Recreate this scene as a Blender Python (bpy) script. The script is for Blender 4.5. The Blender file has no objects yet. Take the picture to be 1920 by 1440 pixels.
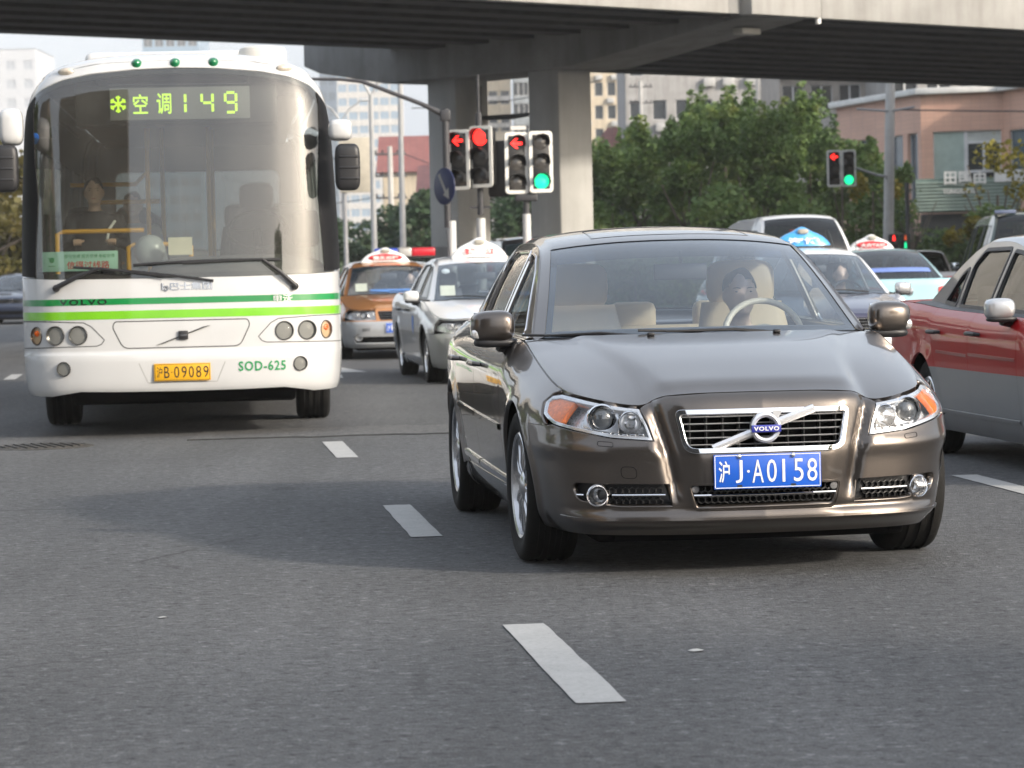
import bpy, bmesh, math, random
import numpy as np
from mathutils import Vector, Matrix
from mathutils.geometry import delaunay_2d_cdt

R = math.radians
scene = bpy.context.scene
COL = scene.collection

# ------------------------------------------------------------------ camera
FPX, CAM_H, ROLL = 5720.0, 1.276, R(1.3)
PITCH = math.atan((720 - 500) / FPX)
cam_data = bpy.data.cameras.new('camera')
cam = bpy.data.objects.new('camera', cam_data)
COL.objects.link(cam)
cam_data.sensor_width = 36.0
cam_data.lens = FPX / 1920 * 36.0
cam_data.clip_start, cam_data.clip_end = 0.1, 6000.0
_f = Vector((0, math.cos(PITCH), -math.sin(PITCH)))
_u0 = Vector((0, math.sin(PITCH), math.cos(PITCH)))
_r0 = Vector((1, 0, 0))
_r = _r0 * math.cos(ROLL) - _u0 * math.sin(ROLL)
_u = _u0 * math.cos(ROLL) + _r0 * math.sin(ROLL)
M = Matrix((_r, _u, -_f)).transposed().to_4x4()
M.translation = (0, 0, CAM_H)
cam.matrix_world = M
cam_data.dof.use_dof = True
cam_data.dof.focus_distance = 13.6
cam_data.dof.aperture_fstop = 7.5
scene.camera = cam

# ------------------------------------------------------------------ world, sun, exposure
SUN_AZ, SUN_EL = R(126.0), R(23.0)          # azimuth clockwise from +Y
world = bpy.data.worlds.new('World')
scene.world = world
world.use_nodes = True
nt = world.node_tree
bg = nt.nodes['Background']
sky = nt.nodes.new('ShaderNodeTexSky')
sky.sky_type = 'NISHITA'
sky.sun_disc = False
sky.sun_elevation, sky.sun_rotation = SUN_EL, SUN_AZ
sky.altitude, sky.air_density, sky.dust_density, sky.ozone_density = 20.0, 1.2, 6.5, 1.0
hs = nt.nodes.new('ShaderNodeHueSaturation')
hs.inputs['Saturation'].default_value = 0.62
hz = nt.nodes.new('ShaderNodeMixRGB')          # thin even white haze veil over the whole sky
hz.blend_type = 'ADD'
hz.inputs[0].default_value = 1.0
hz.inputs[2].default_value = (4.1, 4.55, 5.25, 1)
nt.links.new(sky.outputs[0], hs.inputs['Color'])
nt.links.new(hs.outputs[0], hz.inputs[1])
nt.links.new(hz.outputs[0], bg.inputs[0])
bg.inputs[1].default_value = 0.11
sun_data = bpy.data.lights.new('sun', 'SUN')
sun = bpy.data.objects.new('sun', sun_data)
COL.objects.link(sun)
sun_data.energy, sun_data.angle, sun_data.color = 2.95, R(3.2), (1.0, 0.90, 0.77)
_d = Vector((math.sin(SUN_AZ) * math.cos(SUN_EL), math.cos(SUN_AZ) * math.cos(SUN_EL), math.sin(SUN_EL)))
sun.rotation_euler = _d.to_track_quat('Z', 'Y').to_euler()
sun.location = _d * 60
vs = scene.view_settings
scene.display_settings.display_device = 'sRGB'
vs.view_transform = 'Standard'
vs.look = 'None'
vs.gamma, vs.exposure = 1.0, 0.42
vs.use_curve_mapping = False
cy = scene.cycles
cy.use_denoising = True
cy.max_bounces, cy.diffuse_bounces, cy.glossy_bounces = 10, 3, 5
cy.transmission_bounces, cy.transparent_max_bounces, cy.volume_bounces = 4, 24, 0
cy.caustics_reflective = cy.caustics_refractive = False
cy.sample_clamp_indirect = 6.0

# ------------------------------------------------------------------ materials
MATS = {}
def _new(name):
    m = bpy.data.materials.new(name)
    m.use_nodes = True
    b = m.node_tree.nodes['Principled BSDF']
    return m, m.node_tree, b
def _coord(t, scale):
    tc = t.nodes.new('ShaderNodeTexCoord')
    mp = t.nodes.new('ShaderNodeMapping')
    mp.inputs['Scale'].default_value = scale if hasattr(scale, '__len__') else (scale,) * 3
    t.links.new(tc.outputs['Object'], mp.inputs[0])
    return mp.outputs[0]
def _noise(t, vec, scale, detail=4, rough=.55):
    n = t.nodes.new('ShaderNodeTexNoise')
    n.inputs['Scale'].default_value, n.inputs['Detail'].default_value, n.inputs['Roughness'].default_value = scale, detail, rough
    t.links.new(vec, n.inputs['Vector'])
    return n.outputs['Fac']
def _ramp(t, fac, stops):
    r = t.nodes.new('ShaderNodeValToRGB')
    els = r.color_ramp.elements
    while len(els) < len(stops): els.new(0.5)
    for e, (p, c) in zip(els, stops):
        e.position = p
        e.color = c if len(c) == 4 else (*c, 1)
    t.links.new(fac, r.inputs[0])
    return r.outputs[0]
def _mix(t, fac, a, b, mode='MIX'):
    m = t.nodes.new('ShaderNodeMixRGB')
    m.blend_type = mode
    for i, v in ((0, fac), (1, a), (2, b)):
        if hasattr(v, 'is_output'): t.links.new(v, m.inputs[i])
        elif i == 0: m.inputs[0].default_value = v
        else: m.inputs[i].default_value = (*v, 1)
    return m.outputs[0]
def _math(t, op, a, b=0.0, clamp=False):
    """math node; the last node added is this one"""
    m = t.nodes.new('ShaderNodeMath')
    m.operation, m.use_clamp = op, clamp
    for i, v in ((0, a), (1, b)):
        if hasattr(v, 'is_output'): t.links.new(v, m.inputs[i])
        else: m.inputs[i].default_value = v
    return m.outputs[0]
def _bump(t, b, h, strength, dist):
    n = t.nodes.new('ShaderNodeBump')
    n.inputs['Strength'].default_value, n.inputs['Distance'].default_value = strength, dist
    t.links.new(h, n.inputs['Height'])
    t.links.new(n.outputs[0], b.inputs['Normal'])
def pm(name, col, rough=.5, metal=0., coat=0., var=.12, vscale=3., bump=0., bscale=60., spec=.5, emit=None, estr=0., crough=.03, dirt=0., streak=0.):
    """principled material with slight mottling, optional fine relief and grime"""
    if name in MATS: return MATS[name]
    m, t, b = _new(name)
    v = _coord(t, 1.0)
    n = _noise(t, v, vscale, 5)
    c0 = tuple(max(0, x * (1 - var)) for x in col)
    c1 = tuple(min(1, x * (1 + var)) for x in col)
    c = _ramp(t, n, [(.3, c0), (.7, c1)])
    if dirt:
        dn = _noise(t, v, 1.3, 8, .7)
        c = _mix(t, _math(t, 'MULTIPLY', _ramp(t, dn, [(.45, (0, 0, 0)), (.75, (1, 1, 1))]), dirt), c, (.09, .08, .065))
    if streak:                                            # rain streaks running down
        sn = _noise(t, _coord(t, (2.6, 2.6, .16)), 1.0, 6, .65)
        c = _mix(t, streak, c, _ramp(t, sn, [(.36, (.62, .60, .57)), (.55, (1., 1., 1.)), (.75, (1.1, 1.1, 1.1))]), 'MULTIPLY')
    t.links.new(c, b.inputs['Base Color'])
    b.inputs['Roughness'].default_value = rough
    if var and rough > .05:
        rr = _math(t, 'MULTIPLY_ADD', _noise(t, v, vscale * 4, 3), rough * .3)
        t.nodes[-1].inputs[2].default_value = rough * .85
        t.links.new(rr, b.inputs['Roughness'])
    b.inputs['Metallic'].default_value = metal
    b.inputs['Coat Weight'].default_value = coat
    b.inputs['Coat Roughness'].default_value = crough
    b.inputs['Specular IOR Level'].default_value = spec
    if bump: _bump(t, b, _noise(t, v, bscale, 4), bump, .01)
    if emit:
        b.inputs['Emission Color'].default_value = (*emit, 1)
        b.inputs['Emission Strength'].default_value = estr
    MATS[name] = m
    return m
def glass(name, tint=(.75, .82, .80), ior=1.5, boost=1.0, veil=0.0, vcol=(.5, .5, .48)):
    """thin pane: fresnel reflection over a tinted see-through, with a diffuse veil for dust and painted sheen"""
    if name in MATS: return MATS[name]
    m, t, b = _new(name)
    t.nodes.remove(b)
    out = t.nodes['Material Output']
    fr = t.nodes.new('ShaderNodeFresnel')
    ge = t.nodes.new('ShaderNodeNewGeometry')          # same reflection from either side of the pane
    t.links.new(_math(t, 'MULTIPLY_ADD', ge.outputs['Backfacing'], 1 / ior - ior), fr.inputs[0])
    t.nodes[-1].inputs[2].default_value = ior
    tr = t.nodes.new('ShaderNodeBsdfTransparent'); tr.inputs[0].default_value = (*tint, 1)
    gl = t.nodes.new('ShaderNodeBsdfGlossy'); gl.inputs['Roughness'].default_value = .015
    mx = t.nodes.new('ShaderNodeMixShader')
    f = _math(t, 'MULTIPLY', fr.outputs[0], boost, True)
    t.links.new(f, mx.inputs[0]); t.links.new(tr.outputs[0], mx.inputs[1]); t.links.new(gl.outputs[0], mx.inputs[2])
    last = mx.outputs[0]
    if veil:
        df = t.nodes.new('ShaderNodeBsdfDiffuse'); df.inputs[0].default_value = (*vcol, 1)
        m2 = t.nodes.new('ShaderNodeMixShader')
        n = _noise(t, _coord(t, 1.0), 2.5, 6, .6)
        t.links.new(_math(t, 'MULTIPLY', n, veil * 2, True), m2.inputs[0])
        t.links.new(last, m2.inputs[1]); t.links.new(df.outputs[0], m2.inputs[2])
        last = m2.outputs[0]
    t.links.new(last, out.inputs[0])
    MATS[name] = m
    return m
def emis(name, col, strength, dim=None):
    return pm(name, dim or col, .35, var=0, emit=col, estr=strength)

def paint(name, col, metal=0., flake=0.):
    """car paint: base coat with fine flake variation under clear coat"""
    if name in MATS: return MATS[name]
    m, t, b = _new(name)
    v = _coord(t, 1.0)
    n = _noise(t, v, 900, 2)
    big = _noise(t, v, 1.6, 5, .65)
    c = _ramp(t, n, [(.35, tuple(x * (1 - .25 * flake) for x in col)), (.65, tuple(min(1, x * (1 + .3 * flake)) for x in col))])
    c = _mix(t, _math(t, 'MULTIPLY', _ramp(t, big, [(.5, (0, 0, 0)), (.8, (1, 1, 1))]), .10), c, (.12, .105, .085))
    t.links.new(c, b.inputs['Base Color'])
    b.inputs['Metallic'].default_value = metal
    b.inputs['Roughness'].default_value = .30 if metal else .42
    b.inputs['Coat Weight'].default_value = 1.0
    cr = _ramp(t, big, [(.4, (.012,) * 3), (.75, (.05,) * 3)])
    t.links.new(cr, b.inputs['Coat Roughness'])
    MATS[name] = m
    return m

# ------------------------------------------------------------------ geometry helpers
def link(o, parent=None):
    COL.objects.link(o)
    if parent is not None: o.parent = parent
    return o
def mk(name, verts, faces, mat, parent=None, smooth=True, ang=35, normals=None):
    me = bpy.data.meshes.new(name)
    me.from_pydata([tuple(v) for v in verts], [], [tuple(f) for f in faces])
    me.update()
    if smooth:
        me.polygons.foreach_set('use_smooth', [True] * len(me.polygons))
        if normals is not None:
            me.normals_split_custom_set_from_vertices([tuple(n) for n in normals])
        elif ang < 180:
            me.set_sharp_from_angle(angle=R(ang))
    if mat is not None: me.materials.append(mat)
    return link(bpy.data.objects.new(name, me), parent)
def thing(name, label, cat, loc=(0, 0, 0), rz=0., group=None):
    o = bpy.data.objects.new(name, None)
    o.empty_display_size = .2
    COL.objects.link(o)
    o.location, o.rotation_euler = loc, (0, 0, rz)
    tag(o, label, cat, group)
    return o
def tag(o, label, cat, group=None, kind=None):
    if label: o['label'] = label
    if cat: o['category'] = cat
    if group: o['group'] = group
    if kind: o['kind'] = kind
    return o
def structure(o, label=None):
    o['kind'] = 'structure'
    if label: o['label'] = label
    return o
def copy_tree(o, parent=None):
    c = o.copy()
    COL.objects.link(c)
    c.parent = parent
    for ch in [x for x in o.children]:
        copy_tree(ch, c)
    return c

class MB:
    """collects simple solids into one mesh"""
    def __init__(s): s.v, s.f = [], []
    def add(s, v, f):
        k = len(s.v)
        s.v += [tuple(p) for p in v]
        s.f += [tuple(i + k for i in q) for q in f]
        return s
    def box(s, c, d, rz=0., rx=0., ry=0.):
        cx, cyy, cz = c
        hx, hy, hz_ = d[0] / 2, d[1] / 2, d[2] / 2
        P = [Vector((x, y, z)) for z in (-hz_, hz_) for y in (-hy, hy) for x in (-hx, hx)]
        if rx or ry or rz:
            m = Matrix.Rotation(rz, 3, 'Z') @ Matrix.Rotation(ry, 3, 'Y') @ Matrix.Rotation(rx, 3, 'X')
            P = [m @ p for p in P]
        P = [(p.x + cx, p.y + cyy, p.z + cz) for p in P]
        return s.add(P, [(0, 2, 3, 1), (4, 5, 7, 6), (0, 1, 5, 4), (2, 6, 7, 3), (0, 4, 6, 2), (1, 3, 7, 5)])
    def tube(s, pts, r, n=10, cap=True, up=(0, 0, 1)):
        pts = [Vector(p) for p in pts]
        rs = r if hasattr(r, '__len__') else [r] * len(pts)
        ring = []
        k0 = len(s.v)
        pa = None
        for i, p in enumerate(pts):
            d = (pts[min(i + 1, len(pts) - 1)] - pts[max(i - 1, 0)]).normalized()
            if pa is None:
                a = Vector(up)
                if abs(d.dot(a)) > .95: a = Vector((1, 0, 0))
                a = (a - d * a.dot(d)).normalized()
            else:
                a = (pa - d * pa.dot(d)).normalized()
            pa = a
            b = d.cross(a)
            for j in range(n):
                t = 2 * math.pi * j / n
                q = p + (a * math.cos(t) + b * math.sin(t)) * rs[i]
                s.v.append(tuple(q))
        for i in range(len(pts) - 1):
            for j in range(n):
                a0, a1 = k0 + i * n + j, k0 + i * n + (j + 1) % n
                s.f.append((a0, a1, a1 + n, a0 + n))
        if cap:
            s.f.append(tuple(k0 + j for j in range(n))[::-1])
            e = k0 + (len(pts) - 1) * n
            s.f.append(tuple(e + j for j in range(n)))
        return s
    def lathe(s, prof, n=24, axis='Z', c=(0, 0, 0), closed=False, cap=False):
        """prof: (radius, height) pairs"""
        k0 = len(s.v)
        for rr, h in prof:
            for j in range(n):
                t = 2 * math.pi * j / n
                a, b = rr * math.cos(t), rr * math.sin(t)
                p = {'Z': (a, b, h), 'Y': (a, h, b), 'X': (h, a, b)}[axis]
                s.v.append((p[0] + c[0], p[1] + c[1], p[2] + c[2]))
        m = len(prof)
        for i in range(m if closed else m - 1):
            for j in range(n):
                a0, a1 = k0 + i * n + j, k0 + i * n + (j + 1) % n
                b0, b1 = k0 + ((i + 1) % m) * n + j, k0 + ((i + 1) % m) * n + (j + 1) % n
                q = (a0, a1, b1, b0)
                s.f.append(q if axis != 'Y' else q[::-1])
        if cap and not closed:
            if prof[0][0] > 1e-4: s.f.append(tuple(k0 + j for j in range(n))[::-1])
            if prof[-1][0] > 1e-4: s.f.append(tuple(k0 + (m - 1) * n + j for j in range(n)))
        return s
    def prism(s, poly, h0, h1, axis='Y'):
        """polygon (a,b) extruded between h0 and h1 along axis"""
        n = len(poly)
        def P(a, b, h): return {'Y': (a, h, b), 'Z': (a, b, h), 'X': (h, a, b)}[axis]
        k = len(s.v)
        s.v += [P(a, b, h0) for a, b in poly] + [P(a, b, h1) for a, b in poly]
        s.f.append(tuple(k + i for i in range(n)))
        s.f.append(tuple(k + n + i for i in range(n))[::-1])
        for i in range(n):
            j = (i + 1) % n
            s.f.append((k + i, k + n + i, k + n + j, k + j))
        return s
    def ell(s, c, r, nu=16, nv=10, e=1.0):
        """ellipsoid / superellipsoid (e<1 boxier)"""
        def sg(x): return math.copysign(abs(x) ** e, x)
        k = len(s.v)
        for i in range(nv + 1):
            ph = -math.pi / 2 + math.pi * i / nv
            for j in range(nu):
                t = 2 * math.pi * j / nu
                s.v.append((c[0] + r[0] * sg(math.cos(ph)) * sg(math.cos(t)), c[1] + r[1] * sg(math.cos(ph)) * sg(math.sin(t)), c[2] + r[2] * sg(math.sin(ph))))
        for i in range(nv):
            for j in range(nu):
                a = k + i * nu + j
                b = k + i * nu + (j + 1) % nu
                s.f.append((a, b, b + nu, a + nu))
        return s
    def quad(s, a, b, c, d): return s.add([a, b, c, d], [(0, 1, 2, 3)])
    def build(s, name, mat, parent=None, smooth=True, ang=35, bevel=0., seg=2):
        o = mk(name, s.v, s.f, mat, parent, smooth, ang)
        me = o.data
        bm = bmesh.new(); bm.from_mesh(me)
        bmesh.ops.remove_doubles(bm, verts=bm.verts, dist=1e-6)
        bmesh.ops.recalc_face_normals(bm, faces=bm.faces)
        if bevel:
            es = [e for e in bm.edges if len(e.link_faces) == 2 and e.calc_face_angle(0) > R(30)]
            bmesh.ops.bevel(bm, geom=es, offset=bevel, segments=seg, affect='EDGES', profile=.5, clamp_overlap=True)
        bm.to_mesh(me); bm.free()
        if smooth:
            me.polygons.foreach_set('use_smooth', [True] * len(me.polygons))
            me.set_sharp_from_angle(angle=R(ang if not bevel else 50))
        return o
def rbox(name, c, d, mat, parent=None, bevel=.01, rz=0., rx=0., ry=0., seg=2):
    return MB().box(c, d, rz, rx, ry).build(name, mat, parent, bevel=bevel, seg=seg)

def grid(name, P, mat, parent=None, flip=False, ang=180, closed_u=False):
    """P: array [nu, nv, 3] -> smooth quad sheet"""
    P = np.asarray(P, float)
    nu, nv = P.shape[:2]
    f = []
    for i in range(nu if closed_u else nu - 1):
        for j in range(nv - 1):
            a, b = i * nv + j, ((i + 1) % nu) * nv + j
            q = (a, b, b + 1, a + 1)
            f.append(q[::-1] if flip else q)
    return mk(name, P.reshape(-1, 3), f, mat, parent, True, ang)

def pch(pts):
    """monotone cubic interpolation through (x, y) points"""
    x = np.array([p[0] for p in pts], float); y = np.array([p[1] for p in pts], float)
    h = np.diff(x); d = np.diff(y) / h
    m = np.zeros_like(y)
    m[0], m[-1] = d[0], d[-1]
    for i in range(1, len(x) - 1):
        m[i] = 0 if d[i - 1] * d[i] <= 0 else 2 * d[i - 1] * d[i] / (d[i - 1] + d[i])
    def f(q):
        q = np.clip(np.asarray(q, float), x[0], x[-1])
        i = np.clip(np.searchsorted(x, q, side='right') - 1, 0, len(x) - 2)
        t = (q - x[i]) / h[i]
        return ((2 * t**3 - 3 * t**2 + 1) * y[i] + (t**3 - 2 * t**2 + t) * h[i] * m[i] + (-2 * t**3 + 3 * t**2) * y[i + 1] + (t**3 - t**2) * h[i] * m[i + 1])
    return f
def catmull(pts, per=16, closed=False):
    P = np.array(pts, float)
    n = len(P)
    out = []
    rng = range(n if closed else n - 1)
    for i in rng:
        if closed: p0, p1, p2, p3 = P[(i - 1) % n], P[i], P[(i + 1) % n], P[(i + 2) % n]
        else:
            p1, p2 = P[i], P[i + 1]
            p0 = P[i - 1] if i > 0 else 2 * p1 - p2
            p3 = P[i + 2] if i + 2 < n else 2 * p2 - p1
        d0, d1, d2 = [max(1e-6, np.linalg.norm(b - a) ** .5) for a, b in ((p0, p1), (p1, p2), (p2, p3))]
        m1 = ((p1 - p0) / d0 - (p2 - p0) / (d0 + d1) + (p2 - p1) / d1) * d1
        m2 = ((p2 - p1) / d1 - (p3 - p1) / (d1 + d2) + (p3 - p2) / d2) * d1
        for k in range(per):
            t = k / per
            out.append((2 * t**3 - 3 * t**2 + 1) * p1 + (t**3 - 2 * t**2 + t) * m1 + (-2 * t**3 + 3 * t**2) * p2 + (t**3 - t**2) * m2)
    if not closed: out.append(P[-1])
    return np.array(out)
def sstep(a, b, x):
    t = np.clip((np.asarray(x, float) - a) / (b - a), 0, 1)
    return t * t * (3 - 2 * t)
def rounded(poly, r=.02, n=5):
    """polygon with rounded corners (r number or per-corner list)"""
    out = []
    m = len(poly)
    for i in range(m):
        p0, p, p1 = [Vector(q) for q in (poly[i - 1], poly[i], poly[(i + 1) % m])]
        rr = r[i] if hasattr(r, '__len__') else r
        a, b = p0 - p, p1 - p
        k = min(rr, a.length * .48, b.length * .48)
        if k < 1e-4: out.append(tuple(p)); continue
        A, B = p + a.normalized() * k, p + b.normalized() * k
        for j in range(n + 1):
            t = j / n
            out.append(tuple(A * (1 - t)**2 + p * 2 * t * (1 - t) + B * t * t))
    return out
def inset(poly, d):
    """offset a polygon inwards by d (either winding)"""
    P = np.array(poly, float)
    area = .5 * np.sum(P[:, 0] * np.roll(P[:, 1], -1) - np.roll(P[:, 0], -1) * P[:, 1])
    sgn = 1 if area > 0 else -1
    out = []
    n = len(P)
    for i in range(n):
        a, b = P[i] - P[i - 1], P[(i + 1) % n] - P[i]
        a, b = a / max(1e-9, np.linalg.norm(a)), b / max(1e-9, np.linalg.norm(b))
        na, nb = np.array([-a[1], a[0]]) * sgn, np.array([-b[1], b[0]]) * sgn
        v = na + nb
        l = max(.35, np.dot(v, v) / 2)
        out.append(tuple(P[i] + v / l * d / 1.0 * (1 if l >= 1 else 1)))
    return out
def pip(poly, q):
    P = np.array(poly, float)
    x, y = q[:, 0], q[:, 1]
    ins = np.zeros(len(q), bool)
    x0, y0 = P[:, 0], P[:, 1]
    x1, y1 = np.roll(x0, -1), np.roll(y0, -1)
    for a, b, c, d in zip(x0, y0, x1, y1):
        if b == d: continue
        hit = ((b > y) != (d > y)) & (x < (c - a) * (y - b) / (d - b) + a)
        ins ^= hit
    return ins
def densify(poly, seg, closed=True):
    out = []
    n = len(poly)
    for i in range(n if closed else n - 1):
        a, b = np.array(poly[i], float), np.array(poly[(i + 1) % n], float)
        k = max(1, int(math.ceil(np.linalg.norm(b - a) / seg)))
        for j in range(k): out.append(a + (b - a) * j / k)
    if not closed: out.append(np.array(poly[-1], float))
    return np.array(out)
def panel(name, outer, fn, mat, parent=None, holes=(), res=.05, seg=.03, flange=.012, hflange=None, sgn=1, lift=0.):
    """sheet cut to a 2D outline (with holes) and laid on the surface fn(u,v); edges turn inwards"""
    loops = [densify(outer, seg)] + [densify(h, seg) for h in holes]
    V, E, k = [], [], 0
    for L in loops:
        n = len(L)
        V += [tuple(p) for p in L]
        E += [(k + i, k + (i + 1) % n) for i in range(n)]
        k += n
    B = np.array(V)
    lo, hi = loops[0].min(0), loops[0].max(0)
    rs = res if hasattr(res, '__len__') else (res, res)
    gx, gy = np.meshgrid(np.arange(lo[0] + rs[0] / 2, hi[0], rs[0]), np.arange(lo[1] + rs[1] / 2, hi[1], rs[1]))
    G = np.c_[gx.ravel(), gy.ravel()]
    if len(G):
        ok = pip(loops[0], G)
        for h in loops[1:]: ok &= ~pip(h, G)
        G = G[ok]
        if len(G):
            S = np.array([1 / rs[0], 1 / rs[1]])
            dm = np.array([np.min(((B - g) * S)**2 @ np.ones(2)) for g in G])
            G = G[dm > .2]
        V += [tuple(p) for p in G]
    v2, e2, f2, *_ = delaunay_2d_cdt([Vector(p) for p in V], E, [], 0, 1e-7)
    Q = np.array([(p.x, p.y) for p in v2])
    T = np.array([f for f in f2 if len(f) == 3])
    cen = Q[T].mean(1)
    ok = pip(loops[0], cen)
    for h in loops[1:]: ok &= ~pip(h, cen)
    T = T[ok]
    def pos(U): return np.asarray(fn(U[:, 0], U[:, 1]), float)
    def nor(U):
        e = 2e-3
        a = pos(U + [e, 0]) - pos(U - [e, 0]); b = pos(U + [0, e]) - pos(U - [0, e])
        n = np.cross(a, b) * sgn
        return n / np.maximum(1e-12, np.linalg.norm(n, axis=1))[:, None]
    N = nor(Q)
    P = pos(Q) + N * lift
    g = np.cross(P[T[:, 1]] - P[T[:, 0]], P[T[:, 2]] - P[T[:, 0]])
    fl = (g * N[T].mean(1)).sum(1) < 0
    T[fl] = T[fl][:, ::-1]
    verts, norms, faces = [tuple(p) for p in P], [tuple(n) for n in N], [tuple(int(i) for i in t) for t in T]
    used = set(T.ravel())
    for li, L in enumerate(loops):
        fd = flange if li == 0 else (flange if hflange is None else hflange)
        if not fd: continue
        Nn = nor(L); Pp = pos(L) + Nn * lift
        n = len(L)
        k = len(verts)
        tang = np.roll(Pp, -1, 0) - np.roll(Pp, 1, 0)
        side = np.cross(tang, Nn); side /= np.maximum(1e-12, np.linalg.norm(side, axis=1))[:, None]
        ar = .5 * np.sum(L[:, 0] * np.roll(L[:, 1], -1) - np.roll(L[:, 0], -1) * L[:, 1])
        side *= (1 if ar * sgn > 0 else -1) * (1 if li == 0 else -1)
        b = min(fd * .35, .004)
        mid = Pp + side * b * .6 - Nn * b
        verts += [tuple(p) for p in Pp] + [tuple(p) for p in mid] + [tuple(p) for p in (mid - Nn * fd)]
        norms += [tuple(q) for q in Nn] + [tuple(q) for q in (side * .8 + Nn * .6)] + [tuple(q) for q in side]
        for i in range(n):
            j = (i + 1) % n
            for r0 in (0, n):
                q = (k + r0 + i, k + r0 + j, k + r0 + n + j, k + r0 + n + i)
                gn = np.cross(np.array(verts[q[1]]) - verts[q[0]], np.array(verts[q[3]]) - verts[q[0]])
                if np.dot(gn, side[i] + Nn[i] * .3) < 0: q = q[::-1]
                faces.append(q)
    return mk(name, verts, faces, mat, parent, True, 180, normals=norms)
def ribbon(name, pts, fn, width, mat, parent=None, lift=.002, closed=False, thick=.004, seg=.03):
    """raised strip following a 2D polyline on surface fn(u,v)"""
    L = densify(pts, seg, closed)
    e = 2e-3
    P = np.asarray(fn(L[:, 0], L[:, 1]))
    a = np.asarray(fn(L[:, 0] + e, L[:, 1])) - np.asarray(fn(L[:, 0] - e, L[:, 1]))
    b = np.asarray(fn(L[:, 0], L[:, 1] + e)) - np.asarray(fn(L[:, 0], L[:, 1] - e))
    N = np.cross(a, b); N /= np.maximum(1e-12, np.linalg.norm(N, axis=1))[:, None]
    T = np.roll(P, -1, 0) - np.roll(P, 1, 0)
    if not closed: T[0], T[-1] = P[1] - P[0], P[-1] - P[-2]
    T /= np.maximum(1e-12, np.linalg.norm(T, axis=1))[:, None]
    S = np.cross(N, T)
    w = width / 2
    rows = [P - S * w + N * (lift - thick), P - S * w * .8 + N * lift, P + S * w * .8 + N * lift, P + S * w + N * (lift - thick)]
    return grid(name, np.stack(rows, 1), mat, parent, ang=60, closed_u=closed)

# ---- text meshes
_TX = {}
def text(name, s, w, h, mat, parent, place, depth=.002, bold=.0, spacing=1.0):
    """lettering fitted to a w x h rectangle; place(u, v, d) maps centred coords to local 3D"""
    key = (s, bold, spacing)
    if key not in _TX:
        c = bpy.data.curves.new('lettering', 'FONT')
        c.body, c.offset, c.space_character, c.resolution_u = s, bold, spacing, 3
        c.fill_mode = 'FRONT'
        c.dimensions = '2D'
        o = bpy.data.objects.new('lettering', c)
        me = bpy.data.meshes.new_from_object(o)
        V = np.array([v.co[:2] for v in me.vertices]); F = [tuple(p.vertices) for p in me.polygons]
        bpy.data.objects.remove(o); bpy.data.curves.remove(c); bpy.data.meshes.remove(me)
        lo, hi = V.min(0), V.max(0)
        _TX[key] = ((V - (lo + hi) / 2) / (hi - lo), F)
    V, F = _TX[key]
    P = np.asarray(place(V[:, 0] * w, V[:, 1] * h, np.full(len(V), depth)), float)
    o = mk(name, P, F, mat, parent, False)
    return o
def flat(o, ax, up, nrm=None):
    """placer on a plane: origin o, right vector ax, up vector up"""
    o, ax, up = np.array(o, float), np.array(ax, float), np.array(up, float)
    n = np.cross(ax, up) if nrm is None else np.array(nrm, float)
    n = n / np.linalg.norm(n)
    def f(u, v, d): return o + np.outer(u, ax) + np.outer(v, up) + np.outer(d, n)
    return f
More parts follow.
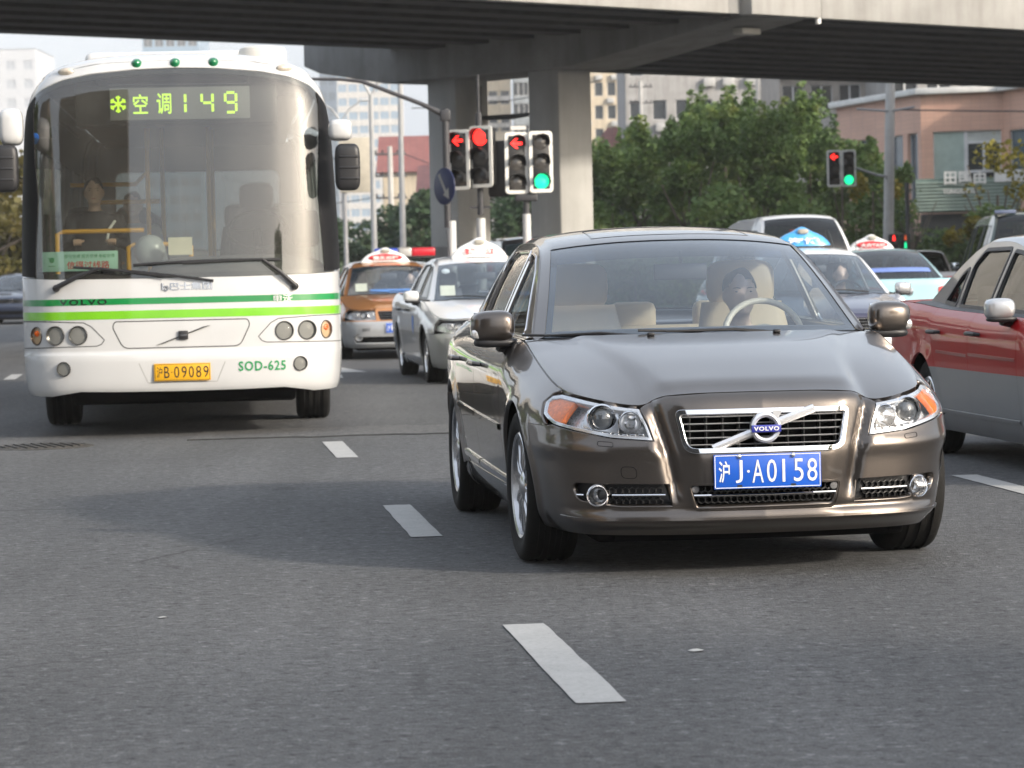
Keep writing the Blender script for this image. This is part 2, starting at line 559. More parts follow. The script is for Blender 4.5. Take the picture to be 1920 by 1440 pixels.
# ------------------------------------------------------------------ ground
def asphalt(name, base, tone=(1, 1, 1), sc=1.0):
    m, t, b = _new(name)
    v = _coord(t, 1.0)
    grain = _noise(t, v, 150 * sc, 3, .75)
    mid = _noise(t, v, 34, 5, .7)
    blot = _noise(t, v, 11, 4, .65)
    patch = _noise(t, v, .35, 5, .6)
    vo = t.nodes.new('ShaderNodeTexVoronoi'); vo.inputs['Scale'].default_value = 70 * sc
    t.links.new(v, vo.inputs['Vector'])
    c = _ramp(t, grain, [(.28, tuple(base * .35 * k for k in tone)), (.5, tuple(base * k for k in tone)), (.66, tuple(base * 1.5 * k for k in tone)), (.78, tuple(base * 2.9 * k for k in tone))])
    c = _mix(t, .85, c, _ramp(t, mid, [(.30, (.25,) * 3), (.42, (.85,) * 3), (.58, (1.1,) * 3), (.70, (1.9,) * 3)]), 'MULTIPLY')
    c = _mix(t, .7, c, _ramp(t, blot, [(.30, (.60,) * 3), (.5, (1.,) * 3), (.7, (1.25,) * 3)]), 'MULTIPLY')
    spk = _noise(t, v, 21, 2, .5)
    c = _mix(t, .9, c, _ramp(t, spk, [(.30, (.42,) * 3), (.38, (.95,) * 3), (.62, (1.03,) * 3), (.70, (1.75,) * 3)]), 'MULTIPLY')
    c = _mix(t, .6, c, _ramp(t, patch, [(.3, (.80,) * 3), (.7, (1.15,) * 3)]), 'MULTIPLY')
    # long tyre-worn streaks along the lane
    tc = t.nodes.new('ShaderNodeTexCoord'); mp = t.nodes.new('ShaderNodeMapping')
    mp.inputs['Rotation'].default_value = (0, 0, R(-6.3)); mp.inputs['Scale'].default_value = (1.9, .045, 1)
    t.links.new(tc.outputs['Object'], mp.inputs[0])
    st = _noise(t, mp.outputs[0], 1.0, 4, .6)
    c = _mix(t, .55, c, _ramp(t, st, [(.35, (.80,) * 3), (.65, (1.14,) * 3)]), 'MULTIPLY')
    # wheel tracks, oil drips down the lane middle, hairline cracks
    sx = t.nodes.new('ShaderNodeSeparateXYZ')
    m2 = t.nodes.new('ShaderNodeMapping'); m2.inputs['Rotation'].default_value = (0, 0, R(-6.3))
    t.links.new(tc.outputs['Object'], m2.inputs[0]); t.links.new(m2.outputs[0], sx.inputs[0])
    wob = _math(t, 'MULTIPLY', _noise(t, mp.outputs[0], 3.0, 3), .5)
    ln = _math(t, 'SINE', _math(t, 'MULTIPLY', _math(t, 'ADD', sx.outputs[0], wob), 2 * math.pi / 1.64))
    c = _mix(t, .5, c, _ramp(t, _math(t, 'ADD', _math(t, 'MULTIPLY', ln, .5), .5), [(.0, (.84,) * 3), (1.0, (1.06,) * 3)]), 'MULTIPLY')
    oil = _noise(t, v, 1.7, 3, .5)
    c = _mix(t, .8, c, _ramp(t, oil, [(.68, (1.,) * 3), (.76, (.62,) * 3)]), 'MULTIPLY')
    vc = t.nodes.new('ShaderNodeTexVoronoi'); vc.feature = 'DISTANCE_TO_EDGE'; vc.inputs['Scale'].default_value = .42
    wv = _mix(t, .35, v, _noise(t, v, 2.2, 5)); t.links.new(wv, vc.inputs['Vector'])
    cr = _math(t, 'MULTIPLY', _ramp(t, vc.outputs[0], [(.0, (1.,) * 3), (.006, (0,) * 3)]), _ramp(t, _noise(t, v, .5, 2), [(.5, (0,) * 3), (.62, (1,) * 3)]))
    c = _mix(t, _math(t, 'MULTIPLY', cr, .7), c, (.02, .02, .02))
    t.links.new(c, b.inputs['Base Color'])
    b.inputs['Roughness'].default_value = .82
    b.inputs['Specular IOR Level'].default_value = .35
    h = _math(t, 'ADD', _math(t, 'MULTIPLY', vo.outputs['Distance'], .8), _math(t, 'ADD', grain, _math(t, 'MULTIPLY', mid, 1.5)))
    _bump(t, b, h, .7, .007)
    return m
M_ASPH = asphalt('asphalt', .102, (.985, 1.0, 1.025))
M_ASPH2 = asphalt('asphalt_patch_grey', .125, (1.0, 1.0, 1.0))
def worn_paint(name):
    m, t, b = _new(name)
    v = _coord(t, 1.0)
    n = _noise(t, v, 60, 6, .75); n2 = _noise(t, v, 6, 4)
    c = _ramp(t, n, [(.30, (.16, .155, .15)), (.40, (.36, .36, .35)), (.75, (.45, .45, .44))])
    c = _mix(t, .5, c, _ramp(t, n2, [(.3, (.8,) * 3), (.7, (1.08,) * 3)]), 'MULTIPLY')
    t.links.new(c, b.inputs['Base Color'])
    b.inputs['Roughness'].default_value = .7
    _bump(t, b, _noise(t, v, 170, 3), .4, .004)
    return m
M_ROADP = worn_paint('road_paint')
road = MB().quad((-1500, -400, 0), (1500, -400, 0), (1500, 3500, 0), (-1500, 3500, 0)).build('road', M_ASPH, smooth=False)
structure(road)
LANE = R(6.3)
def dash(cx, cyy, ln=2.0, w=.15):
    dx, dy = -math.sin(LANE) * ln / 2, math.cos(LANE) * ln / 2
    wx, wy = math.cos(LANE) * w / 2, math.sin(LANE) * w / 2
    rnd = random.Random(int(cyy * 100))
    def e(a, b, n=7):
        return [(a[0] + (b[0] - a[0]) * k / n + rnd.uniform(-.0025, .0025), a[1] + (b[1] - a[1]) * k / n + rnd.uniform(-.0025, .0025)) for k in range(n)]
    c = [(cx - dx - wx, cyy - dy - wy), (cx - dx + wx, cyy - dy + wy), (cx + dx + wx, cyy + dy + wy), (cx + dx - wx, cyy + dy - wy)]
    poly = e(c[0], c[1]) + e(c[1], c[2], 16) + e(c[2], c[3]) + e(c[3], c[0], 16)
    mk('lane_dash', [(x, y, .004) for x, y in poly], [tuple(range(len(poly)))], M_ROADP, road, False)
for off in (0, 3.28, -3.28):
    for k in range(-1, 9):
        s_ = k * 6.0
        cx, cyy = .13 - math.sin(LANE) * s_ + off * math.cos(LANE), 9.83 + math.cos(LANE) * s_ + off * math.sin(LANE) + (.6 if off > 0 else 0)
        if off == 0 and k in (1, 2): cx, cyy = ((-.53, 15.46), (-1.24, 21.73))[k - 1]
        dash(cx, cyy)
# lane arrow behind the bus, repair strip, seams
ar = [(-2.55, 36.2), (-2.35, 36.2), (-2.50, 38.2), (-2.15, 38.1), (-2.62, 40.2), (-2.95, 38.3), (-2.70, 38.25)]
mk('lane_arrow', [(x + .35, y, .004) for x, y in ar], [tuple(range(7))], M_ROADP, road, False)
rnd = random.Random(5)
ed = [(-2.5 + k * .16, 23.35 + .015 * k + rnd.uniform(-.06, .06)) for k in range(24)]
ed2 = [(x, y + 1.35 + rnd.uniform(-.03, .03)) for x, y in reversed(ed)]
mk('asphalt_patch', [(x, y, .004) for x, y in ed + ed2], [tuple(range(48))], M_ASPH2, road, False)
m = MB(); m.tube([(x, y - .01, .004) for x, y in ed], .005, 5); m.build('patch_seam', pm('tar', (.02, .02, .02), .5), road)
# manhole cover
mh = thing('manhole_cover', 'round ribbed iron manhole cover in the asphalt in front of the bus', 'manhole cover', (-3.56, 22.95, 0), R(20))
M_IRON = pm('cast_iron', (.055, .05, .045), .6, .5, bump=.3, bscale=40, dirt=.5)
MB().lathe([(.001, .006), (.33, .006), (.335, .010), (.36, .010), (.40, .002), (.40, 0)], 48, 'Z').build('iron_disc', M_IRON, mh, ang=30)
for k in range(-4, 5):
    hw = math.sqrt(max(.001, .32**2 - (k * .07)**2))
    rbox('iron_rib', (k * .07, 0, .010), (.03, hw * 2, .010), M_IRON, mh, bevel=.002)
def scrap(px, py_, lbl, sz):
    o = mk('paper_scrap', [(px - sz, py_, .003), (px - sz * .3, py_ - sz * 1.2, .004), (px + sz * .6, py_ - sz * .8, .005), (px + sz, py_ + .01, .003), (px + .2 * sz, py_ + sz * 1.5, .004), (px - .5 * sz, py_ + sz, .004)], [(0, 1, 2, 3, 4, 5)], pm('scrap_grey', (.42, .42, .40), .8), None, False)
    tag(o, lbl, 'litter')
scrap(-1.32, 11.3, 'tiny white scrap of paper on the empty asphalt ahead of the bus', .018)
scrap(.585, 9.98, 'white scrap on the asphalt in front of the sedan plate', .028)
# ------------------------------------------------------------------ shared materials
M_BLACK = pm('black_plastic', (.018, .018, .02), .45)
M_DARK = pm('cavity_black', (.006, .006, .007), .9, spec=.1)
M_RUBBER = pm('tyre_rubber', (.010, .010, .010), .8, bump=.15, bscale=120, dirt=.10, spec=.25)
M_CHROME = pm('chrome', (.86, .86, .87), .07, 1.0, var=.03)
M_ALLOY = pm('alloy_silver', (.62, .62, .63), .25, 1.0, var=.05)
M_GLASSC = glass('lamp_cover_glass', (.95, .96, .97), 1.45, 1.0)
M_AMBER = pm('amber_lens', (.90, .17, .008), .35, var=.3, vscale=70)
M_REDL = pm('red_lens', (.45, .012, .012), .15, coat=1.0)
M_MIRROR = pm('mirror_glass', (.75, .78, .8), .03, 1.0, var=0)
M_WSC = glass('windscreen_glass', (.84, .93, 1.0), 1.52, 2.1, .030, (.40, .55, .75))  # bluish veil painted over the pane to imitate reflected sky
M_SIDEG = glass('side_glass', (.20, .23, .23), 1.52, 1.3, .004)
M_SIDEL = glass('clear_side_glass', (.55, .62, .62), 1.52, 1.3, .004)
M_INT = pm('interior_grey', (.07, .07, .072), .8)
M_BEIGE = pm('beige_leather', (.60, .45, .30), .55, bump=.1, bscale=90)
M_SEATG = pm('grey_cloth_seat', (.10, .105, .115), .9)
M_PLATEB = pm('plate_blue', (.008, .10, .55), .35, coat=.4, var=.05)
M_PLATEY = pm('plate_yellow', (.72, .38, .01), .4, var=.06)
M_WHITE = pm('white_paint_flat', (.78, .78, .76), .45, var=.04)
M_INKBLK = pm('black_ink', (.012, .012, .012), .5)
M_INKRED = pm('red_ink', (.62, .03, .025), .5)
M_INKGRN = pm('green_ink', (.01, .27, .08), .5)
M_LENS = pm('projector_lens', (.05, .055, .06), .03, coat=1.0, var=0, spec=.9)

class Perim:
    """outer skin of a vehicle: plan outline swept over height, addressed by arc length t and height z"""
    def __init__(s, plan, ztop, fb, ft, sb, st, rb, rt, tf=(.45, 1.0), extra=None, arches=(), aniso=False):
        s.aniso = aniso
        D = catmull(plan, 20)
        seg = np.r_[0, np.cumsum(np.linalg.norm(np.diff(D, axis=0), axis=1))]
        s.T = seg[-1]
        n = 900
        s.t = np.linspace(0, s.T, n)
        s.x, s.y = np.interp(s.t, seg, D[:, 0]), np.interp(s.t, seg, D[:, 1])
        dx, dy = np.gradient(s.x), np.gradient(s.y)
        k = np.hypot(dx, dy)
        s.nx, s.ny = dy / k, -dx / k
        w = np.ones(15) / 15
        for a in ('nx', 'ny'):
            q = getattr(s, a); setattr(s, a, np.convolve(np.pad(q, 7, mode='edge'), w, 'valid'))
        s.nx[0] = 0; s.nx[-1] = 0
        s.imx = int(np.argmax(s.x))
        s.zt_raw = ztop
        s.fb, s.ft, s.sb, s.st, s.rb, s.rt = [pch(q) for q in (fb, ft, sb, st, rb, rt)]
        s.tf = tf
        s.extra = extra
        s.arches = arches
        tab = []
        for kind, a, z in ztop:
            tab.append((s.tx(a) if kind == 'x' else (s.ty(a) if kind == 'y' else s.T - a), z))
        tab.sort()
        s.zt = pch(tab)
    def tx(s, x): return float(np.interp(x, s.x[:s.imx + 1], s.t[:s.imx + 1]))
    def ty(s, y): return float(np.interp(y, s.y, s.t))
    def tyv(s, y): return np.interp(y, s.y, s.t)
    def off(s, a, z):
        dz = np.maximum(0, s.zt(a) - z)
        wf = 1 - sstep(s.tf[0], s.tf[1], a)
        wr = sstep(s.T - s.tf[1], s.T - s.tf[0], a)
        ws = 1 - wf - wr
        o = wf * (s.fb(z) + s.ft(dz)) + ws * (s.sb(z) + s.st(dz)) + wr * (s.rb(z) + s.rt(dz))
        if s.arches:
            yy = np.interp(a, s.t, s.y)
            for (cy_, cz_, r) in s.arches:
                d = np.hypot(yy - cy_, z - cz_) - r
                o = o - .016 * np.exp(-(np.maximum(d, 0) / .035)**2) * ws
        if s.extra is not None: o = o + s.extra(a, z)
        return o
    def P(s, t, z, more=0.):
        t = np.asarray(t, float); z = np.asarray(z, float) + 0 * t
        a = np.minimum(np.abs(t), s.T)
        o = s.off(a, z) + more
        if s.aniso:                                   # boxy body: side slope acts across, front slope acts lengthwise
            dz = np.maximum(0, s.zt(a) - z)
            ox = s.sb(z) + s.st(dz) + more
            fr = np.interp(a, s.t, s.y) < 3
            oy = np.where(fr, s.fb(z) + s.ft(dz), s.rb(z) + s.rt(dz)) + more
            X = np.interp(a, s.t, s.x) - np.interp(a, s.t, s.nx) * ox
            Y = np.interp(a, s.t, s.y) - np.interp(a, s.t, s.ny) * oy
            return np.stack([X * np.where(t < 0, -1, 1), Y, z], -1)
        X = np.interp(a, s.t, s.x) - np.interp(a, s.t, s.nx) * o
        Y = np.interp(a, s.t, s.y) - np.interp(a, s.t, s.ny) * o
        return np.stack([X * np.where(t < 0, -1, 1), Y, z], -1)
    def top(s, t, dz=0.):
        return s.P(t, s.zt(np.abs(np.asarray(t, float))) - dz)
    def at(s, t, z, d=0.):
        """local point, outward normal at (t,z), lifted by d"""
        e = 2e-3
        p = s.P([t], [z])[0]
        a = s.P([t + e], [z])[0] - s.P([t - e], [z])[0]
        b = s.P([t], [z + e])[0] - s.P([t], [z - e])[0]
        n = np.cross(a, b); n /= np.linalg.norm(n)
        return p + n * d, n, a / np.linalg.norm(a)

def arc(cy_, cz_, r, a0, a1, n=18):
    return [(cy_ + r * math.cos(R(a0 + (a1 - a0) * i / n)), cz_ + r * math.sin(R(a0 + (a1 - a0) * i / n))) for i in range(n + 1)]
def mirror_poly(half):
    """half outline (t>=0) from centre top to centre bottom -> closed full outline"""
    return list(half) + [(-t, z) for t, z in reversed(half) if abs(t) > 1e-6]
def neg(poly): return [(-a, b) for a, b in poly]

def wheel(parent, x, y, r, w, rim_r, side, spokes=10, style='multi', steer=0., detail=True):
    """side=+1/-1: which way the outer face looks"""
    e = bpy.data.objects.new('wheel', None)
    e.empty_display_size = .1
    link(e, parent)
    e.location = (x, y, r)
    e.rotation_euler = (0, 0, steer)
    h = w / 2
    prof = [(rim_r, -h * .8), (rim_r + .02, -h * .97), (r * .90, -h * 1.02), (r * .965, -h * .93), (r * .993, -h * .78)]
    for g in (-.45, 0, .45):
        prof += [(r, (g - .13) * h), (r - .008, (g - .1) * h), (r - .008, (g + .1) * h), (r, (g + .13) * h)] if detail else []
    if not detail: prof += [(r, 0)]
    prof += [(r * .993, h * .78), (r * .965, h * .93), (r * .90, h * 1.02), (rim_r + .02, h * .97), (rim_r, h * .8)]
    MB().lathe(prof, 48 if detail else 28, 'X').build('tyre', M_RUBBER, e, ang=50)
    s = side
    m = MB()
    m.lathe([(rim_r + .004, s * h * .86), (rim_r - .006, s * h * .93), (rim_r - .02, s * h * .88), (rim_r - .028, s * h * .55), (rim_r - .05, -s * h * .3), (rim_r - .05, -s * h * .8)], 40 if detail else 24, 'X')
    # hub and spokes
    xo = s * h * .78
    m.lathe([(.001, xo + s * .012), (.03, xo + s * .012), (.06, xo), (.075, xo - s * .02), (.075, xo - s * .05)], 20, 'X')
    rr = rim_r - .022
    for k in range(spokes):
        a = 2 * math.pi * k / spokes + .1
        if style == 'multi': pairs = ((a, .030, .026),)
        elif style == 'five': pairs = ((a, .075, .045),)
        else: pairs = ((a, .05, .035),)
        for (b, w0, w1) in pairs:
            ca, sa = math.cos(b), math.sin(b)
            def q(rad, tt, dx): return (xo + s * dx, rad * ca - tt * sa, rad * sa + tt * ca)
            prf = [(.05, w0 / 2, -.004), (.10, w0 * .42, .006), (rr * .6, w1 * .4, .004), (rr, w1 / 2, -.002)]
            V, F = [], []
            for rad, tw, dx in prf:
                V += [q(rad, -tw, dx - .012), q(rad, -tw * .55, dx), q(rad, tw * .55, dx), q(rad, tw, dx - .012), q(rad, tw * .7, dx - .035), q(rad, -tw * .7, dx - .035)]
            for i in range(len(prf) - 1):
                for j in range(6):
                    F.append((i * 6 + j, i * 6 + (j + 1) % 6, i * 6 + 6 + (j + 1) % 6, i * 6 + 6 + j))
            m.add(V, F)
    m.build('rim', M_ALLOY, e, ang=40)
    MB().lathe([(.02, -s * h * .1), (rim_r - .06, -s * h * .1), (rim_r - .055, -s * h * .2)], 24, 'X').build('brake_disc', pm('brake_steel', (.10, .10, .10), .5, .8), e)
    return e

def seat(parent, x, y, mat, name='front_seat', w=.50, head=True, h=.62, z0=.0, hw=.145):
    m = MB()
    m.ell((x, y + .08, .40 + z0), (w / 2, .27, .10), e=.6)
    v, f = [], []
    for i in range(7):                                   # backrest as a lofted cushion
        t = i / 6
        zc = .42 + z0 + h * t
        yc = y + .36 + .19 * t
        ww = w / 2 * (1 - .16 * t - .10 * t**4)
        for j in range(12):
            a = 2 * math.pi * j / 12
            v.append((x + ww * math.copysign(abs(math.cos(a))**.5, math.cos(a)), yc + .07 * math.copysign(abs(math.sin(a))**.7, math.sin(a)) - .02 * abs(math.cos(a)), zc))
    for i in range(6):
        for j in range(12):
            f.append((i * 12 + j, i * 12 + (j + 1) % 12, i * 12 + 12 + (j + 1) % 12, i * 12 + 12 + j))
    f.append(tuple(range(72, 84)))
    m.add(v, f)
    if head: m.ell((x, y + .56, .42 + z0 + h + .09), (hw, .065, .115), e=.5)
    return m.build(name, mat, parent, ang=60)

def person_mesh(blobs, vox=.014, name='body'):
    """one continuous body surface grown from overlapping rounded limbs"""
    m = MB()
    for b in blobs:
        if b[0] == 'e': m.ell(b[1], b[2], 16, 12, b[3] if len(b) > 3 else 1.0)
        else:
            p0, p1, r0, r1 = b[1:]
            m.tube([p0, p1], [r0, r1], 12)
            m.ell(p0, (r0,) * 3, 12, 8); m.ell(p1, (r1,) * 3, 12, 8)
    me = bpy.data.meshes.new(name)
    me.from_pydata(m.v, [], m.f)
    o = bpy.data.objects.new(name, me)
    rm = o.modifiers.new('r', 'REMESH'); rm.mode = 'VOXEL'; rm.voxel_size = vox
    sm = o.modifiers.new('s', 'SMOOTH'); sm.iterations = 4; sm.factor = .5
    COL.objects.link(o)
    dg = bpy.context.evaluated_depsgraph_get()
    out = bpy.data.meshes.new_from_object(o.evaluated_get(dg))
    bpy.data.objects.remove(o)
    out.polygons.foreach_set('use_smooth', [True] * len(out.polygons))
    return out

def seated_person(label, loc, rz, shirt, skin, hair, hands=((-.14, -.40, .36), (.12, -.38, .38)), cap=None, group=None, scale=1.0, look=0.):
    """seated figure: origin at hip point, faces -y"""
    t = thing('person', label, 'person', loc, rz, group)
    t.scale = (scale,) * 3
    B = []
    B += [('e', (0, 0, .06), (.17, .13, .12)), ('e', (0, .02, .22), (.165, .11, .17)), ('e', (0, .03, .40), (.185, .115, .16)), ('e', (0, .03, .47), (.20, .09, .09))]
    for s_, hp in ((-1, hands[0]), (1, hands[1])):
        sh = Vector((s_ * .185, .03, .49)); hd = Vector(hp)
        el = (sh + hd) / 2 + Vector((s_ * .09, .05, -.13))
        wr = hd + (el - hd).normalized() * .07
        B += [('c', tuple(sh), tuple(el), .058, .045), ('c', tuple(el), tuple(wr), .045, .030)]
        B += [('c', (s_ * .09, -.02, .05), (s_ * .12, -.42, .10), .085, .062), ('c', (s_ * .12, -.42, .10), (s_ * .12, -.52, -.30), .058, .045), ('c', (s_ * .12, -.52, -.30), (s_ * .12, -.66, -.33), .042, .035)]
    B += [('c', (0, .03, .50), (0, .015, .60), .058, .052)]
    hb = [('e', (0, -.005, .715), (.075, .093, .115)), ('e', (0, -.035, .665), (.058, .062, .068)), ('e', (0, -.098, .70), (.014, .018, .024)), ('e', (0, -.085, .72), (.05, .02, .015)),
          ('e', (0, -.088, .655), (.026, .012, .010)), ('e', (-.077, .005, .70), (.012, .022, .032)), ('e', (.077, .005, .70), (.012, .022, .032)), ('e', (0, -.08, .625), (.026, .02, .018))]
    me = person_mesh(B + hb)
    # skin on face, neck and hands; clothes elsewhere (one continuous body)
    me.materials.append(shirt); me.materials.append(skin)
    mi = []
    for p in me.polygons:
        c = p.center
        mi.append(1 if (c.z > .555) else 0)
    me.polygons.foreach_set('material_index', mi)
    body = link(bpy.data.objects.new('body', me), t)
    for s_, hp in ((-1, hands[0]), (1, hands[1])):
        hd = Vector(hp)
        hm = MB()
        hm.ell(tuple(hd + Vector((0, .01, 0))), (.034, .045, .022), 12, 8)
        for i in range(4):
            bx = hd + Vector(((i - 1.5) * .017, -.035, .008))
            ln = (.030, .036, .034, .026)[i]
            hm.tube([bx, bx + Vector((0, -ln, .004)), bx + Vector((0, -ln - .012, -.022)), bx + Vector((0, -ln + .008, -.036))], [.0092, .009, .008, .007], 8)
        th = hd + Vector((-s_ * .032, .0, .0))
        hm.tube([th, th + Vector((-s_ * .014, -.022, .006)), th + Vector((-s_ * .008, -.046, .0))], [.0105, .010, .008], 8)
        hm.build('hand', skin, t, ang=70)
    hm = MB()
    hm.ell((0, .012, .742), (.081, .097, .094), 22, 16)
    V = []
    for x, y, z in hm.v:
        low = .775 - .05 * sstep(-.085, -.02, y) - .10 * sstep(-.02, .07, y)      # hairline: high on the forehead, low at the nape
        if z < low: x, y, z = x * .80, y * .80 + .012, low + (z - low) * .15
        V.append((x + .004 * math.sin(40 * y + 30 * z), y, z + .004 * math.sin(55 * x)))
    hm.v = V
    hm.build('hair', hair, t, ang=180)
    em = MB()
    for s_ in (-1, 1): em.ell((s_ * .031, -.0895, .722), (.0105, .005, .0042), 10, 6)
    em.build('eyes', M_INKBLK, t)
    bm_ = MB()
    for s_ in (-1, 1): bm_.tube([(s_ * .015, -.096, .738), (s_ * .034, -.096, .742), (s_ * .050, -.088, .739)], [.0016, .0022, .001], 6)
    bm_.build('eyebrows', hair, t)
    MB().ell((0, -.098, .656), (.022, .006, .005), 10, 6).build('mouth', pm('lip_pink', (.40, .16, .13), .5), t)
    return t

M_SKIN = pm('skin', (.62, .42, .31), .5, var=.08)
M_HAIR = pm('black_hair', (.012, .010, .010), .45, var=.3, vscale=60)

class Car:
    def __init__(s, sp, name, label, loc, rz, group=None):
        s.sp = sp
        s.root = thing(name, label, 'car', loc, rz, group)
        p = sp
        s.W2 = p['W'] / 2
        fa, ra, wr = p['fa'], p['ra'], p['wr']
        s.ar = wr + p.get('gap', .045)
        s.arch = ((fa, wr, s.ar), (ra, wr, s.ar))
        s.pm = Perim(p['plan'], p['ztop'], p['fb'], p['ft'], p['sb'], p['st'], p['rb'], p['rt'], p.get('tf', (.45, 1.0)), p.get('extra'), s.arch)
        s.xs = p['xs']
        s.paint = p['paint']
    def part(s, *a, **k): return panel(*a, **k)
    def conv(s, poly): return [(s.pm.ty(y), z) for y, z in poly]
    def ztY(s, y): return float(s.pm.zt(s.pm.ty(y)))
    def toprun(s, y0, y1, n=12, d=.003):
        return [(s.pm.ty(y), float(s.pm.zt(s.pm.ty(y))) - d) for y in np.linspace(y0, y1, n)]

    def shell(s):
        p, Pm, root = s.sp, s.pm, s.root
        fn = Pm.P
        fa, ra, wr, ar = p['fa'], p['ra'], p['wr'], s.ar
        zl, zr, zs = p['z_low'], p['z_rock'], p['z_seam']
        g = .0025
        res = p.get('res', .05)
        d0, d1, d2 = p['doors']
        # dark core that closes every gap
        ts = np.linspace(-Pm.T, Pm.T, 161)
        base = Pm.P(ts, 0 * ts + .45)
        rows = []
        for k in np.linspace(0, 1, 6):
            q = base.copy()
            q[:, 0] *= .86
            q[:, 1] = p['L'] / 2 + (q[:, 1] - p['L'] / 2) * .945
            q[:, 2] = (zl + .06) + (Pm.zt(np.abs(ts)) - .06 - zl - .06) * k
            rows.append(q)
        rows = [rows[0] * [.2, 1, 1]] + rows
        core = grid('inner_core', np.stack(rows, 1), M_DARK, root)
        # wheel arch angles
        def ang(z, rr): return math.degrees(math.asin(max(-1, min(1, (z - wr) / rr))))
        aS, aL = ang(zs, ar), ang(zl + .02, ar)
        hl = p['headlight'](Pm)                           # right half, (t,z), inner bottom first, clockwise over the top
        hl_in = p['hl_n_inner']                           # how many points of hl run up the inner edge / along the top
        s.hl = hl
        # front bumper
        hb = p['hl_bottom'](Pm)                           # headlight outline run from inner top corner down and outwards to the seam
        half = [(0, float(Pm.zt(0)) - .003)]
        for x in p['nose_x']: half.append((Pm.tx(x), float(Pm.zt(Pm.tx(x))) - .003))
        half += hb
        arc_f = arc(fa, wr, ar, 180 - aS, 180 - aL, 14)
        half += s.conv(arc_f)
        half += [(Pm.ty(fa - ar * .985 - .0), zl + .012), (Pm.ty(.42), zl + .005)] + [(Pm.tx(x), zl) for x in (.75 * s.W2 / .93, .4, .2)] + [(0, zl)]
        hp = [densify(h, .02) for h in p['front_holes']]
        s.bumper = panel('front_bumper', mirror_poly(half), fn, s.paint, root, holes=[[(Pm.tx(abs(x)) * (1 if x >= 0 else -1), z) for x, z in h] for h in hp], res=p.get('bres', (res * .7, res * .5)), seg=.018, flange=.02, hflange=.025)
        for sd in (1, -1):
            mir = (lambda q: q) if sd > 0 else neg
            # fender
            fen = p['fender_front'](Pm)                   # from seam at headlight up to the hood seam
            poly = [q for q in s.conv(arc(fa, wr, ar, 180 - aS, aL, 26))]
            poly = poly + s.conv([(fa + ar * .985, zl + .012), (d0 - g, zl + .004), (d0 - g, zr)]) + [(Pm.ty(d0 - g), s.ztY(d0) - .003)]
            tt = [k for k in np.linspace(Pm.ty(d0 - g), fen[-1][0], 16)][1:]
            poly += [(t, float(Pm.zt(t)) - .003) for t in tt] + list(reversed(fen))[1:]
            panel('front_fender', mir(inset(poly, g)), fn, s.paint, root, res=res * .8, seg=.025, flange=.015)
            # doors
            if p.get('two_doors', True):
                pd = s.conv([(d0 + g, zr), (d1 - g, zr), (d1 - g, s.ztY(d1) - .003)]) + list(reversed(s.toprun(d0 + g, d1 - g)))[1:]
                pr = s.conv([(d1 + g, zr), (ra - ar - .09, zr), (ra - ar - .02, zr + .2), (ra - .27, zr + .385), (d2 - .02, zr + .5), (d2 - g, s.ztY(d2) - .003)]) + list(reversed(s.toprun(d1 + g, d2 - g)))[1:]
                fd = panel('door', mir(pd), fn, s.paint, root, res=res, flange=.015)
                rd = panel('door', mir(pr), fn, s.paint, root, res=res, flange=.015)
                for dr, yh in ((fd, d1 - .17), (rd, d2 - .17)):
                    zh = p.get('z_handle', .80)
                    c, n, a = Pm.at(Pm.ty(yh) * sd, zh, .0)
                    m = MB()
                    hnd = [Vector(c) + Vector(a) * u * sd + Vector(n) * w for u, w in ((-.11, .0), (-.10, .03), (-.04, .04), (.04, .04), (.10, .03), (.11, 0))]
                    m.tube(hnd, [.010, .013, .014, .014, .013, .010], 8)
                    m.build('handle', p.get('handle_mat', s.paint), dr)
            # rocker
            rk = s.conv([(fa + ar * .985 + .0, zl + .012), (d0, zl), (d2 - .3, zl), (ra - ar * .985, zl + .012), (ra - ar - .095, zr - 2 * g)]) + s.conv([(d0 + 2 * g, zr - 2 * g)])
            rk = s.conv([(d0 + 2 * g, zl), (ra - ar * .99, zl), (ra - ar - .02, zr - .04), (ra - ar - .095, zr - 2 * g), (d0 + 2 * g, zr - 2 * g)])
            panel('rocker_panel', mir(rk), fn, s.sp.get('rocker', s.paint), root, res=res, flange=.015)
            # quarter panel
            zsr = p.get('z_rseam', zs)
            aR = ang(zsr, ar)
            yq = p['quarter_end']
            q = s.conv(arc(ra, wr, ar, aR, 180 - ang(zr - .02, ar) if zr - .02 > wr else 180 - ang(zr - .02, ar), 22))
            q += s.conv([(ra - ar - .085, zr), (ra - ar - .015, zr + .2), (ra - .265, zr + .385), (d2 - .015, zr + .5), (d2 + g, s.ztY(d2) - .003)])
            q += s.toprun(d2 + g, yq, 14)[1:] + s.conv([(yq + .02, zsr)])
            panel('rear_quarter', mir(inset(q, g * .5)), fn, s.paint, root, res=res, flange=.015)
        # rear bumper and tail
        zsr = p.get('z_rseam', zs)
        aR = ang(zsr, ar)
        yq = p['quarter_end']
        tq = Pm.ty(yq + .02)
        T = Pm.T
        def back(h): return [(T - t, z) for t, z in h]    # coordinates measured from rear centre
        fnr = lambda u, z: Pm.P(np.where(u >= 0, T - np.abs(u), -(T - np.abs(u))), z)
        arcR = [(T - t, z) for t, z in s.conv(arc(ra, wr, ar, aR - 1, aL, 12))]
        hb2 = [(0, zsr - g), (T - tq, zsr - g)] + arcR + [(T - Pm.ty(ra + ar * .985), zl + .012), (.6, zl + .03), (0, zl + .03)]
        panel('rear_bumper', mirror_poly(hb2), fnr, s.sp.get('rbump', s.paint), root, res=res, flange=.02, sgn=-1)
        zt0 = float(Pm.zt(T))
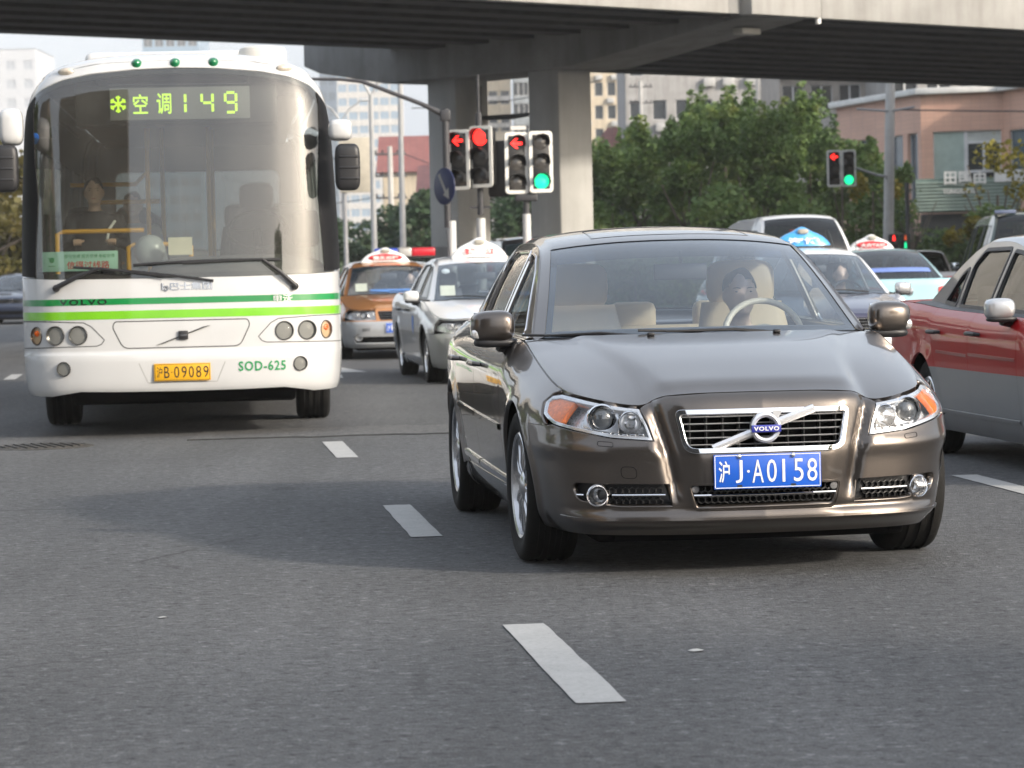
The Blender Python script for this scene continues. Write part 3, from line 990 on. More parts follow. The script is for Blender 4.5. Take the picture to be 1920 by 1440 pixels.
        tops = [(u, float(Pm.zt(T - u)) - .004) for u in np.linspace(0, T - tq, 10)]
        panel('tail_panel', mirror_poly(tops + [(T - tq, zsr + g), (0, zsr + g)]), fnr, s.paint, root, res=res, flange=.015, sgn=-1)
        for sd in (1, -1):
            lp = p.get('tail', [(.45, .62), (.45, .82), (.70, .84), (.80, .82), (.78, .62)])
            panel('tail_lamp', [(sd * a, b) for a, b in rounded(lp, .03)], fnr, M_REDL, root, res=.06, flange=.012, lift=.010, sgn=-1)
        s.fnr = fnr
        rbox('underbody', (0, (fa + ra) / 2, zl + .02), (p['W'] * .70, p['L'] * .84, .12), M_DARK, root, bevel=.02)
        shade_row = [(x, .24 + .12 * (abs(x) / s.W2)**2, 0) for x in np.linspace(-s.W2 * .62, s.W2 * .62, 15)]  # dark panel added to block light and deepen shade under the bumper
        grid('air_dam', np.array([[(x, y, zl + .05) for x, y, _ in shade_row], [(x, y + .02, zl - .035) for x, y, _ in shade_row], [(x, y + .6, zl - .035) for x, y, _ in shade_row]]), M_DARK, root)

    def hood(s):
        p, Pm, root = s.sp, s.pm, s.root
        tK, tE = p['hood_corner'](Pm), Pm.ty(p['hood_end'])
        ns, nu = 34, 41
        yc0 = Pm.P([0], [float(Pm.zt(0))])[0]
        y1, z1 = p['hood_c']
        u = np.linspace(0, 1, nu)
        tt = np.interp(u, np.linspace(0, 1, 200), np.linspace(0, tK, 200))
        fr = Pm.top(tt)
        # reparametrise the front edge by x
        fy, fz = np.interp(u * fr[-1, 0], fr[:, 0], fr[:, 1]), np.interp(u * fr[-1, 0], fr[:, 0], fr[:, 2])
        rows = []
        S = np.linspace(0, 1, ns)
        sd = Pm.top(np.linspace(tK, tE, ns))
        zc = pch([(0, fz[0])] + [(a, b) for a, b in p['hood_z']] + [(1, z1)])
        for i, q in enumerate(S):
            A = sd[i]
            yc = fy[0] + (y1 - fy[0]) * q
            gy = u**2.0
            gz = u**p.get('hood_pow', 2.6)
            y = yc + (A[1] - yc) * gy
            z = zc(q) + (A[2] - zc(q)) * gz
            ry = fy - (fy[0] + (sd[0][1] - fy[0]) * gy)
            rz_ = fz - (fz[0] + (sd[0][2] - fz[0]) * gz)
            y = y + ry * (1 - q)**2.2
            z = z + rz_ * (1 - q)**2.6
            if p.get('hood_v'):
                x0, x1, hgt = p['hood_v']
                xe = (x0 + (x1 - x0) * q) / A[0]
                z = z + hgt * (1 - sstep(xe - .035, xe + .06, u)) * sstep(0, .12, q) * (1 - .3 * q)
            rows.append(np.stack([A[0] * u, y, z], -1))
        H = np.array(rows)
        H = H - [0, 0, .0]
        L = H[:, ::-1] * [-1, 1, 1]
        full = np.concatenate([L[:, :-1], H], 1)
        full = np.concatenate([full[:1] + [0, .012, -.02], full, full[-1:] + [0, .0, -.025]], 0)
        e0, e1 = full[:, :1] + [.004, 0, -.025], full[:, -1:] + [-.004, 0, -.025]
        inner = full.copy()
        inner[:, :1] += [.003, 0, 0]; inner[:, -1:] -= [.003, 0, 0]
        s.hoodP = full
        grid('hood', np.concatenate([e0, inner, e1], 1), s.sp.get('hood_paint', s.paint), root, ang=50)

    def green(s):
        p, Pm, root = s.sp, s.pm, s.root
        rail = catmull([(y, z) for y, z in p['rail']], 10)        # (y,z) A-pillar base .. roof .. C-pillar base
        n = len(rail)
        ix = p['rail_idx']                                        # control indices of windscreen top, rear window top
        i1, i2 = ix[0] * 10, ix[1] * 10
        X = s.xs(rail[:, 0], rail[:, 1])
        q = np.arange(n)
        bow = pch([(0, p['bow'][0]), (i1, p['bow'][1]), ((i1 + i2) / 2, 0), (i2, p['bow'][2]), (n - 1, p['bow'][3])])(q)
        crown = pch([(0, p['crown'][0]), (i1, p['crown'][1]), ((i1 + i2) / 2, p['crown'][2]), (i2, p['crown'][1]), (n - 1, p['crown'][0])])(q)
        def surf(i, u, sink=0.):
            x = u * X[i]
            y = rail[i, 0] - bow[i] * (1 - u * u)
            z = rail[i, 1] + crown[i] * (1 - np.abs(u)**2.4) - sink - .02 * np.maximum(0, np.abs(u) - .93) / .07
            return np.stack([x, y, z], -1)
        s.surf, s.rail, s.i1, s.i2, s.railX = surf, rail, i1, i2, X
        ub = p.get('ub', .93)
        U = np.linspace(-1, 1, 41)
        roofU = np.r_[np.linspace(-1, -.86, 8), np.linspace(-.82, .82, 25), np.linspace(.86, 1, 8)]
        grid('roof', np.array([surf(i, roofU) for i in range(i1, i2 + 1)]), s.sp.get('roof_paint', s.paint), root, flip=True, ang=60)
        for sd in (1, -1):
            ua = np.linspace(ub, 1, 8) * sd
            for nm, a, b in (('a_pillar', 0, i1), ('c_pillar', i2, n - 1)):
                grid(nm, np.array([surf(i, ua) for i in range(a, b + 1)]), s.sp.get('pillar_paint', s.paint), root, flip=sd > 0, ang=60)
        for nm, a, b in (('windscreen', 0, i1), ('rear_window', i2, n - 1)):
            ug = np.linspace(-ub, ub, 31)
            gl = grid(nm, np.array([surf(i, ug, .004) for i in range(a, b + 1)]), M_WSC if nm == 'windscreen' else p.get('sideg', M_SIDEG), root, flip=True)
            # black ceramic border just under the glass edge
            A = np.array([surf(i, ug, .009) for i in range(a, b + 1)])
            k = A.shape[0] - 1
            m = MB()
            def strip(P0, P1):
                for j in range(len(P0) - 1): m.quad(P0[j], P0[j + 1], P1[j + 1], P1[j])
            bw = p.get('frit', .05)
            def lerp(a_, b_, d_):
                l = np.linalg.norm(b_ - a_, axis=-1, keepdims=True)
                return a_ + (b_ - a_) / np.maximum(l, 1e-6) * d_
            strip(A[0], lerp(A[0], A[k], bw if nm == 'windscreen' else bw * .6)); strip(A[k], lerp(A[k], A[0], bw * .6))
            strip(A[:, 0], lerp(A[:, 0], A[:, -1], bw * .55)); strip(A[:, -1], lerp(A[:, -1], A[:, 0], bw * .55))
            m.build('frit_band', M_BLACK, gl)
        if p.get('sunstrip'):
            ug = np.linspace(-ub, ub, 31)
            grid('sun_shade_band', np.array([surf(i, ug, .007) for i in range(i1 - p['sunstrip'], i1 + 1)]), MATS.get('sunstrip') or glass('sunstrip', (.05, .10, .20), 1.1, 1.0), root)
        # cowl between hood and windscreen
        hp = s.hoodP[-1]
        base = surf(0, np.linspace(-1, 1, len(hp)))
        mid = (hp + base) / 2 - [0, 0, .012]
        grid('cowl', np.stack([hp - [0, .01, .012], mid, base + [0, .01, -.004]], 0), M_BLACK, root)
        # cabin side with window openings
        y0, y1 = p['rail'][0][0], p['rail'][-1][0]
        belt = [(y, s.ztY(y) + .004) for y in np.linspace(y0 + .02, y1 - .02, 24)]
        out = belt + [(y, z - .016) for y, z in rail[::-1][2:-2:2]]
        wins = [rounded(w, p.get('win_r', .035)) for w in p['windows']]
        for sd in (1, -1):
            f = lambda y, z, sd=sd: np.stack([sd * s.xs(y, z), y, z], -1)
            panel('cabin_side', out, f, s.sp.get('pillar_paint', s.paint), root, holes=wins, res=.06, seg=.04, flange=.03, hflange=.014, sgn=sd)
            for w in wins:
                gp = panel('side_window', inset(w, -.004), f, p.get('sideg', M_SIDEG), root, res=.08, flange=0, sgn=sd, lift=-.010)
                ribbon('window_trim', inset(w, -.004), f, p.get('trim_w', .014), p.get('trim', M_BLACK), gp, lift=.004 * sd, closed=True, thick=.008 * sd)
            for (a, b) in p.get('pillar_black', []):
                z0, z1 = s.ztY(a) + .02, float(np.interp(a, rail[:, 0], rail[:, 1])) - .05
                panel('door_pillar', [(a, z0), (b, z0), (b, z1), (a, z1)], f, M_BLACK, root, res=.1, flange=.004, sgn=sd, lift=.002)
            # belt ledge between door skin and glass
            yy = np.linspace(y0 - .02, y1, 30)
            tp = Pm.top(Pm.tyv(yy), .001)
            a = tp * [sd, 1, 1]
            b_ = np.stack([sd * (s.xs(yy, tp[:, 2]) - .012), yy, tp[:, 2] + .010], -1)
            grid('belt_moulding', np.stack([a, (a + b_) / 2 + [0, 0, .006], b_], 0), p.get('belt', M_BLACK), root, flip=sd > 0)
            # roof edge fillet between side and roof skin
            rr = rail[2:-2]
            e0 = np.stack([sd * s.xs(rr[:, 0], rr[:, 1] - .016), rr[:, 0], rr[:, 1] - .016], -1)
            e1 = np.array([surf(i, np.array([sd * 1.0]))[0] for i in range(2, n - 2)])
            grid('roof_rail', np.stack([e0, (e0 + e1) / 2 + [sd * .006, 0, 0], e1], 0), s.sp.get('pillar_paint', s.paint), root, flip=sd > 0)
        # rear deck
        tE, tR = Pm.ty(min(y1, p['quarter_end'] - .1)), Pm.T
        ys = np.linspace(y1 - .02, p['L'] - .06, 14)
        rows = []
        bz = surf(n - 1, np.linspace(0, 1, 15))
        zr0 = float(Pm.zt(Pm.T))
        for k, yq in enumerate(ys):
            q_ = k / 13
            tcur = Pm.ty(yq)
            A = Pm.top([tcur])[0]
            u_ = np.linspace(0, 1, 15)
            zc = (bz[0, 2] + .0) * (1 - q_) + (zr0 + .008) * q_
            y_c = bz[0, 1] * (1 - q_) + (Pm.top([Pm.T])[0][1]) * q_
            rows.append(np.stack([A[0] * u_, y_c + (A[1] - y_c) * u_**2, zc + (A[2] - zc) * u_**3], -1))
        Hh = np.array(rows)
        full = np.concatenate([Hh[:, ::-1][:, :-1] * [-1, 1, 1], Hh], 1)
        grid('boot_lid', full, s.paint, root, ang=60)

    def wheels(s, style='multi', spokes=10, steer=0., detail=True):
        p = s.sp
        tw = p.get('tw', .215)
        for sd in (1, -1):
            xo = s.W2 * p.get('wheel_in', .965) - tw / 2
            wheel(s.root, sd * xo, p['fa'], p['wr'], tw, p['rim'], sd, spokes, style, steer, detail)
            wheel(s.root, sd * xo, p['ra'], p['wr'], tw, p['rim'], sd, spokes, style, 0, detail)

    def cabin(s, mat, dash, wheel_mat, lhd=1, rear=True):
        """seats, dashboard, steering wheel, floor, inside mirror; driver on local +x"""
        p, root = s.sp, s.root
        y0 = p['rail'][0][0]
        zb = p['rail'][0][1]
        w = s.W2
        dz = p.get('seat_dz', 0.)
        ys = y0 + .62
        for x in (-.40 * w / .9, .40 * w / .9): seat(root, x, ys, mat, z0=dz, h=p.get('seat_h', .62), hw=p.get('head_w', .145), w=p.get('seat_w', .5))
        if rear:
            m = MB()
            m.ell((0, ys + .98, .42 + dz), (w * .74, .28, .12), e=.5)
            m.box((0, ys + 1.27, .70 + dz), (w * 1.42, .15, .52), rx=R(-18))
            m.build('rear_bench', mat, root, bevel=.05, seg=3)
            for x in (-.42, 0, .42): rbox('rear_headrest', (x * w / .9, ys + 1.36, 1.0 + dz), (.24, .10, .16), mat, root, bevel=.04)
        # dashboard following the windscreen base
        U = np.linspace(-.94, .94, 21)
        A = s.surf(2, U, .045)
        rows = [A + [0, .02, 0], A + [0, .16, .012], A + [0, .30, .0], A + [0, .38, -.06], A + [0, .40, -.30]]
        rows = [r * [1, 1, 1] for r in rows]
        grid('dashboard', np.array(rows), dash, root, flip=False, ang=80)
        xw = lhd * .38 * w / .9
        m = MB()
        c = Vector((xw, y0 + .50, zb - .035 + dz * .6))
        tilt = Matrix.Rotation(R(-25), 3, 'X')
        ring = [c + tilt @ Vector((.185 * math.cos(a), 0, .185 * math.sin(a))) for a in np.linspace(0, 2 * math.pi, 33)[:-1]]
        m.tube(ring + [ring[0]], .015, 8, cap=False)
        for a in (R(200), R(-20), R(270)):
            m.tube([c, c + tilt @ Vector((.18 * math.cos(a), 0, .18 * math.sin(a)))], .016, 8)
        m.ell(tuple(c), (.075, .04, .06))
        m.tube([c, c + Vector((0, -.25, -.12))], .03, 10)
        m.build('steering_wheel', wheel_mat, root, ang=60)
        c = s.surf(s.i1 - 3, np.array([0.0]), .10)[0]
        mm = MB().box(tuple(c + [0, .02, -.01]), (.25, .03, .075)); mm.tube([c + [0, 0, .03], c + [0, -.01, .09]], .010, 6)
        mm.build('rear_view_mirror', M_BLACK, root, bevel=.012)
        # floor, headliner, boot divider
        rbox('cabin_floor', (0, (y0 + p['rail'][-1][0]) / 2 - .05, .26), (w * 1.5, p['rail'][-1][0] - y0, .05), M_INT, root, bevel=.01)
        U = np.linspace(-.95, .95, 9)
        grid('headliner', np.array([s.surf(i, U, .03) for i in range(s.i1 + 1, s.i2)]), pm('headliner_cloth', (.32, .31, .29), .9), root, flip=True)
        grid('parcel_shelf', np.array([s.surf(len(s.rail) - 2, U, .03) + [0, d, -.0] for d in (-.35, .0)]), M_INT, root)

    def mirrors(s, mat, y, z, x=None, size=(.10, .07, .075), lamp=False):
        for sd in (1, -1):
            xx = (x or s.W2) * sd
            m = MB()
            m.ell((0, 0, 0), (size[0], size[1], size[2]), 24, 16, e=.62)
            V = []
            for a, b, c in m.v:
                k = (a * sd / size[0])
                yy = b if b < .0 else b * .35
                c2 = c * (1 - .13 * k) + (-.010 * k if c < 0 else .006 * k)
                V.append((xx + a + sd * size[0] * .9, y + yy + .012 * k, z + c2))
            m.v = V
            hd = m.build('wing_mirror', mat, s.root, ang=180)
            rbox('mirror_glass', (xx + sd * size[0] * .9, y + size[1] * .36, z), (size[0] * 1.6, .006, size[1] * 1.5), M_MIRROR, hd, bevel=.002)
            b = MB()
            b.ell((xx + sd * size[0] * .75, y + .0, z - size[2] * .98), (size[0] * 1.02, size[1] * .8, size[2] * .30), 18, 8, e=.6)
            b.tube([(xx + sd * .06, y + .01, z - size[2] * 1.05), (xx - sd * .02, y + .03, z - size[2] * 1.35), (xx - sd * .10, y + .05, z - size[2] * 1.25)], [.036, .034, .04], 10)
            b.build('mirror_foot', M_BLACK, hd, ang=60)
            if lamp:
                l = MB()
                l.ell((xx + sd * size[0] * 1.62, y - size[1] * .42, z - size[2] * .45), (.030, .028, .024), 12, 8, e=.7)
                l.build('indicator', pm('clear_indicator', (.75, .74, .72), .1, .6, var=.3, vscale=140), hd)

    def plate(s, txt, y, z, w=.44, h=.14, mat=None, ink=None, rear=False, tilt=0.):
        d = -1
        pl = MB().box((0, y, z), (w, .004, h)).build('number_plate', mat or M_PLATEB, s.root, bevel=.0015)
        ink = ink or M_WHITE
        pf = flat((0, y - .003, z), (1, 0, 0), (0, 0, 1))
        b = MB()
        for (cx, cz, dx, dzz) in ((0, h / 2 - .005, w - .012, .003), (0, -h / 2 + .005, w - .012, .003), (-w / 2 + .005, 0, .003, h - .012), (w / 2 - .005, 0, .003, h - .012)):
            b.box((cx, y - .0025, z + cz), (dx, .001, dzz))
        b.build('plate_border', ink, pl, smooth=False)
        return pl, pf
# ------------------------------------------------------------------ the bronze sedan in front
M_BRONZE = paint('bronze_metallic_paint', (.124, .106, .093), .93, 1.0)
def sedan_extra(a, z):
    xv = np.interp(z, [.25, .38, .5, .70, .75], [.355, .37, .395, .465, .49])
    v = .026 * np.exp(-((a - xv) / .026)**2) * sstep(.27, .40, z)
    nose = -.024 * (1 - sstep(xv - .14, xv - .02, a)) * sstep(.22, .34, z)
    ledge = -.012 * np.exp(-((z - .525) / .035)**2) * sstep(xv + .01, xv + .06, a) * (1 - sstep(.9, 1.3, a))
    return v + nose + ledge
def sedan_xs(y, z):
    y = np.asarray(y, float); z = np.asarray(z, float)
    d = z - .95
    return .80 - .40 * d - .14 * d * np.abs(d) - .032 * (1 - sstep(1.4, 2.3, y)) - .05 * sstep(3.2, 4.4, y)
SEDAN = dict(
    L=4.85, W=1.86, fa=.955, ra=3.79, wr=.328, rim=.232, gap=.042, tw=.225, wheel_in=.972, paint=M_BRONZE,
    plan=[(x_ * .988, y_) for x_, y_ in [(0, 0), (.28, .016), (.50, .062), (.67, .135), (.79, .245), (.862, .40), (.897, .58), (.915, .82), (.924, 1.2), (.93, 1.8), (.93, 2.7), (.926, 3.4), (.91, 4.0), (.88, 4.4), (.80, 4.66), (.62, 4.79), (.35, 4.84), (0, 4.85)]],
    ztop=[('x', 0, .748), ('x', .22, .747), ('x', .40, .738), ('x', .455, .722), ('x', .50, .700), ('x', .56, .703), ('x', .66, .717), ('x', .78, .736), ('y', .43, .754), ('y', .56, .778), ('y', .8, .826), ('y', 1.15, .895), ('y', 1.45, .948), ('y', 2.2, .958), ('y', 3.0, .97), ('y', 3.7, .985), ('y', 4.2, .995), ('y', 4.6, .97), ('r', .35, .96), ('r', 0, .96)],
    fb=[(.16, .13), (.19, .085), (.212, .02), (.232, -.010), (.245, -.008), (.268, .014), (.31, .004), (.48, 0), (.56, .014), (.66, .034), (.76, .056)],
    ft=[(0, .035), (.012, .018), (.03, .006), (.06, 0), (.3, 0)],
    sb=[(.15, .12), (.19, .075), (.25, .045), (.34, .030), (.46, .014), (.58, .002), (.68, 0), (1.1, 0)],
    st=[(0, .112), (.02, .090), (.045, .064), (.075, .036), (.11, .014), (.15, .004), (.2, 0), (.9, 0)],
    rb=[(.15, .14), (.22, .06), (.32, .0), (.55, 0), (.7, .03), (1, .06)], rt=[(0, .03), (.03, .006), (.08, 0), (.9, 0)],
    tf=(.55, 1.05), extra=sedan_extra, z_low=.165, z_rock=.30, z_seam=.612, z_rseam=.62, doors=(1.50, 2.56, 3.58), quarter_end=4.58,
    headlight=lambda P: [(P.tx(.452), .562), (P.tx(.475), .62), (P.tx(.512), .689), (P.tx(.57), .695), (P.tx(.66), .708), (P.tx(.78), .727), (P.ty(.43), .742), (P.ty(.50), .735), (P.ty(.515), .712), (P.ty(.46), .665), (P.ty(.35), .627), (P.tx(.735), .598), (P.tx(.62), .575)],
    hl_n_inner=0, nose_x=(.22, .40, .455, .495),
    hl_bottom=lambda P: [(P.tx(.505), .689), (P.tx(.467), .62), (P.tx(.443), .554), (P.tx(.62), .567), (P.tx(.735), .590), (P.ty(.35), .6185), (P.ty(.40), .612)],
    fender_front=lambda P: [(P.ty(.40), .617), (P.ty(.47), .660), (P.ty(.527), .708), (P.ty(.512), .742), (P.ty(.47), .757)],
    front_holes=[rounded([(-.335, .515), (.335, .515), (.372, .672), (-.372, .672)], .03), rounded([(-.285, .278), (.285, .282), (.31, .376), (-.31, .376)], .02)]
        + [rounded([(q * .375, .288), (q * .60, .288), (q * .755, .312), (q * .775, .36), (q * .765, .388), (q * .385, .383)], [.004, .03, .03, .03, .02, .01]) for q in (1, -1)],
    hood_corner=lambda P: P.ty(.47), hood_end=1.42, hood_c=(1.13, .955), hood_z=[(.07, .770), (.2, .806), (.45, .868), (.75, .924)], hood_pow=3.0, hood_v=(.38, .58, .016),
    rail=[(1.45, .957), (1.85, 1.185), (2.22, 1.345), (2.55, 1.395), (2.95, 1.408), (3.35, 1.385), (3.85, 1.235), (4.28, 1.02)], rail_idx=(2, 5),
    bow=(.24, .17, -.12, -.16), crown=(.012, .042, .052), frit=.055, sunstrip=5, seat_h=.66, head_w=.17, seat_w=.54, sideg=M_SIDEL, xs=sedan_xs,
    windows=[[(1.70, .975), (2.50, .985), (2.50, 1.335), (2.30, 1.315), (2.08, 1.235)], [(2.60, .987), (3.40, 1.0), (3.40, 1.312), (3.15, 1.345), (2.60, 1.345)], [(3.47, 1.002), (3.86, 1.03), (3.72, 1.19), (3.47, 1.29)]],
    trim=M_CHROME, belt=M_CHROME, z_handle=.815, res=.045, bres=(.015, .022))
YAW = R(6.5)
SED_LOC = (1.018, 12.333, 0)
sed = Car(SEDAN, 'sedan_car', 'bronze metallic sedan with large slatted grille and blue plate in the foreground', SED_LOC, YAW)
sed.shell(); sed.hood(); sed.green()
sed.wheels('multi', 14, R(2.0))
sed.cabin(M_BEIGE, M_INT, pm('cream_wheel_leather', (.55, .47, .35), .5), 1)
sed.mirrors(M_BRONZE, 1.66, 1.005, .83, (.100, .086, .074), lamp=True)
def sedan_front():
    P, root = sed.pm, sed.root
    gap_m = M_DARK
    # --- grille
    outer = rounded([(-.328, .507), (.328, .507), (.366, .680), (-.366, .680)], [.05, .05, .03, .03], 6)
    inner = rounded([(-.315, .524), (.315, .524), (.349, .664), (-.349, .664)], [.035, .035, .018, .018], 6)
    f = lambda x, z: P.P(np.sign(x) * np.interp(np.abs(x), P.x[:P.imx], P.t[:P.imx]), z)
    fr = panel('grille_frame', outer, lambda x, z: f(x, z) - [0, .012, 0], M_CHROME, root, holes=[inner], res=.02, seg=.012, flange=.02, hflange=.02)
    rbox('grille_back', (0, .105, .595), (.74, .01, .20), M_DARK, root, bevel=0.001)
    def bow(x): return float(f(np.array([x]), np.array([.6]))[0][1])
    M_SLAT = pm('grille_slat', (.40, .40, .41), .35, .4)
    for k in range(5):
        z = .537 + k * .0285
        hw = .318 + (z - .51) * .2
        m = MB()
        for side in ((z + .004, z - .004),):
            xs_ = np.linspace(-hw, hw, 13)
            v = []
            for x in xs_:
                b = bow(x)
                v += [(x, b + .012, z + .003), (x, b + .008, z), (x, b + .012, z - .003), (x, b + .055, z - .001)]
            ff = []
            for i in range(12):
                for j in range(4): ff.append((i * 4 + j, i * 4 + (j + 1) % 4, i * 4 + 4 + (j + 1) % 4, i * 4 + 4 + j))
            m.add(v, ff)
        m.build('grille_slat', M_SLAT, root, ang=20)
    for x in np.arange(-.30, .31, .0667):
        if abs(x) < .03: continue
        MB().box((x, bow(x) + .036, .595), (.004, .045, .158)).build('grille_rib', pm('grille_rib_dark', (.035, .035, .037), .4, .4), root)
    # diagonal bar and ring emblem
    m = MB()
    for a, b in (((-.212, .521), (-.045, .586)), ((.045, .620), (.205, .676))):
        A, B = Vector((a[0], bow(a[0]) - .004, a[1])), Vector((b[0], bow(b[0]) - .010, b[1]))
        d = (B - A).normalized(); up = Vector((0, 1, 0)).cross(d).normalized()
        w = .0165
        V = []
        for Pp in (A, B):
            V += [Pp + up * w, Pp + Vector((0, -.012, 0)) + up * w * .35, Pp + Vector((0, -.012, 0)) - up * w * .35, Pp - up * w, Pp - up * w + Vector((0, .02, 0)), Pp + up * w + Vector((0, .02, 0))]
        m.add(V, [(i, (i + 1) % 6, 6 + (i + 1) % 6, 6 + i) for i in range(6)] + [tuple(range(6)), tuple(range(11, 5, -1))])
    m.build('diagonal_bar', pm('satin_chrome', (.88, .88, .89), .24, .7), root, ang=25)
    y = bow(0) - .022
    rg = MB()
    rg.lathe([(.040, .012), (.043, -.006), (.052, -.012), (.061, -.006), (.064, .012)], 48, 'Y', (0, y, .603), closed=True)
    rg.prism([(.030, .650), (.047, .633), (.066, .668), (.066, .672), (.030, .672)], y - .008, y + .008, 'Y')
    eb = rg.build('ring_emblem', pm('satin_chrome', (.88, .88, .89), .24, .7), root, ang=40)
    rbox('emblem_bar', (0, y - .012, .600), (.122, .010, .030), pm('emblem_blue', (.03, .04, .32), .3, coat=.8), eb, bevel=.003)
    text('emblem_letters', 'VOLVO', .104, .017, M_WHITE, eb, flat((0, y - .0178, .600), (1, 0, 0), (0, 0, 1)), .0004, bold=.03, spacing=1.15)
    # --- number plate
    py = float(f(np.array([0.]), np.array([.40]))[0][1]) - .022
    pl, pf = sed.plate('', py, .430)
    def glyph(ch, cx, w, h, cz=0., bold=.015):
        o = np.array([cx, py - .0035, .430 + cz])
        text('plate_character', ch, w, h, M_WHITE, pl, flat(o, (1, 0, 0), (0, 0, 1)), .0004, bold=bold)
    glyph('沪', -.178, .045, .088, bold=.012)
    glyph('J', -.117, .029, .092, bold=.0)
    glyph('.', -.079, .011, .011, bold=.02)
    for ch, cx, w in (('A', -.040, .046), ('0', .017, .040), ('1', .066, .011), ('5', .127, .040), ('8', .183, .041)):
        if ch == '1':
            MB().box((cx, py - .0035, .430), (.011, .001, .092)).build('plate_character', M_WHITE, pl, smooth=False)
        else: glyph(ch, cx, w, .092, bold=.0)
    for x in (-.115, .105):
        MB().lathe([(.001, -.007), (.008, -.006), (.010, 0)], 12, 'Y', (x, py - .003, .490)).build('plate_bolt', M_CHROME, pl)
        MB().box((x, py - .003, .372), (.020, .002, .008)).build('plate_slot', M_INKBLK, pl, smooth=False)
    # --- lower grille
    rbox('lower_grille_back', (0, .115, .325), (.66, .01, .14), M_DARK, root, bevel=.001)
    def hexmesh(x0, x1, z0, z1, yfun, pitch, name, inside):
        m = MB()
        r = pitch / math.sqrt(3)
        row = 0
        z = z0
        done = set()
        while z < z1 + r:
            x = x0 + (pitch / 2 if row % 2 else 0)
            while x < x1 + pitch:
                pts = [(x + r * math.sin(a), z + r * math.cos(a)) for a in [k * math.pi / 3 for k in range(6)]]
                for k in range(6):
                    a, b = pts[k], pts[(k + 1) % 6]
                    key = (round((a[0] + b[0]) * 500), round((a[1] + b[1]) * 500))
                    if key in done: continue
                    done.add(key)
                    if not (inside(*a) and inside(*b)): continue
                    A, B = Vector((a[0], yfun(a[0], a[1]), a[1])), Vector((b[0], yfun(b[0], b[1]), b[1]))
                    d = (B - A).normalized(); u = Vector((0, 1, 0)).cross(d) * .0022
                    q = Vector((0, .018, 0))
                    m.add([A + u, B + u, B - u, A - u, A + u + q, B + u + q, B - u + q, A - u + q], [(0, 1, 2, 3), (0, 4, 5, 1), (3, 2, 6, 7)])
                x += pitch
            z += r * 1.5
            row += 1
        return m.build(name, pm('mesh_grille_black', (.010, .010, .011), .5), root, smooth=False)
    hexmesh(-.31, .31, .27, .38, lambda x, z: float(f(np.array([x]), np.array([z]))[0][1]) + .022, .026, 'lower_mesh', lambda x, z: abs(x) < .28 + (z - .278) * .25 and .292 < z < .372)
    m = MB()
    m.tube([(x, bow(x) + .004, .333) for x in np.linspace(-.292, .292, 15)], .0055, 8)
    m.build('lower_chrome_bar', M_CHROME, root)
    for x in (-.285, .285):
        MB().lathe([(.001, -.006), (.014, -.005), (.017, .0), (.017, .02)], 16, 'Y', (x, bow(x) + .008, .358)).build('parking_sensor', pm('sensor_grey', (.16, .16, .165), .5), root)
    ribbon('lower_grille_rim', [(np.sign(x) * P.tx(abs(x)), z) for x, z in rounded([(-.29, .272), (.29, .272), (.315, .381), (-.315, .381)], .022)], P.P, .007, M_BRONZE, root, lift=.003, closed=True, thick=.006)
    # --- fog pockets and lamps
    for q in (1, -1):
        poly = rounded([(q * .375, .288), (q * .60, .288), (q * .755, .312), (q * .775, .36), (q * .765, .388), (q * .385, .383)], [.004, .03, .03, .03, .02, .01])
        tp = [(np.sign(x) * P.tx(abs(x)), z) for x, z in poly]
        panel('fog_pocket', inset(tp, -.006), P.P, M_BLACK, root, res=.03, flange=0, lift=-.034)
        def yf(x, z): return float(P.P(np.array([P.tx(abs(x))]), np.array([z]))[0][1]) + .020
        hexmesh(min(q * .43, q * .62), max(q * .43, q * .62), .285, .375, yf, .026, 'pocket_mesh', lambda x, z: .40 < abs(x) < .625 and .300 < z < .372)
        t0 = P.tx(.672)
        c, n, a = P.at(q * t0, .335, -.008)
        for nm, prof, mt in (('fog_lamp_ring', [(.036, .02), (.038, -.016), (.043, -.022), (.048, -.016), (.05, .02)], M_CHROME), ('fog_lamp_reflector', [(.002, .035), (.02, .03), (.034, .008), (.037, -.004)], M_ALLOY), ('fog_lamp_lens', [(.001, -.014), (.02, -.012), (.036, -.004)], M_GLASSC)):
            m = MB().lathe(prof, 32, 'Y', (0, 0, 0), closed=(nm == 'fog_lamp_ring'))
            ang_ = math.atan2(n[0], -n[1]) * .55
            o = m.build(nm, mt, root, ang=50)
            o.location = tuple(c); o.rotation_euler = (0, 0, ang_)
        m = MB()
        xs_ = [x for x in np.linspace(.405, .615, 8)]
        m.tube([P.at(q * P.tx(x), .338 - .0 * x, -.004)[0] for x in xs_], .0048, 8)
        m.build('fog_chrome_bar', M_CHROME, root)
        MB().tube([P.at(q * P.tx(x), .336, -.004)[0] for x in (.728, .745, .757)], .0048, 8).build('fog_chrome_tip', M_CHROME, root)
        # --- headlight
        hl = [(q * t, z) for t, z in sed.hl]
        hi = inset(hl, .010)
        M_HOUS = pm('headlamp_housing', (.72, .73, .75), .28, .5, var=.25, vscale=25)
        hs_ = panel('headlight', hl, P.P, M_GLASSC, root, res=.03, seg=.02, flange=0, lift=-.002)
        panel('headlight_housing', inset(hl, -.002), P.P, M_HOUS, hs_, res=.03, seg=.02, flange=0, lift=-.062)
        panel('headlight_bezel', hl, P.P, pm('bezel_silver', (.68, .69, .71), .22, .7), hs_, holes=[hi], res=.02, seg=.015, flange=0, hflange=.055, lift=-.006)
        ta, tb = P.tx(.775), P.ty(.505)
        am = [(q * t, z) for t, z in [(P.tx(.815), .630), (P.tx(.808), .722), (P.ty(.44), .732), (P.ty(.50), .728), (P.ty(.50), .705), (P.ty(.44), .662), (P.ty(.34), .632)]]
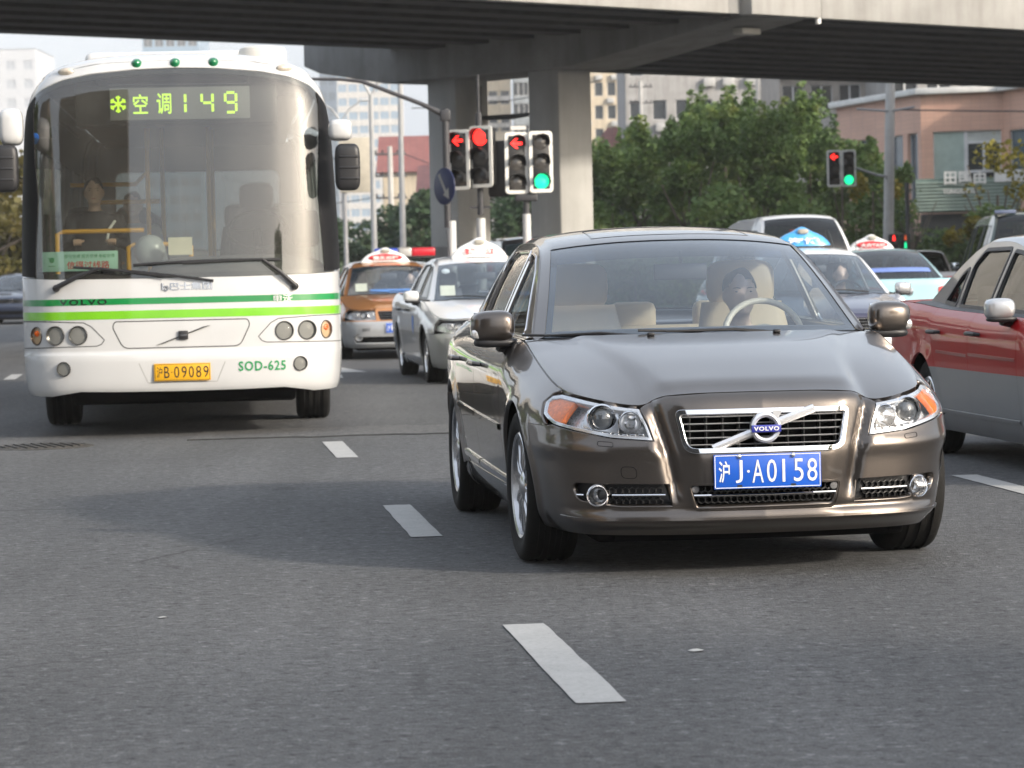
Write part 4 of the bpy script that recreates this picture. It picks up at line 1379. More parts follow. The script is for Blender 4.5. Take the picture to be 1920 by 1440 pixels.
        panel('turn_indicator', am, P.P, M_AMBER, hs_, res=.02, seg=.015, flange=.02, lift=-.014)
        for nm, xx, zz, rr in (('projector', .668, .652, .052), ('main_beam', .548, .636, .040)):
            c, n, a = P.at(q * P.tx(xx), zz, -.022)
            holder = []
            rim_ = MB().lathe([(rr * 1.22, .035), (rr * 1.2, .0), (rr * 1.10, -.008), (rr, .002), (rr * .96, .03)], 36, 'Y').build(nm + '_ring', M_CHROME, hs_, ang=40)
            if nm == 'projector': ln = MB().lathe([(.001, -.016), (rr * .45, -.012), (rr * .8, .0), (rr * .95, .016)], 28, 'Y').build('projector_lens', M_LENS, hs_, ang=180)
            else: ln = MB().lathe([(.004, .05), (rr * .5, .042), (rr * .85, .02), (rr * 1.0, .0)], 28, 'Y').build('reflector_bowl', M_CHROME, hs_, ang=180)
            for o in (rim_, ln):
                o.location = tuple(c); o.rotation_euler = (0, 0, math.atan2(n[0], -n[1]) * .35)
        bz = [(q * P.tx(a), b) for a, b in rounded([(.597, .595), (.742, .618), (.744, .702), (.605, .692)], .012)]
        panel('projector_bezel', bz, P.P, pm('bezel_silver', (.68, .69, .71), .22, .7), hs_, holes=[[(q * P.tx(.668 + .063 * math.cos(a)), .652 + .046 * math.sin(a)) for a in np.linspace(0, 2 * math.pi, 25)[:-1]]], res=.02, seg=.01, flange=.012, hflange=.01, lift=-.028)
        m = MB()                                          # row of small reflector facets at the foot of the lamp
        for k in range(7):
            xx = .50 + k * .033
            c, n, a = P.at(q * P.tx(xx), .582 + max(0, xx - .58) * .12, -.016)
            m.box(tuple(c), (.024, .012, .014), rz=math.atan2(n[0], -n[1]))
        m.build('facet_row', M_ALLOY, hs_, bevel=.002)
        # washer cap and tow cover outlines
        ribbon('washer_cap', [(q * P.tx(x), z) for x, z in rounded([(.605, .535), (.665, .540), (.667, .558), (.607, .553)], .012)], P.P, .0025, gap_m, root, lift=.0012, closed=True)
    ribbon('tow_cover', [(-P.tx(x), z) for x, z in rounded([(.515, .405), (.575, .408), (.578, .455), (.518, .452)], .02)], P.P, .0028, gap_m, root, lift=.0012, closed=True)
    # --- side strips
    for q in (1, -1):
        ribbon('side_rubbing_strip', [(q * P.ty(y), z) for y, z in ((1.53, .555), (2.54, .572))], P.P, .030, M_BRONZE, root, lift=.009, thick=.010)
        ribbon('side_rubbing_strip', [(q * P.ty(y), z) for y, z in ((2.58, .573), (3.40, .585))], P.P, .030, M_BRONZE, root, lift=.009, thick=.010)
        ribbon('sill_chrome_strip', [(q * P.ty(y), z) for y, z in ((1.36, .318), (2.54, .335))], P.P, .030, M_CHROME, root, lift=.012, thick=.014)
        ribbon('sill_chrome_strip', [(q * P.ty(y), z) for y, z in ((2.58, .336), (3.30, .345))], P.P, .030, M_CHROME, root, lift=.012, thick=.014)
        ribbon('bumper_lip', [(q * P.tx(x), .238) for x in (0, .2, .4, .6, .75)] + [(q * P.ty(.34), .243)], P.P, .012, M_BRONZE, root, lift=.006, thick=.008)
    # --- wipers, washer jets
    for (x0, x1, xo) in ((.42, -.20, 1), (-.25, -.72, 1)):
        a = sed.surf(0, np.array([x0 / .77]))[0] - [0, 0, .030]; b = sed.surf(0, np.array([x1 / .77]))[0] - [0, 0, .008]
        m = MB()
        pa, pb = Vector(a) + Vector((0, -.03, .012)), Vector(b) + Vector((0, -.03, .014))
        m.tube([pa, (pa + pb) / 2 + Vector((0, -.02, .015)), pb], [.009, .007, .005], 6)
        m.tube([pa + (pb - pa) * .25 + Vector((0, .01, .002)), pb + (pb - pa) * .2 + Vector((0, .012, .002))], .006, 6)
        m.build('wiper', M_BLACK, root)
    for x in (-.27, .27):
        j = int(round((x / .78 + 1) / 2 * (sed.hoodP.shape[1] - 1)))
        c = sed.hoodP[-4, j]
        rbox('washer_jet', (c[0], c[1], c[2] + .007), (.032, .026, .016), M_BLACK, root, bevel=.005)
    # sunroof outline
    m = MB()
    i0, i1 = sed.i1 + 3, sed.i1 + 12
    U = np.linspace(-.62, .62, 13)
    loop = [sed.surf(i0, U)[k] for k in range(13)] + [sed.surf(i, np.array([.62]))[0] for i in range(i0, i1)] + [sed.surf(i1, U[::-1])[k] for k in range(13)] + [sed.surf(i, np.array([-.62]))[0] for i in range(i1, i0, -1)]
    m.tube([p + np.array([0, 0, .0005]) for p in loop] + [loop[0]], -.0 + .0014, 6, cap=False)
    m.build('sunroof_seal', M_BLACK, root)
sedan_front()
def to_world(loc, rz, p):
    c, s_ = math.cos(rz), math.sin(rz)
    return (loc[0] + c * p[0] - s_ * p[1], loc[1] + s_ * p[0] + c * p[1], loc[2] + p[2])
M_SHIRT = pm('black_jacket', (.02, .02, .022), .8)
seated_person('driver of the bronze sedan in dark clothes, hands on the cream steering wheel', to_world(SED_LOC, YAW, (.35, 2.30, .41)), YAW, M_SHIRT, M_SKIN, M_HAIR, hands=((-.13, -.27, .54), (.15, -.25, .52)))
# ------------------------------------------------------------------ the white city bus
M_BUSW = paint('bus_white_paint', (.56, .565, .565), 0., .0)
M_BUSGL = glass('bus_windscreen_glass', (.62, .66, .62), 1.52, 2.9, .05, (.58, .55, .49))
M_BUSSG = glass('bus_side_glass', (.16, .18, .18), 1.5, 1.3)
M_GRN_D = pm('stripe_dark_green', (.005, .22, .05), .3, coat=.8)
M_GRN_L = pm('stripe_light_green', (.18, .52, .015), .3, coat=.8)
M_YEL = pm('yellow_rail', (.70, .36, .015), .4)
BUS_LOC, BUS_RZ = (-2.575, 23.85, 0), R(5.0)
bus = thing('city_bus', 'white city bus with two green stripes, lit route display and yellow plate', 'bus', BUS_LOC, BUS_RZ)
def build_bus():
    root = bus
    L = 11.4
    P = Perim([(x_ * 1.025 , y_) for x_, y_ in [(0, 0), (.45, .018), (.80, .075), (1.02, .165), (1.15, .30), (1.215, .48), (1.242, .75), (1.25, 1.3), (1.25, 5), (1.25, 9.8), (1.245, 10.8), (1.20, 11.1), (1.08, 11.28), (.7, 11.38), (0, 11.4)]],
              [('x', 0, 2.965), ('x', .6, 2.95), ('x', .95, 2.90), ('y', .4, 2.85), ('y', 1.0, 2.81), ('y', 10, 2.80), ('r', 0, 2.80)],
              fb=[(.30, .09), (.34, .045), (.40, .012), (.50, 0), (.62, -.006), (.655, .0), (.665, .010), (.9, .012), (1.15, .022), (1.26, .034), (1.8, .085), (2.3, .145), (2.65, .20), (2.80, .235), (2.9, .27)], ft=[(0, .03), (.03, .01), (.08, 0), (3, 0)],
              sb=[(.30, .07), (.36, .03), (.50, .006), (.65, 0), (1.3, .003), (1.8, .018), (2.2, .038), (2.45, .054), (2.6, .074), (2.72, .112), (2.8, .155), (2.9, .22)], st=[(0, .02), (.03, .008), (.08, 0), (3, 0)],
              rb=[(.30, .05), (.5, 0), (1.2, 0), (2.2, .06), (2.8, .16), (2.9, .2)], rt=[(0, .02), (.05, 0), (3, 0)], tf=(.7, 1.35), aniso=True)
    fn = P.P
    tx, ty = P.tx, P.ty
    wr, fa, ra = .485, 2.62, 8.6
    S = lambda x: tx(x)
    ws_half = [(0, 2.90), (S(.35), 2.893), (S(.70), 2.865), (S(.95), 2.825), (S(1.16), 2.755), (ty(.56), 2.61), (ty(.80), 2.32), (ty(.93), 1.9), (ty(.96), 1.5), (ty(.94), 1.35), (ty(.82), 1.29), (S(1.0), 1.258), (S(.5), 1.252), (0, 1.252)]
    ws = mirror_poly(ws_half)
    # front mask: everything below/around the windscreen down to the bumper seam, back to y=0.95
    yb = 1.25
    top = [(0, float(P.zt(0)) - .002)] + [(S(x), float(P.zt(S(x))) - .002) for x in (.3, .6, .85, 1.0)] + [(ty(y), float(P.zt(ty(y))) - .002) for y in (.3, .4, .6, .8, 1.0, yb)]
    mask = mirror_poly(top + [(ty(yb), .665), (S(1.0), .660), (S(.5), .660), (0, .660)])
    body = panel('front_mask', mask, fn, M_BUSW, root, holes=[inset(ws, -.006)], res=(.07, .07), seg=.04, flange=.02)
    bmp = mirror_poly([(0, .654), (S(.5), .654), (S(1.0), .654), (ty(yb), .659), (ty(yb), .40), (ty(.6), .345), (S(1.05), .335), (S(.8), .372), (S(.5), .365), (0, .362)])
    panel('front_bumper', bmp, fn, M_BUSW, root, res=(.06, .04), seg=.03, flange=.03)
    gl = panel('windscreen', ws, fn, M_BUSGL, root, res=.08, seg=.04, flange=0, lift=-.004)
    panel('windscreen_rubber', ws, fn, M_BLACK, gl, holes=[inset(ws, .035)], res=.05, seg=.03, flange=.0, hflange=.03, lift=-.010)
    # black cladding behind the glass at both corner posts
    for q in (1, -1):
        po = [(q * ty(.25), 1.275), (q * ty(.82), 1.30), (q * ty(.935), 1.36), (q * ty(.95), 1.5), (q * ty(.92), 1.9), (q * ty(.79), 2.31), (q * ty(.55), 2.60), (q * ty(.34), 2.70), (q * ty(.29), 2.5), (q * ty(.22), 1.9)]
        panel('corner_post', po, fn, pm('black_screen_print', (.008, .008, .009), .55, spec=.2), root, res=.08, flange=.004, lift=.002)
    # roof
    ts = np.r_[np.linspace(-P.T, P.T, 241)]
    Q = P.top(ts)
    rows = []
    for s_ in (1.0, .985, .96, .92, .86, .76, .62, .45, .25, 0.0):
        sp = np.stack([0 * ts, np.clip(Q[:, 1], 1.0, 10.6), Q[:, 2]], -1)
        p = sp + (Q - sp) * s_
        zt = 3.05
        p[:, 2] = Q[:, 2] + (zt - Q[:, 2]) * (1 - s_**2.6)**.62
        rows.append(p)
    grid('roof', np.stack(rows, 1), M_BUSW, root, ang=180)
    # side walls
    for q in (1, -1):
        zt_ = lambda y: float(P.zt(ty(y))) - .002
        out = [(q * ty(y), zt_(y)) for y in np.linspace(yb + .003, L - .25, 20)]
        low = [(L - .25, .42), (ra + .60, .42)] + arc(ra, wr, .58, -8, 188, 18) + [(fa + .6, .40)] + arc(fa, wr, .58, -10, 190, 18) + [(yb + .003, .42)]
        out += [(q * ty(y), max(.40, z)) for y, z in low]
        wins, n = [], 6
        for k in range(n):
            a = 1.55 + k * 1.55
            wins.append([(q * ty(y), z) for y, z in rounded([(a, 1.32), (a + 1.42, 1.32), (a + 1.42, 2.36), (a, 2.36)], .07)])
        panel('side_wall', out, fn, M_BUSW, root, holes=wins, res=(.22, .16), seg=.12, flange=.02)
        for w in wins: panel('side_window', inset(w, -.005), fn, M_BUSSG, root, res=.3, seg=.15, flange=0, lift=-.008)
        for k in range(n - 1):
            a = 2.97 + k * 1.55
            panel('window_post', [(q * ty(a + .005), 1.30), (q * ty(a + .125), 1.30), (q * ty(a + .125), 2.38), (q * ty(a + .005), 2.38)], fn, M_BLACK, root, res=.3, flange=.003, lift=.003)
        for z0, z1, m_, nm in ((1.048, 1.098, M_GRN_D, 'dark_green_stripe'), (.936, 1.0, M_GRN_L, 'light_green_stripe')):
            pass
    T = P.T
    fnr = lambda u, z: P.P(np.where(u >= 0, T - np.abs(u), -(T - np.abs(u))), z)
    rw = rounded([(-.95, 1.55), (.95, 1.55), (.95, 2.45), (-.95, 2.45)], .1)
    ue = T - ty(L - .253)
    panel('rear_wall', [(-ue, .42), (ue, .42), (ue, 2.775), (0, 2.775), (-ue, 2.775)], fnr, M_BUSW, root, holes=[rw], res=.2, seg=.1, flange=.02, sgn=-1)
    panel('rear_window', inset(rw, -.01), fnr, M_BUSSG, root, res=.3, seg=.15, flange=0, sgn=-1, lift=-.01)
    # stripes (applied vinyl) round front and sides
    for z0, z1, m_, nm in ((1.048, 1.098, M_GRN_D, 'dark_green_stripe'), (.936, 1.0, M_GRN_L, 'light_green_stripe')):
        te = ty(10.6)
        panel(nm, [(-te, z0), (te, z0), (te, z1), (-te, z1)], fn, m_, root, res=(.08, .05), seg=.05, flange=.0, lift=.0018)
    # headlight clusters
    f3 = lambda x, z: fn(np.sign(x) * np.interp(np.abs(x), P.x[:P.imx], P.t[:P.imx]), z)
    M_GRV = pm('groove_grey', (.05, .05, .05), .8)
    M_REF = pm('old_reflector', (.26, .26, .25), .32, .8, var=.4, vscale=22)
    for q in (1, -1):
        ribbon('lamp_panel_groove', [(q * tx(.60), .775), (q * tx(.625), .742), (q * tx(.66), .728), (q * ty(.45), .716), (q * ty(.72), .716), (q * ty(.72), .93), (q * tx(1.05), .926), (q * tx(.76), .912), (q * tx(.70), .88)], fn, .008, M_GRV, root, lift=.001, closed=True, seg=.02)
        for nm, x, z, rx_, rz_ in (('turn_indicator', 1.135, .815, .052, .066), ('headlight', .985, .815, .070, .070), ('headlight', .805, .815, .068, .068), ('fog_lamp', .925, .553, .052, .052)):
            c, n, a = P.at(q * tx(x), z, .0)
            an = math.atan2(n[0], -n[1])
            pr = MB().lathe([(1.13, .02), (1.12, -.006), (1.06, -.014), (1.0, -.010), (.98, .03)], 32, 'Y')
            pr.v = [(v[0] * rx_, v[1], v[2] * rz_) for v in pr.v]
            ring = pr.build(nm, M_GRV if nm == 'fog_lamp' else pm('lamp_rim_dark', (.10, .10, .10), .35, .5), root, ang=50)
            ring.location = tuple(c); ring.rotation_euler = (0, 0, an * .8)
            rf = MB().lathe([(.02, .030), (.25, .028), (.34, .008), (.36, .030), (.70, .020), (1.0, -.004)] if x == .985 else [(.05, .05), (.5, .04), (.85, .018), (1.0, -.004)], 28, 'Y')
            rf.v = [(v[0] * rx_, v[1], v[2] * rz_) for v in rf.v]
            rf.build('reflector', M_REF, ring, ang=40)
            if nm == 'turn_indicator':
                ab = MB().ell((0, .005, .018), (.030, .02, .026), 14, 8); ab.build('amber_bulb', M_AMBER, ring)
            co = MB().lathe([(.001, -.024), (.4, -.021), (.8, -.012), (1.0, -.006)], 28, 'Y')
            co.v = [(v[0] * rx_, v[1], v[2] * rz_) for v in co.v]
            co.build('lens_cover', glass('bus_lamp_cover', (.62, .62, .60), 1.35, .7) if nm != 'turn_indicator' else glass('pale_amber_cover', (.95, .80, .62), 1.45), ring, ang=180)
        # roof marker lamps
        c, n, a = P.at(q * tx(.945), float(P.zt(tx(.945))) - .012, .004)
        o = MB().ell((0, 0, 0), (.068, .03, .032), 20, 10).build('roof_marker_lamp', pm('marker_beige', (.52, .46, .38), .25, coat=.8, var=.25, vscale=30), root)
        o.location = tuple(c); o.rotation_euler = (0, 0, math.atan2(n[0], -n[1]))
    for x in (-.31, 0.0, .31):
        c, n, a = P.at(math.copysign(tx(abs(x)), x), 2.945, .006)
        o = MB().lathe([(.001, -.022), (.018, -.018), (.030, -.006), (.034, .004), (.040, .008), (.040, .02)], 24, 'Y').build('green_marker_lamp', pm('green_lens', (.005, .16, .055), .12, coat=1.0), root, ang=50)
        o.location = tuple(c); o.rotation_euler = (R(-25), 0, 0)
    # centre flap with slash badge
    ribbon('centre_flap_groove', [(math.copysign(tx(abs(a)), a), b) for a, b in rounded([(-.455, .705), (.455, .705), (.535, .87), (.52, .915), (-.52, .915), (-.535, .87)], .05)], fn, .010, M_GRV, root, lift=.001, closed=True, seg=.02)
    m = MB()
    yy = lambda x, z=.8: float(f3(np.array([x]), np.array([z]))[0][1])
    sl = [(-.19, .728), (-.165, .728), (.215, .870), (.19, .870)]
    m.prism([(a + .0, b) for a, b in [(-.195, .726), (-.14, .738), (.225, .872), (.17, .862)]], yy(.2) - .012, yy(0) + .01, 'Y')
    bdg = m.build('slash_badge', M_INKBLK, root)
    rbox('badge_square', (.015, yy(0) - .012, .800), (.075, .02, .068), M_BLACK, bdg, bevel=.006)
    text('badge_letters', 'VOLVO', .055, .012, M_ALLOY, bdg, flat((.015, yy(0) - .0225, .80), (1, 0, 0), (0, 0, 1)), .0004)
    # number plate in its recess
    ribbon('plate_recess_edge', [(math.copysign(tx(abs(a)), a), b) for a, b in ((-.335, .585), (-.27, .432), (.27, .432), (.335, .585))], fn, .008, pm('bus_shadow_line', (.35, .35, .34), .6), root, lift=.001, seg=.03)  # grey strip painted for the shadow along the recess edge
    py = yy(0, .5) - .012
    pl = MB().box((0, py, .512), (.44, .004, .137)).build('number_plate', M_PLATEY, root, bevel=.002)
    b = MB()
    for (cx, cz, dx, dz_) in ((0, .061, .42, .003), (0, -.061, .42, .003), (-.212, 0, .003, .12), (.212, 0, .003, .12)): b.box((cx, py - .0028, .512 + cz), (dx, .001, dz_))
    b.build('plate_border', M_INKBLK, pl, smooth=False)
    for ch, cx, w, h in (('沪', -.178, .044, .085), ('B', -.121, .040, .09), ('.', -.083, .01, .01), ('0', -.044, .040, .09), ('9', .014, .040, .09), ('0', .070, .040, .09), ('8', .127, .040, .09), ('9', .184, .040, .09)):
        text('plate_character', ch, w, h, M_INKBLK, pl, flat((cx, py - .0028, .512), (1, 0, 0), (0, 0, 1)), .0008)
    # lettering on the skin
    def onskin(xc, zc):
        def g(u, v, d):
            p = f3(xc + u, zc + v)
            p[:, 1] -= .004
            return p
        return g
    text('fleet_number', 'SOD-625', .37, .078, M_INKGRN, root, onskin(.625, .545), bold=.02, spacing=1.15)
    text('operator_name', '巴士集团', .33, .062, M_ALLOY, root, onskin(.085, 1.182), bold=.02)
    lg = MB(); lg.tube([f3(np.array([-.135]), np.array([1.155]))[0] - [0, .006, 0], f3(np.array([-.135]), np.array([1.21]))[0] - [0, .006, 0]], .008, 6); lg.lathe([(.010, -.004), (.022, -.004), (.022, .004), (.010, .004)], 16, 'Y', (-.110, yy(.11, 1.17) - .006, 1.168), closed=True)
    lg.build('operator_logo', M_ALLOY, root)
    text('maker_letters', 'VOLVO', .37, .045, pm('dark_chrome', (.10, .10, .10), .2, .9), root, onskin(-.76, 1.073), bold=.02, spacing=1.3)
    text('maker_name', '申沃', .15, .062, M_ALLOY, root, onskin(.80, 1.068), bold=.02)
    # wipers
    for pts in (((-.965, 1.185), (-.62, 1.335)), ((.895, 1.16), (.64, 1.375))):
        pass
    def wp(x, z, d=.035): return Vector(P.at(math.copysign(tx(abs(x)), x), z, d)[0])
    for (pv, el, t0, t1) in (((-.965, 1.185), (-.62, 1.332), (-.82, 1.345), (.26, 1.215)), ((.895, 1.16), (.64, 1.375), (.78, 1.372), (-.36, 1.352))):
        m = MB()
        m.lathe([(.001, -.03), (.028, -.028), (.030, .0), (.030, .03)], 14, 'Y', tuple(wp(pv[0], pv[1], .01)))
        m.tube([wp(*pv, .03), wp((pv[0] + el[0]) / 2, (pv[1] + el[1]) / 2 + .01, .045), wp(*el, .04)], [.022, .017, .012], 8)
        N_ = 9
        m.tube([wp(t0[0] + (t1[0] - t0[0]) * k / N_, t0[1] + (t1[1] - t0[1]) * k / N_ + .012 * math.sin(math.pi * k / N_), .030) for k in range(N_ + 1)], .011, 6)
        m.tube([wp(el[0], el[1], .04), wp((t0[0] + 2 * t1[0]) / 3, (t0[1] + 2 * t1[1]) / 3, .04)], .009, 6)
        m.build('wiper', M_BLACK, root)
    # wing mirrors on white arms
    for q, dx, dz in ((1, 0, 0), (-1, .0, .07)):
        m = MB()
        m.ell((q * 1.285, .22, 2.385 + dz), (.095, .12, .085 + (.06 if q < 0 else 0)), 20, 14, e=.55)
        arm = m.build('mirror_arm', M_BUSW, root, ang=180)
        h = MB()
        h.ell((q * 1.335, .16, 2.09 + dz * .6), (.100, .085, .185), 24, 18, e=.42)
        hd = h.build('mirror_housing', M_BLACK, arm, ang=180)
        for k in range(3):
            rbox('housing_rib', (q * 1.345, .085, 2.17 - k * .085 + dz * .6), (.155, .03, .022), M_BLACK, hd, bevel=.009)
        rbox('mirror_glass', (q * 1.335, .235, 2.09 + dz * .6), (.16, .012, .31), M_MIRROR, hd, bevel=.003)
    # roof equipment
    m = MB()
    m.box((-.10, 3.9, 3.10), (1.42, 2.9, .19))
    o = m.build('air_conditioner', M_BUSW, root, bevel=.06, seg=3)
    pr = MB().lathe([(.001, 3.155), (.14, 3.15), (.185, 3.135), (.20, 3.10), (.20, 2.94)], 28, 'Z', (.70, 1.55, 0))
    pr.build('roof_vent', pm('vent_cream', (.62, .60, .55), .5), root)
    # wheels, underside
    for q in (1, -1):
        wheel(root, q * 1.07, fa, wr, .28, .285, q, 8, 'mid', 0, True)
        wheel(root, q * 1.07, ra, wr, .28, .285, q, 8, 'mid', 0, False)
    rbox('chassis', (0, 5.7, .54), (1.78, 10.0, .60), M_DARK, root, bevel=.03)
    rbox('front_axle', (0, fa, .42), (1.9, .16, .14), M_DARK, root, bevel=.02)
    MB().tube([(-.3, 1.2, .40), (-.28, .9, .40)], .05, 10).build('tow_eye', M_DARK, root)
    # cabin: floor, dashboard, seats, rails
    rbox('cabin_floor', (0, 5.6, .86), (2.40, 10.4, .05), pm('bus_floor', (.12, .12, .12), .8), root, bevel=.005)
    rbox('cabin_ceiling', (0, 5.8, 2.72), (2.0, 9.6, .03), pm('bus_ceiling', (.16, .16, .155), .7), root, bevel=.005)
    dsh = MB(); dsh.ell((.45, .62, 1.18), (.72, .34, .24), 20, 12, e=.5); dsh.build('dashboard', M_INT, root)
    rbox('front_wall_lining', (0, .36, 1.02), (2.1, .05, .5), M_INT, root, bevel=.01)
    for (a, b_) in ((-.95, -.05), (.05, .62)):
        pass
    M_BSEAT = pm('bus_seat_grey', (.07, .075, .08), .7)
    k = 0
    for row in range(7):
        y = 3.1 + row * 1.0
        for x in (-.92, -.48, .48, .92):
            seat(root, x, y, M_BSEAT, 'passenger_seat', .42, True, .55, .72)
    seat(root, .62, 1.15, M_BSEAT, 'driver_seat', .5, True, .6, .80)
    m = MB()
    c = Vector((.62, .86, 1.62)); tl = Matrix.Rotation(R(-50), 3, 'X')
    rg = [c + tl @ Vector((.24 * math.cos(a), 0, .24 * math.sin(a))) for a in np.linspace(0, 2 * math.pi, 29)[:-1]]
    m.tube(rg + [rg[0]], .016, 8, cap=False); m.tube([c + tl @ Vector((-.23, 0, 0)), c + tl @ Vector((.23, 0, 0))], .014, 6); m.tube([c, c + Vector((0, -.2, -.4))], .035, 8)
    m.build('steering_wheel', M_BLACK, root)
    for pts in ([(-1.0, 1.0, 1.30), (-1.0, 1.0, 1.62), (-.95, 1.0, 1.64), (-.30, 1.0, 1.64)], [(-.42, .75, 1.30), (-.42, .75, 1.50), (-.38, .75, 1.52), (.06, .75, 1.52), (.08, .75, 1.50), (.08, .75, 1.30)],
                [(-.28, 1.7, .9), (-.28, 1.7, 2.68)], [(.22, 2.4, .9), (.22, 2.4, 2.68)], [(-.22, 4.2, .9), (-.22, 4.2, 2.68)], [(-.95, 2.2, 2.05), (-.40, 2.2, 2.05), (-.30, 2.2, 2.15), (-.28, 2.2, 2.6)], [(.22, 6, .9), (.22, 6, 2.68)], [(-.80, 2.2, 1.9), (-.2, 2.2, 1.9)]):
        MB().tube(pts, .019, 8).build('yellow_handrail', M_YEL, root)
    # route display behind the glass
    def glassy(x, z): return P.at(math.copysign(tx(abs(x)), x), z, -.05)[0]
    yd = glassy(.0, 2.63)[1] + .10
    tl = R(9)
    dp = MB().box((0, 0, 0), (1.10, .05, .255)).build('route_display', pm('display_panel', (.20, .20, .195), .6), root, bevel=.004)
    dp.location = (.03, yd, 2.625); dp.rotation_euler = (0, 0, 0)
    hdr = MB().box((0, yd + .32, 2.62), (1.6, .5, .32)).build('display_box', M_BLACK, root, bevel=.02)
    M_LED = emis('led_yellow_green', (.62, .95, .06), 1.3, (.3, .5, .05))
    pf = lambda x, z=0: flat((x, -.0265, z), (1, 0, 0), (0, 0, 1))
    sn = MB()
    for k in range(6):
        a = k * math.pi / 3 + math.pi / 2
        d = Vector((math.cos(a), 0, math.sin(a)))
        sn.tube([Vector((0, 0, 0)), d * .066], .008, 5)
        for q in (1, -1):
            w = Vector((math.cos(a + q * .7), 0, math.sin(a + q * .7)))
            sn.tube([d * .038, d * .038 + w * .026], .0065, 5)
    sn.v = [(x - .485, y - .027, z + .0) for x, y, z in sn.v]
    sn.build('snowflake_sign', M_LED, dp, smooth=False)
    text('display_character', '空', .115, .155, M_LED, dp, pf(-.31), .0006, bold=.01)
    text('display_character', '调', .115, .165, M_LED, dp, pf(-.125), .0006, bold=.01)
    SEG = {'1': 'bc', '4': 'fgbc', '9': 'abcdfg'}
    for ch, cx in (('1', .0), ('4', .215), ('9', .40)):
        m = MB()
        w, h, t_ = .085, .155, .020
        for s_ in SEG[ch]:
            bx = {'a': (0, h / 2, w * .72, t_), 'd': (0, -h / 2, w * .72, t_), 'g': (0, 0, w * .72, t_), 'b': (w / 2, h / 4, t_, h * .40), 'c': (w / 2, -h / 4, t_, h * .40), 'f': (-w / 2, h / 4, t_, h * .40), 'e': (-w / 2, -h / 4, t_, h * .40)}[s_]
            m.box((cx + bx[0], -.027, bx[1]), (bx[2], .002, bx[3]))
        m.build('display_digit', M_LED, dp, smooth=False)
    # cards and stickers on the dash
    c = glassy(-.81, 1.40)
    sg = MB().box((0, 0, 0), (.60, .006, .155)).build('route_card', pm('mint_card', (.42, .72, .58), .6), root, bevel=.001)
    sg.location = (-.78, P.at(-tx(.80), 1.40, -.075)[0][1] + .02, 1.395); sg.rotation_euler = (R(-4), 0, R(-9))
    text('card_letters', '信得过线路', .34, .060, M_INKRED, sg, flat((.065, -.0034, -.030), (1, 0, 0), (0, 0, 1)), .0005, bold=.015)
    text('card_small_letters', '参与世博 服务世博 奉献世博', .40, .030, M_INKGRN, sg, flat((.075, -.0034, .040), (1, 0, 0), (0, 0, 1)), .0005)
    e = MB().ell((-.225, -.0036, .012), (.020, .001, .022), 12, 6); e.tube([(-.25, -.004, .03), (-.225, -.004, .0), (-.205, -.004, .03)], .004, 5); e.tube([(-.25, -.004, -.035), (-.20, -.004, -.035)], .003, 5)
    e.build('card_emblem', M_INKGRN, sg)
    pp = MB().box((0, 0, 0), (.19, .005, .14)).build('dash_notice', pm('cream_paper', (.74, .68, .50), .7), root)
    pp.location = (.0, .52, 1.50)
    m = MB().ell((-.25, .75, 1.47), (.13, .10, .13), 16, 10).build('fare_box_top', pm('grey_acrylic', (.36, .38, .38), .3), root)
    st = MB().lathe([(.001, -.002), (.045, -.002), (.045, .002)], 24, 'Y').build('blue_sticker', pm('sticker_blue', (.03, .18, .62), .4), root)
    c, n, a = P.at(-ty(.27), 2.37, -.008)
    st.location = tuple(c); st.rotation_euler = (0, 0, math.atan2(n[0], -n[1]))
    fan = MB().box((1.0, .62, 1.62), (.22, .16, .30)).build('ticket_machine', M_INT, root, bevel=.05)
    return P
busP = build_bus()
M_NAVY = pm('navy_uniform', (.012, .014, .022), .8)
pb = seated_person('person in a black jacket with white stripe sitting at the front of the white bus', to_world(BUS_LOC, BUS_RZ, (-.72, 1.55, 1.26)), BUS_RZ, M_NAVY, M_SKIN, M_HAIR, hands=((-.13, -.27, .30), (.15, -.30, .30)))
MB().tube([(.17, -.075, .47), (.12, -.115, .40), (.10, -.12, .30)], .012, 6).build('white_stripe', M_WHITE, pb)
seat(pb, 0, -.12, pm('bus_seat_grey', (.07, .075, .08), .7), 'folding_seat', .42, False, .40, -.42)
seated_person('passenger in a pale shirt on the second seat of the white bus', to_world(BUS_LOC, BUS_RZ, (-.46, 3.2, 1.18)), BUS_RZ, pm('pale_shirt', (.45, .47, .5), .8), M_SKIN, M_HAIR, hands=((-.13, -.27, .20), (.15, -.30, .20)))
# ------------------------------------------------------------------ taxis and other traffic
def paint2(name, hi, lo, zs, metal=.3, mid=None):
    """two-tone livery: upper and lower colour meet at height zs (optional band between)"""
    if name in MATS: return MATS[name]
    m = paint(name, hi, metal, .3)
    t = m.node_tree
    b = t.nodes['Principled BSDF']
    src = b.inputs['Base Color'].links[0].from_socket
    tc = t.nodes.new('ShaderNodeTexCoord'); sp = t.nodes.new('ShaderNodeSeparateXYZ')
    t.links.new(tc.outputs['Object'], sp.inputs[0])
    f = _math(t, 'LESS_THAN', sp.outputs['Z'], zs)
    t.links.new(_mix(t, f, src, lo), b.inputs['Base Color'])
    return m
def tx_xs(W=.83, zb=.93, k=.40, yf=(1.3, 2.2), yr=(3.0, 4.2), base=None):
    b0 = base or (W - .115)
    def f(y, z):
        y = np.asarray(y, float); z = np.asarray(z, float); d = z - zb
        return b0 - k * d - .12 * d * np.abs(d) - .025 * (1 - sstep(yf[0], yf[1], y)) - .04 * sstep(yr[0], yr[1], y)
    return f
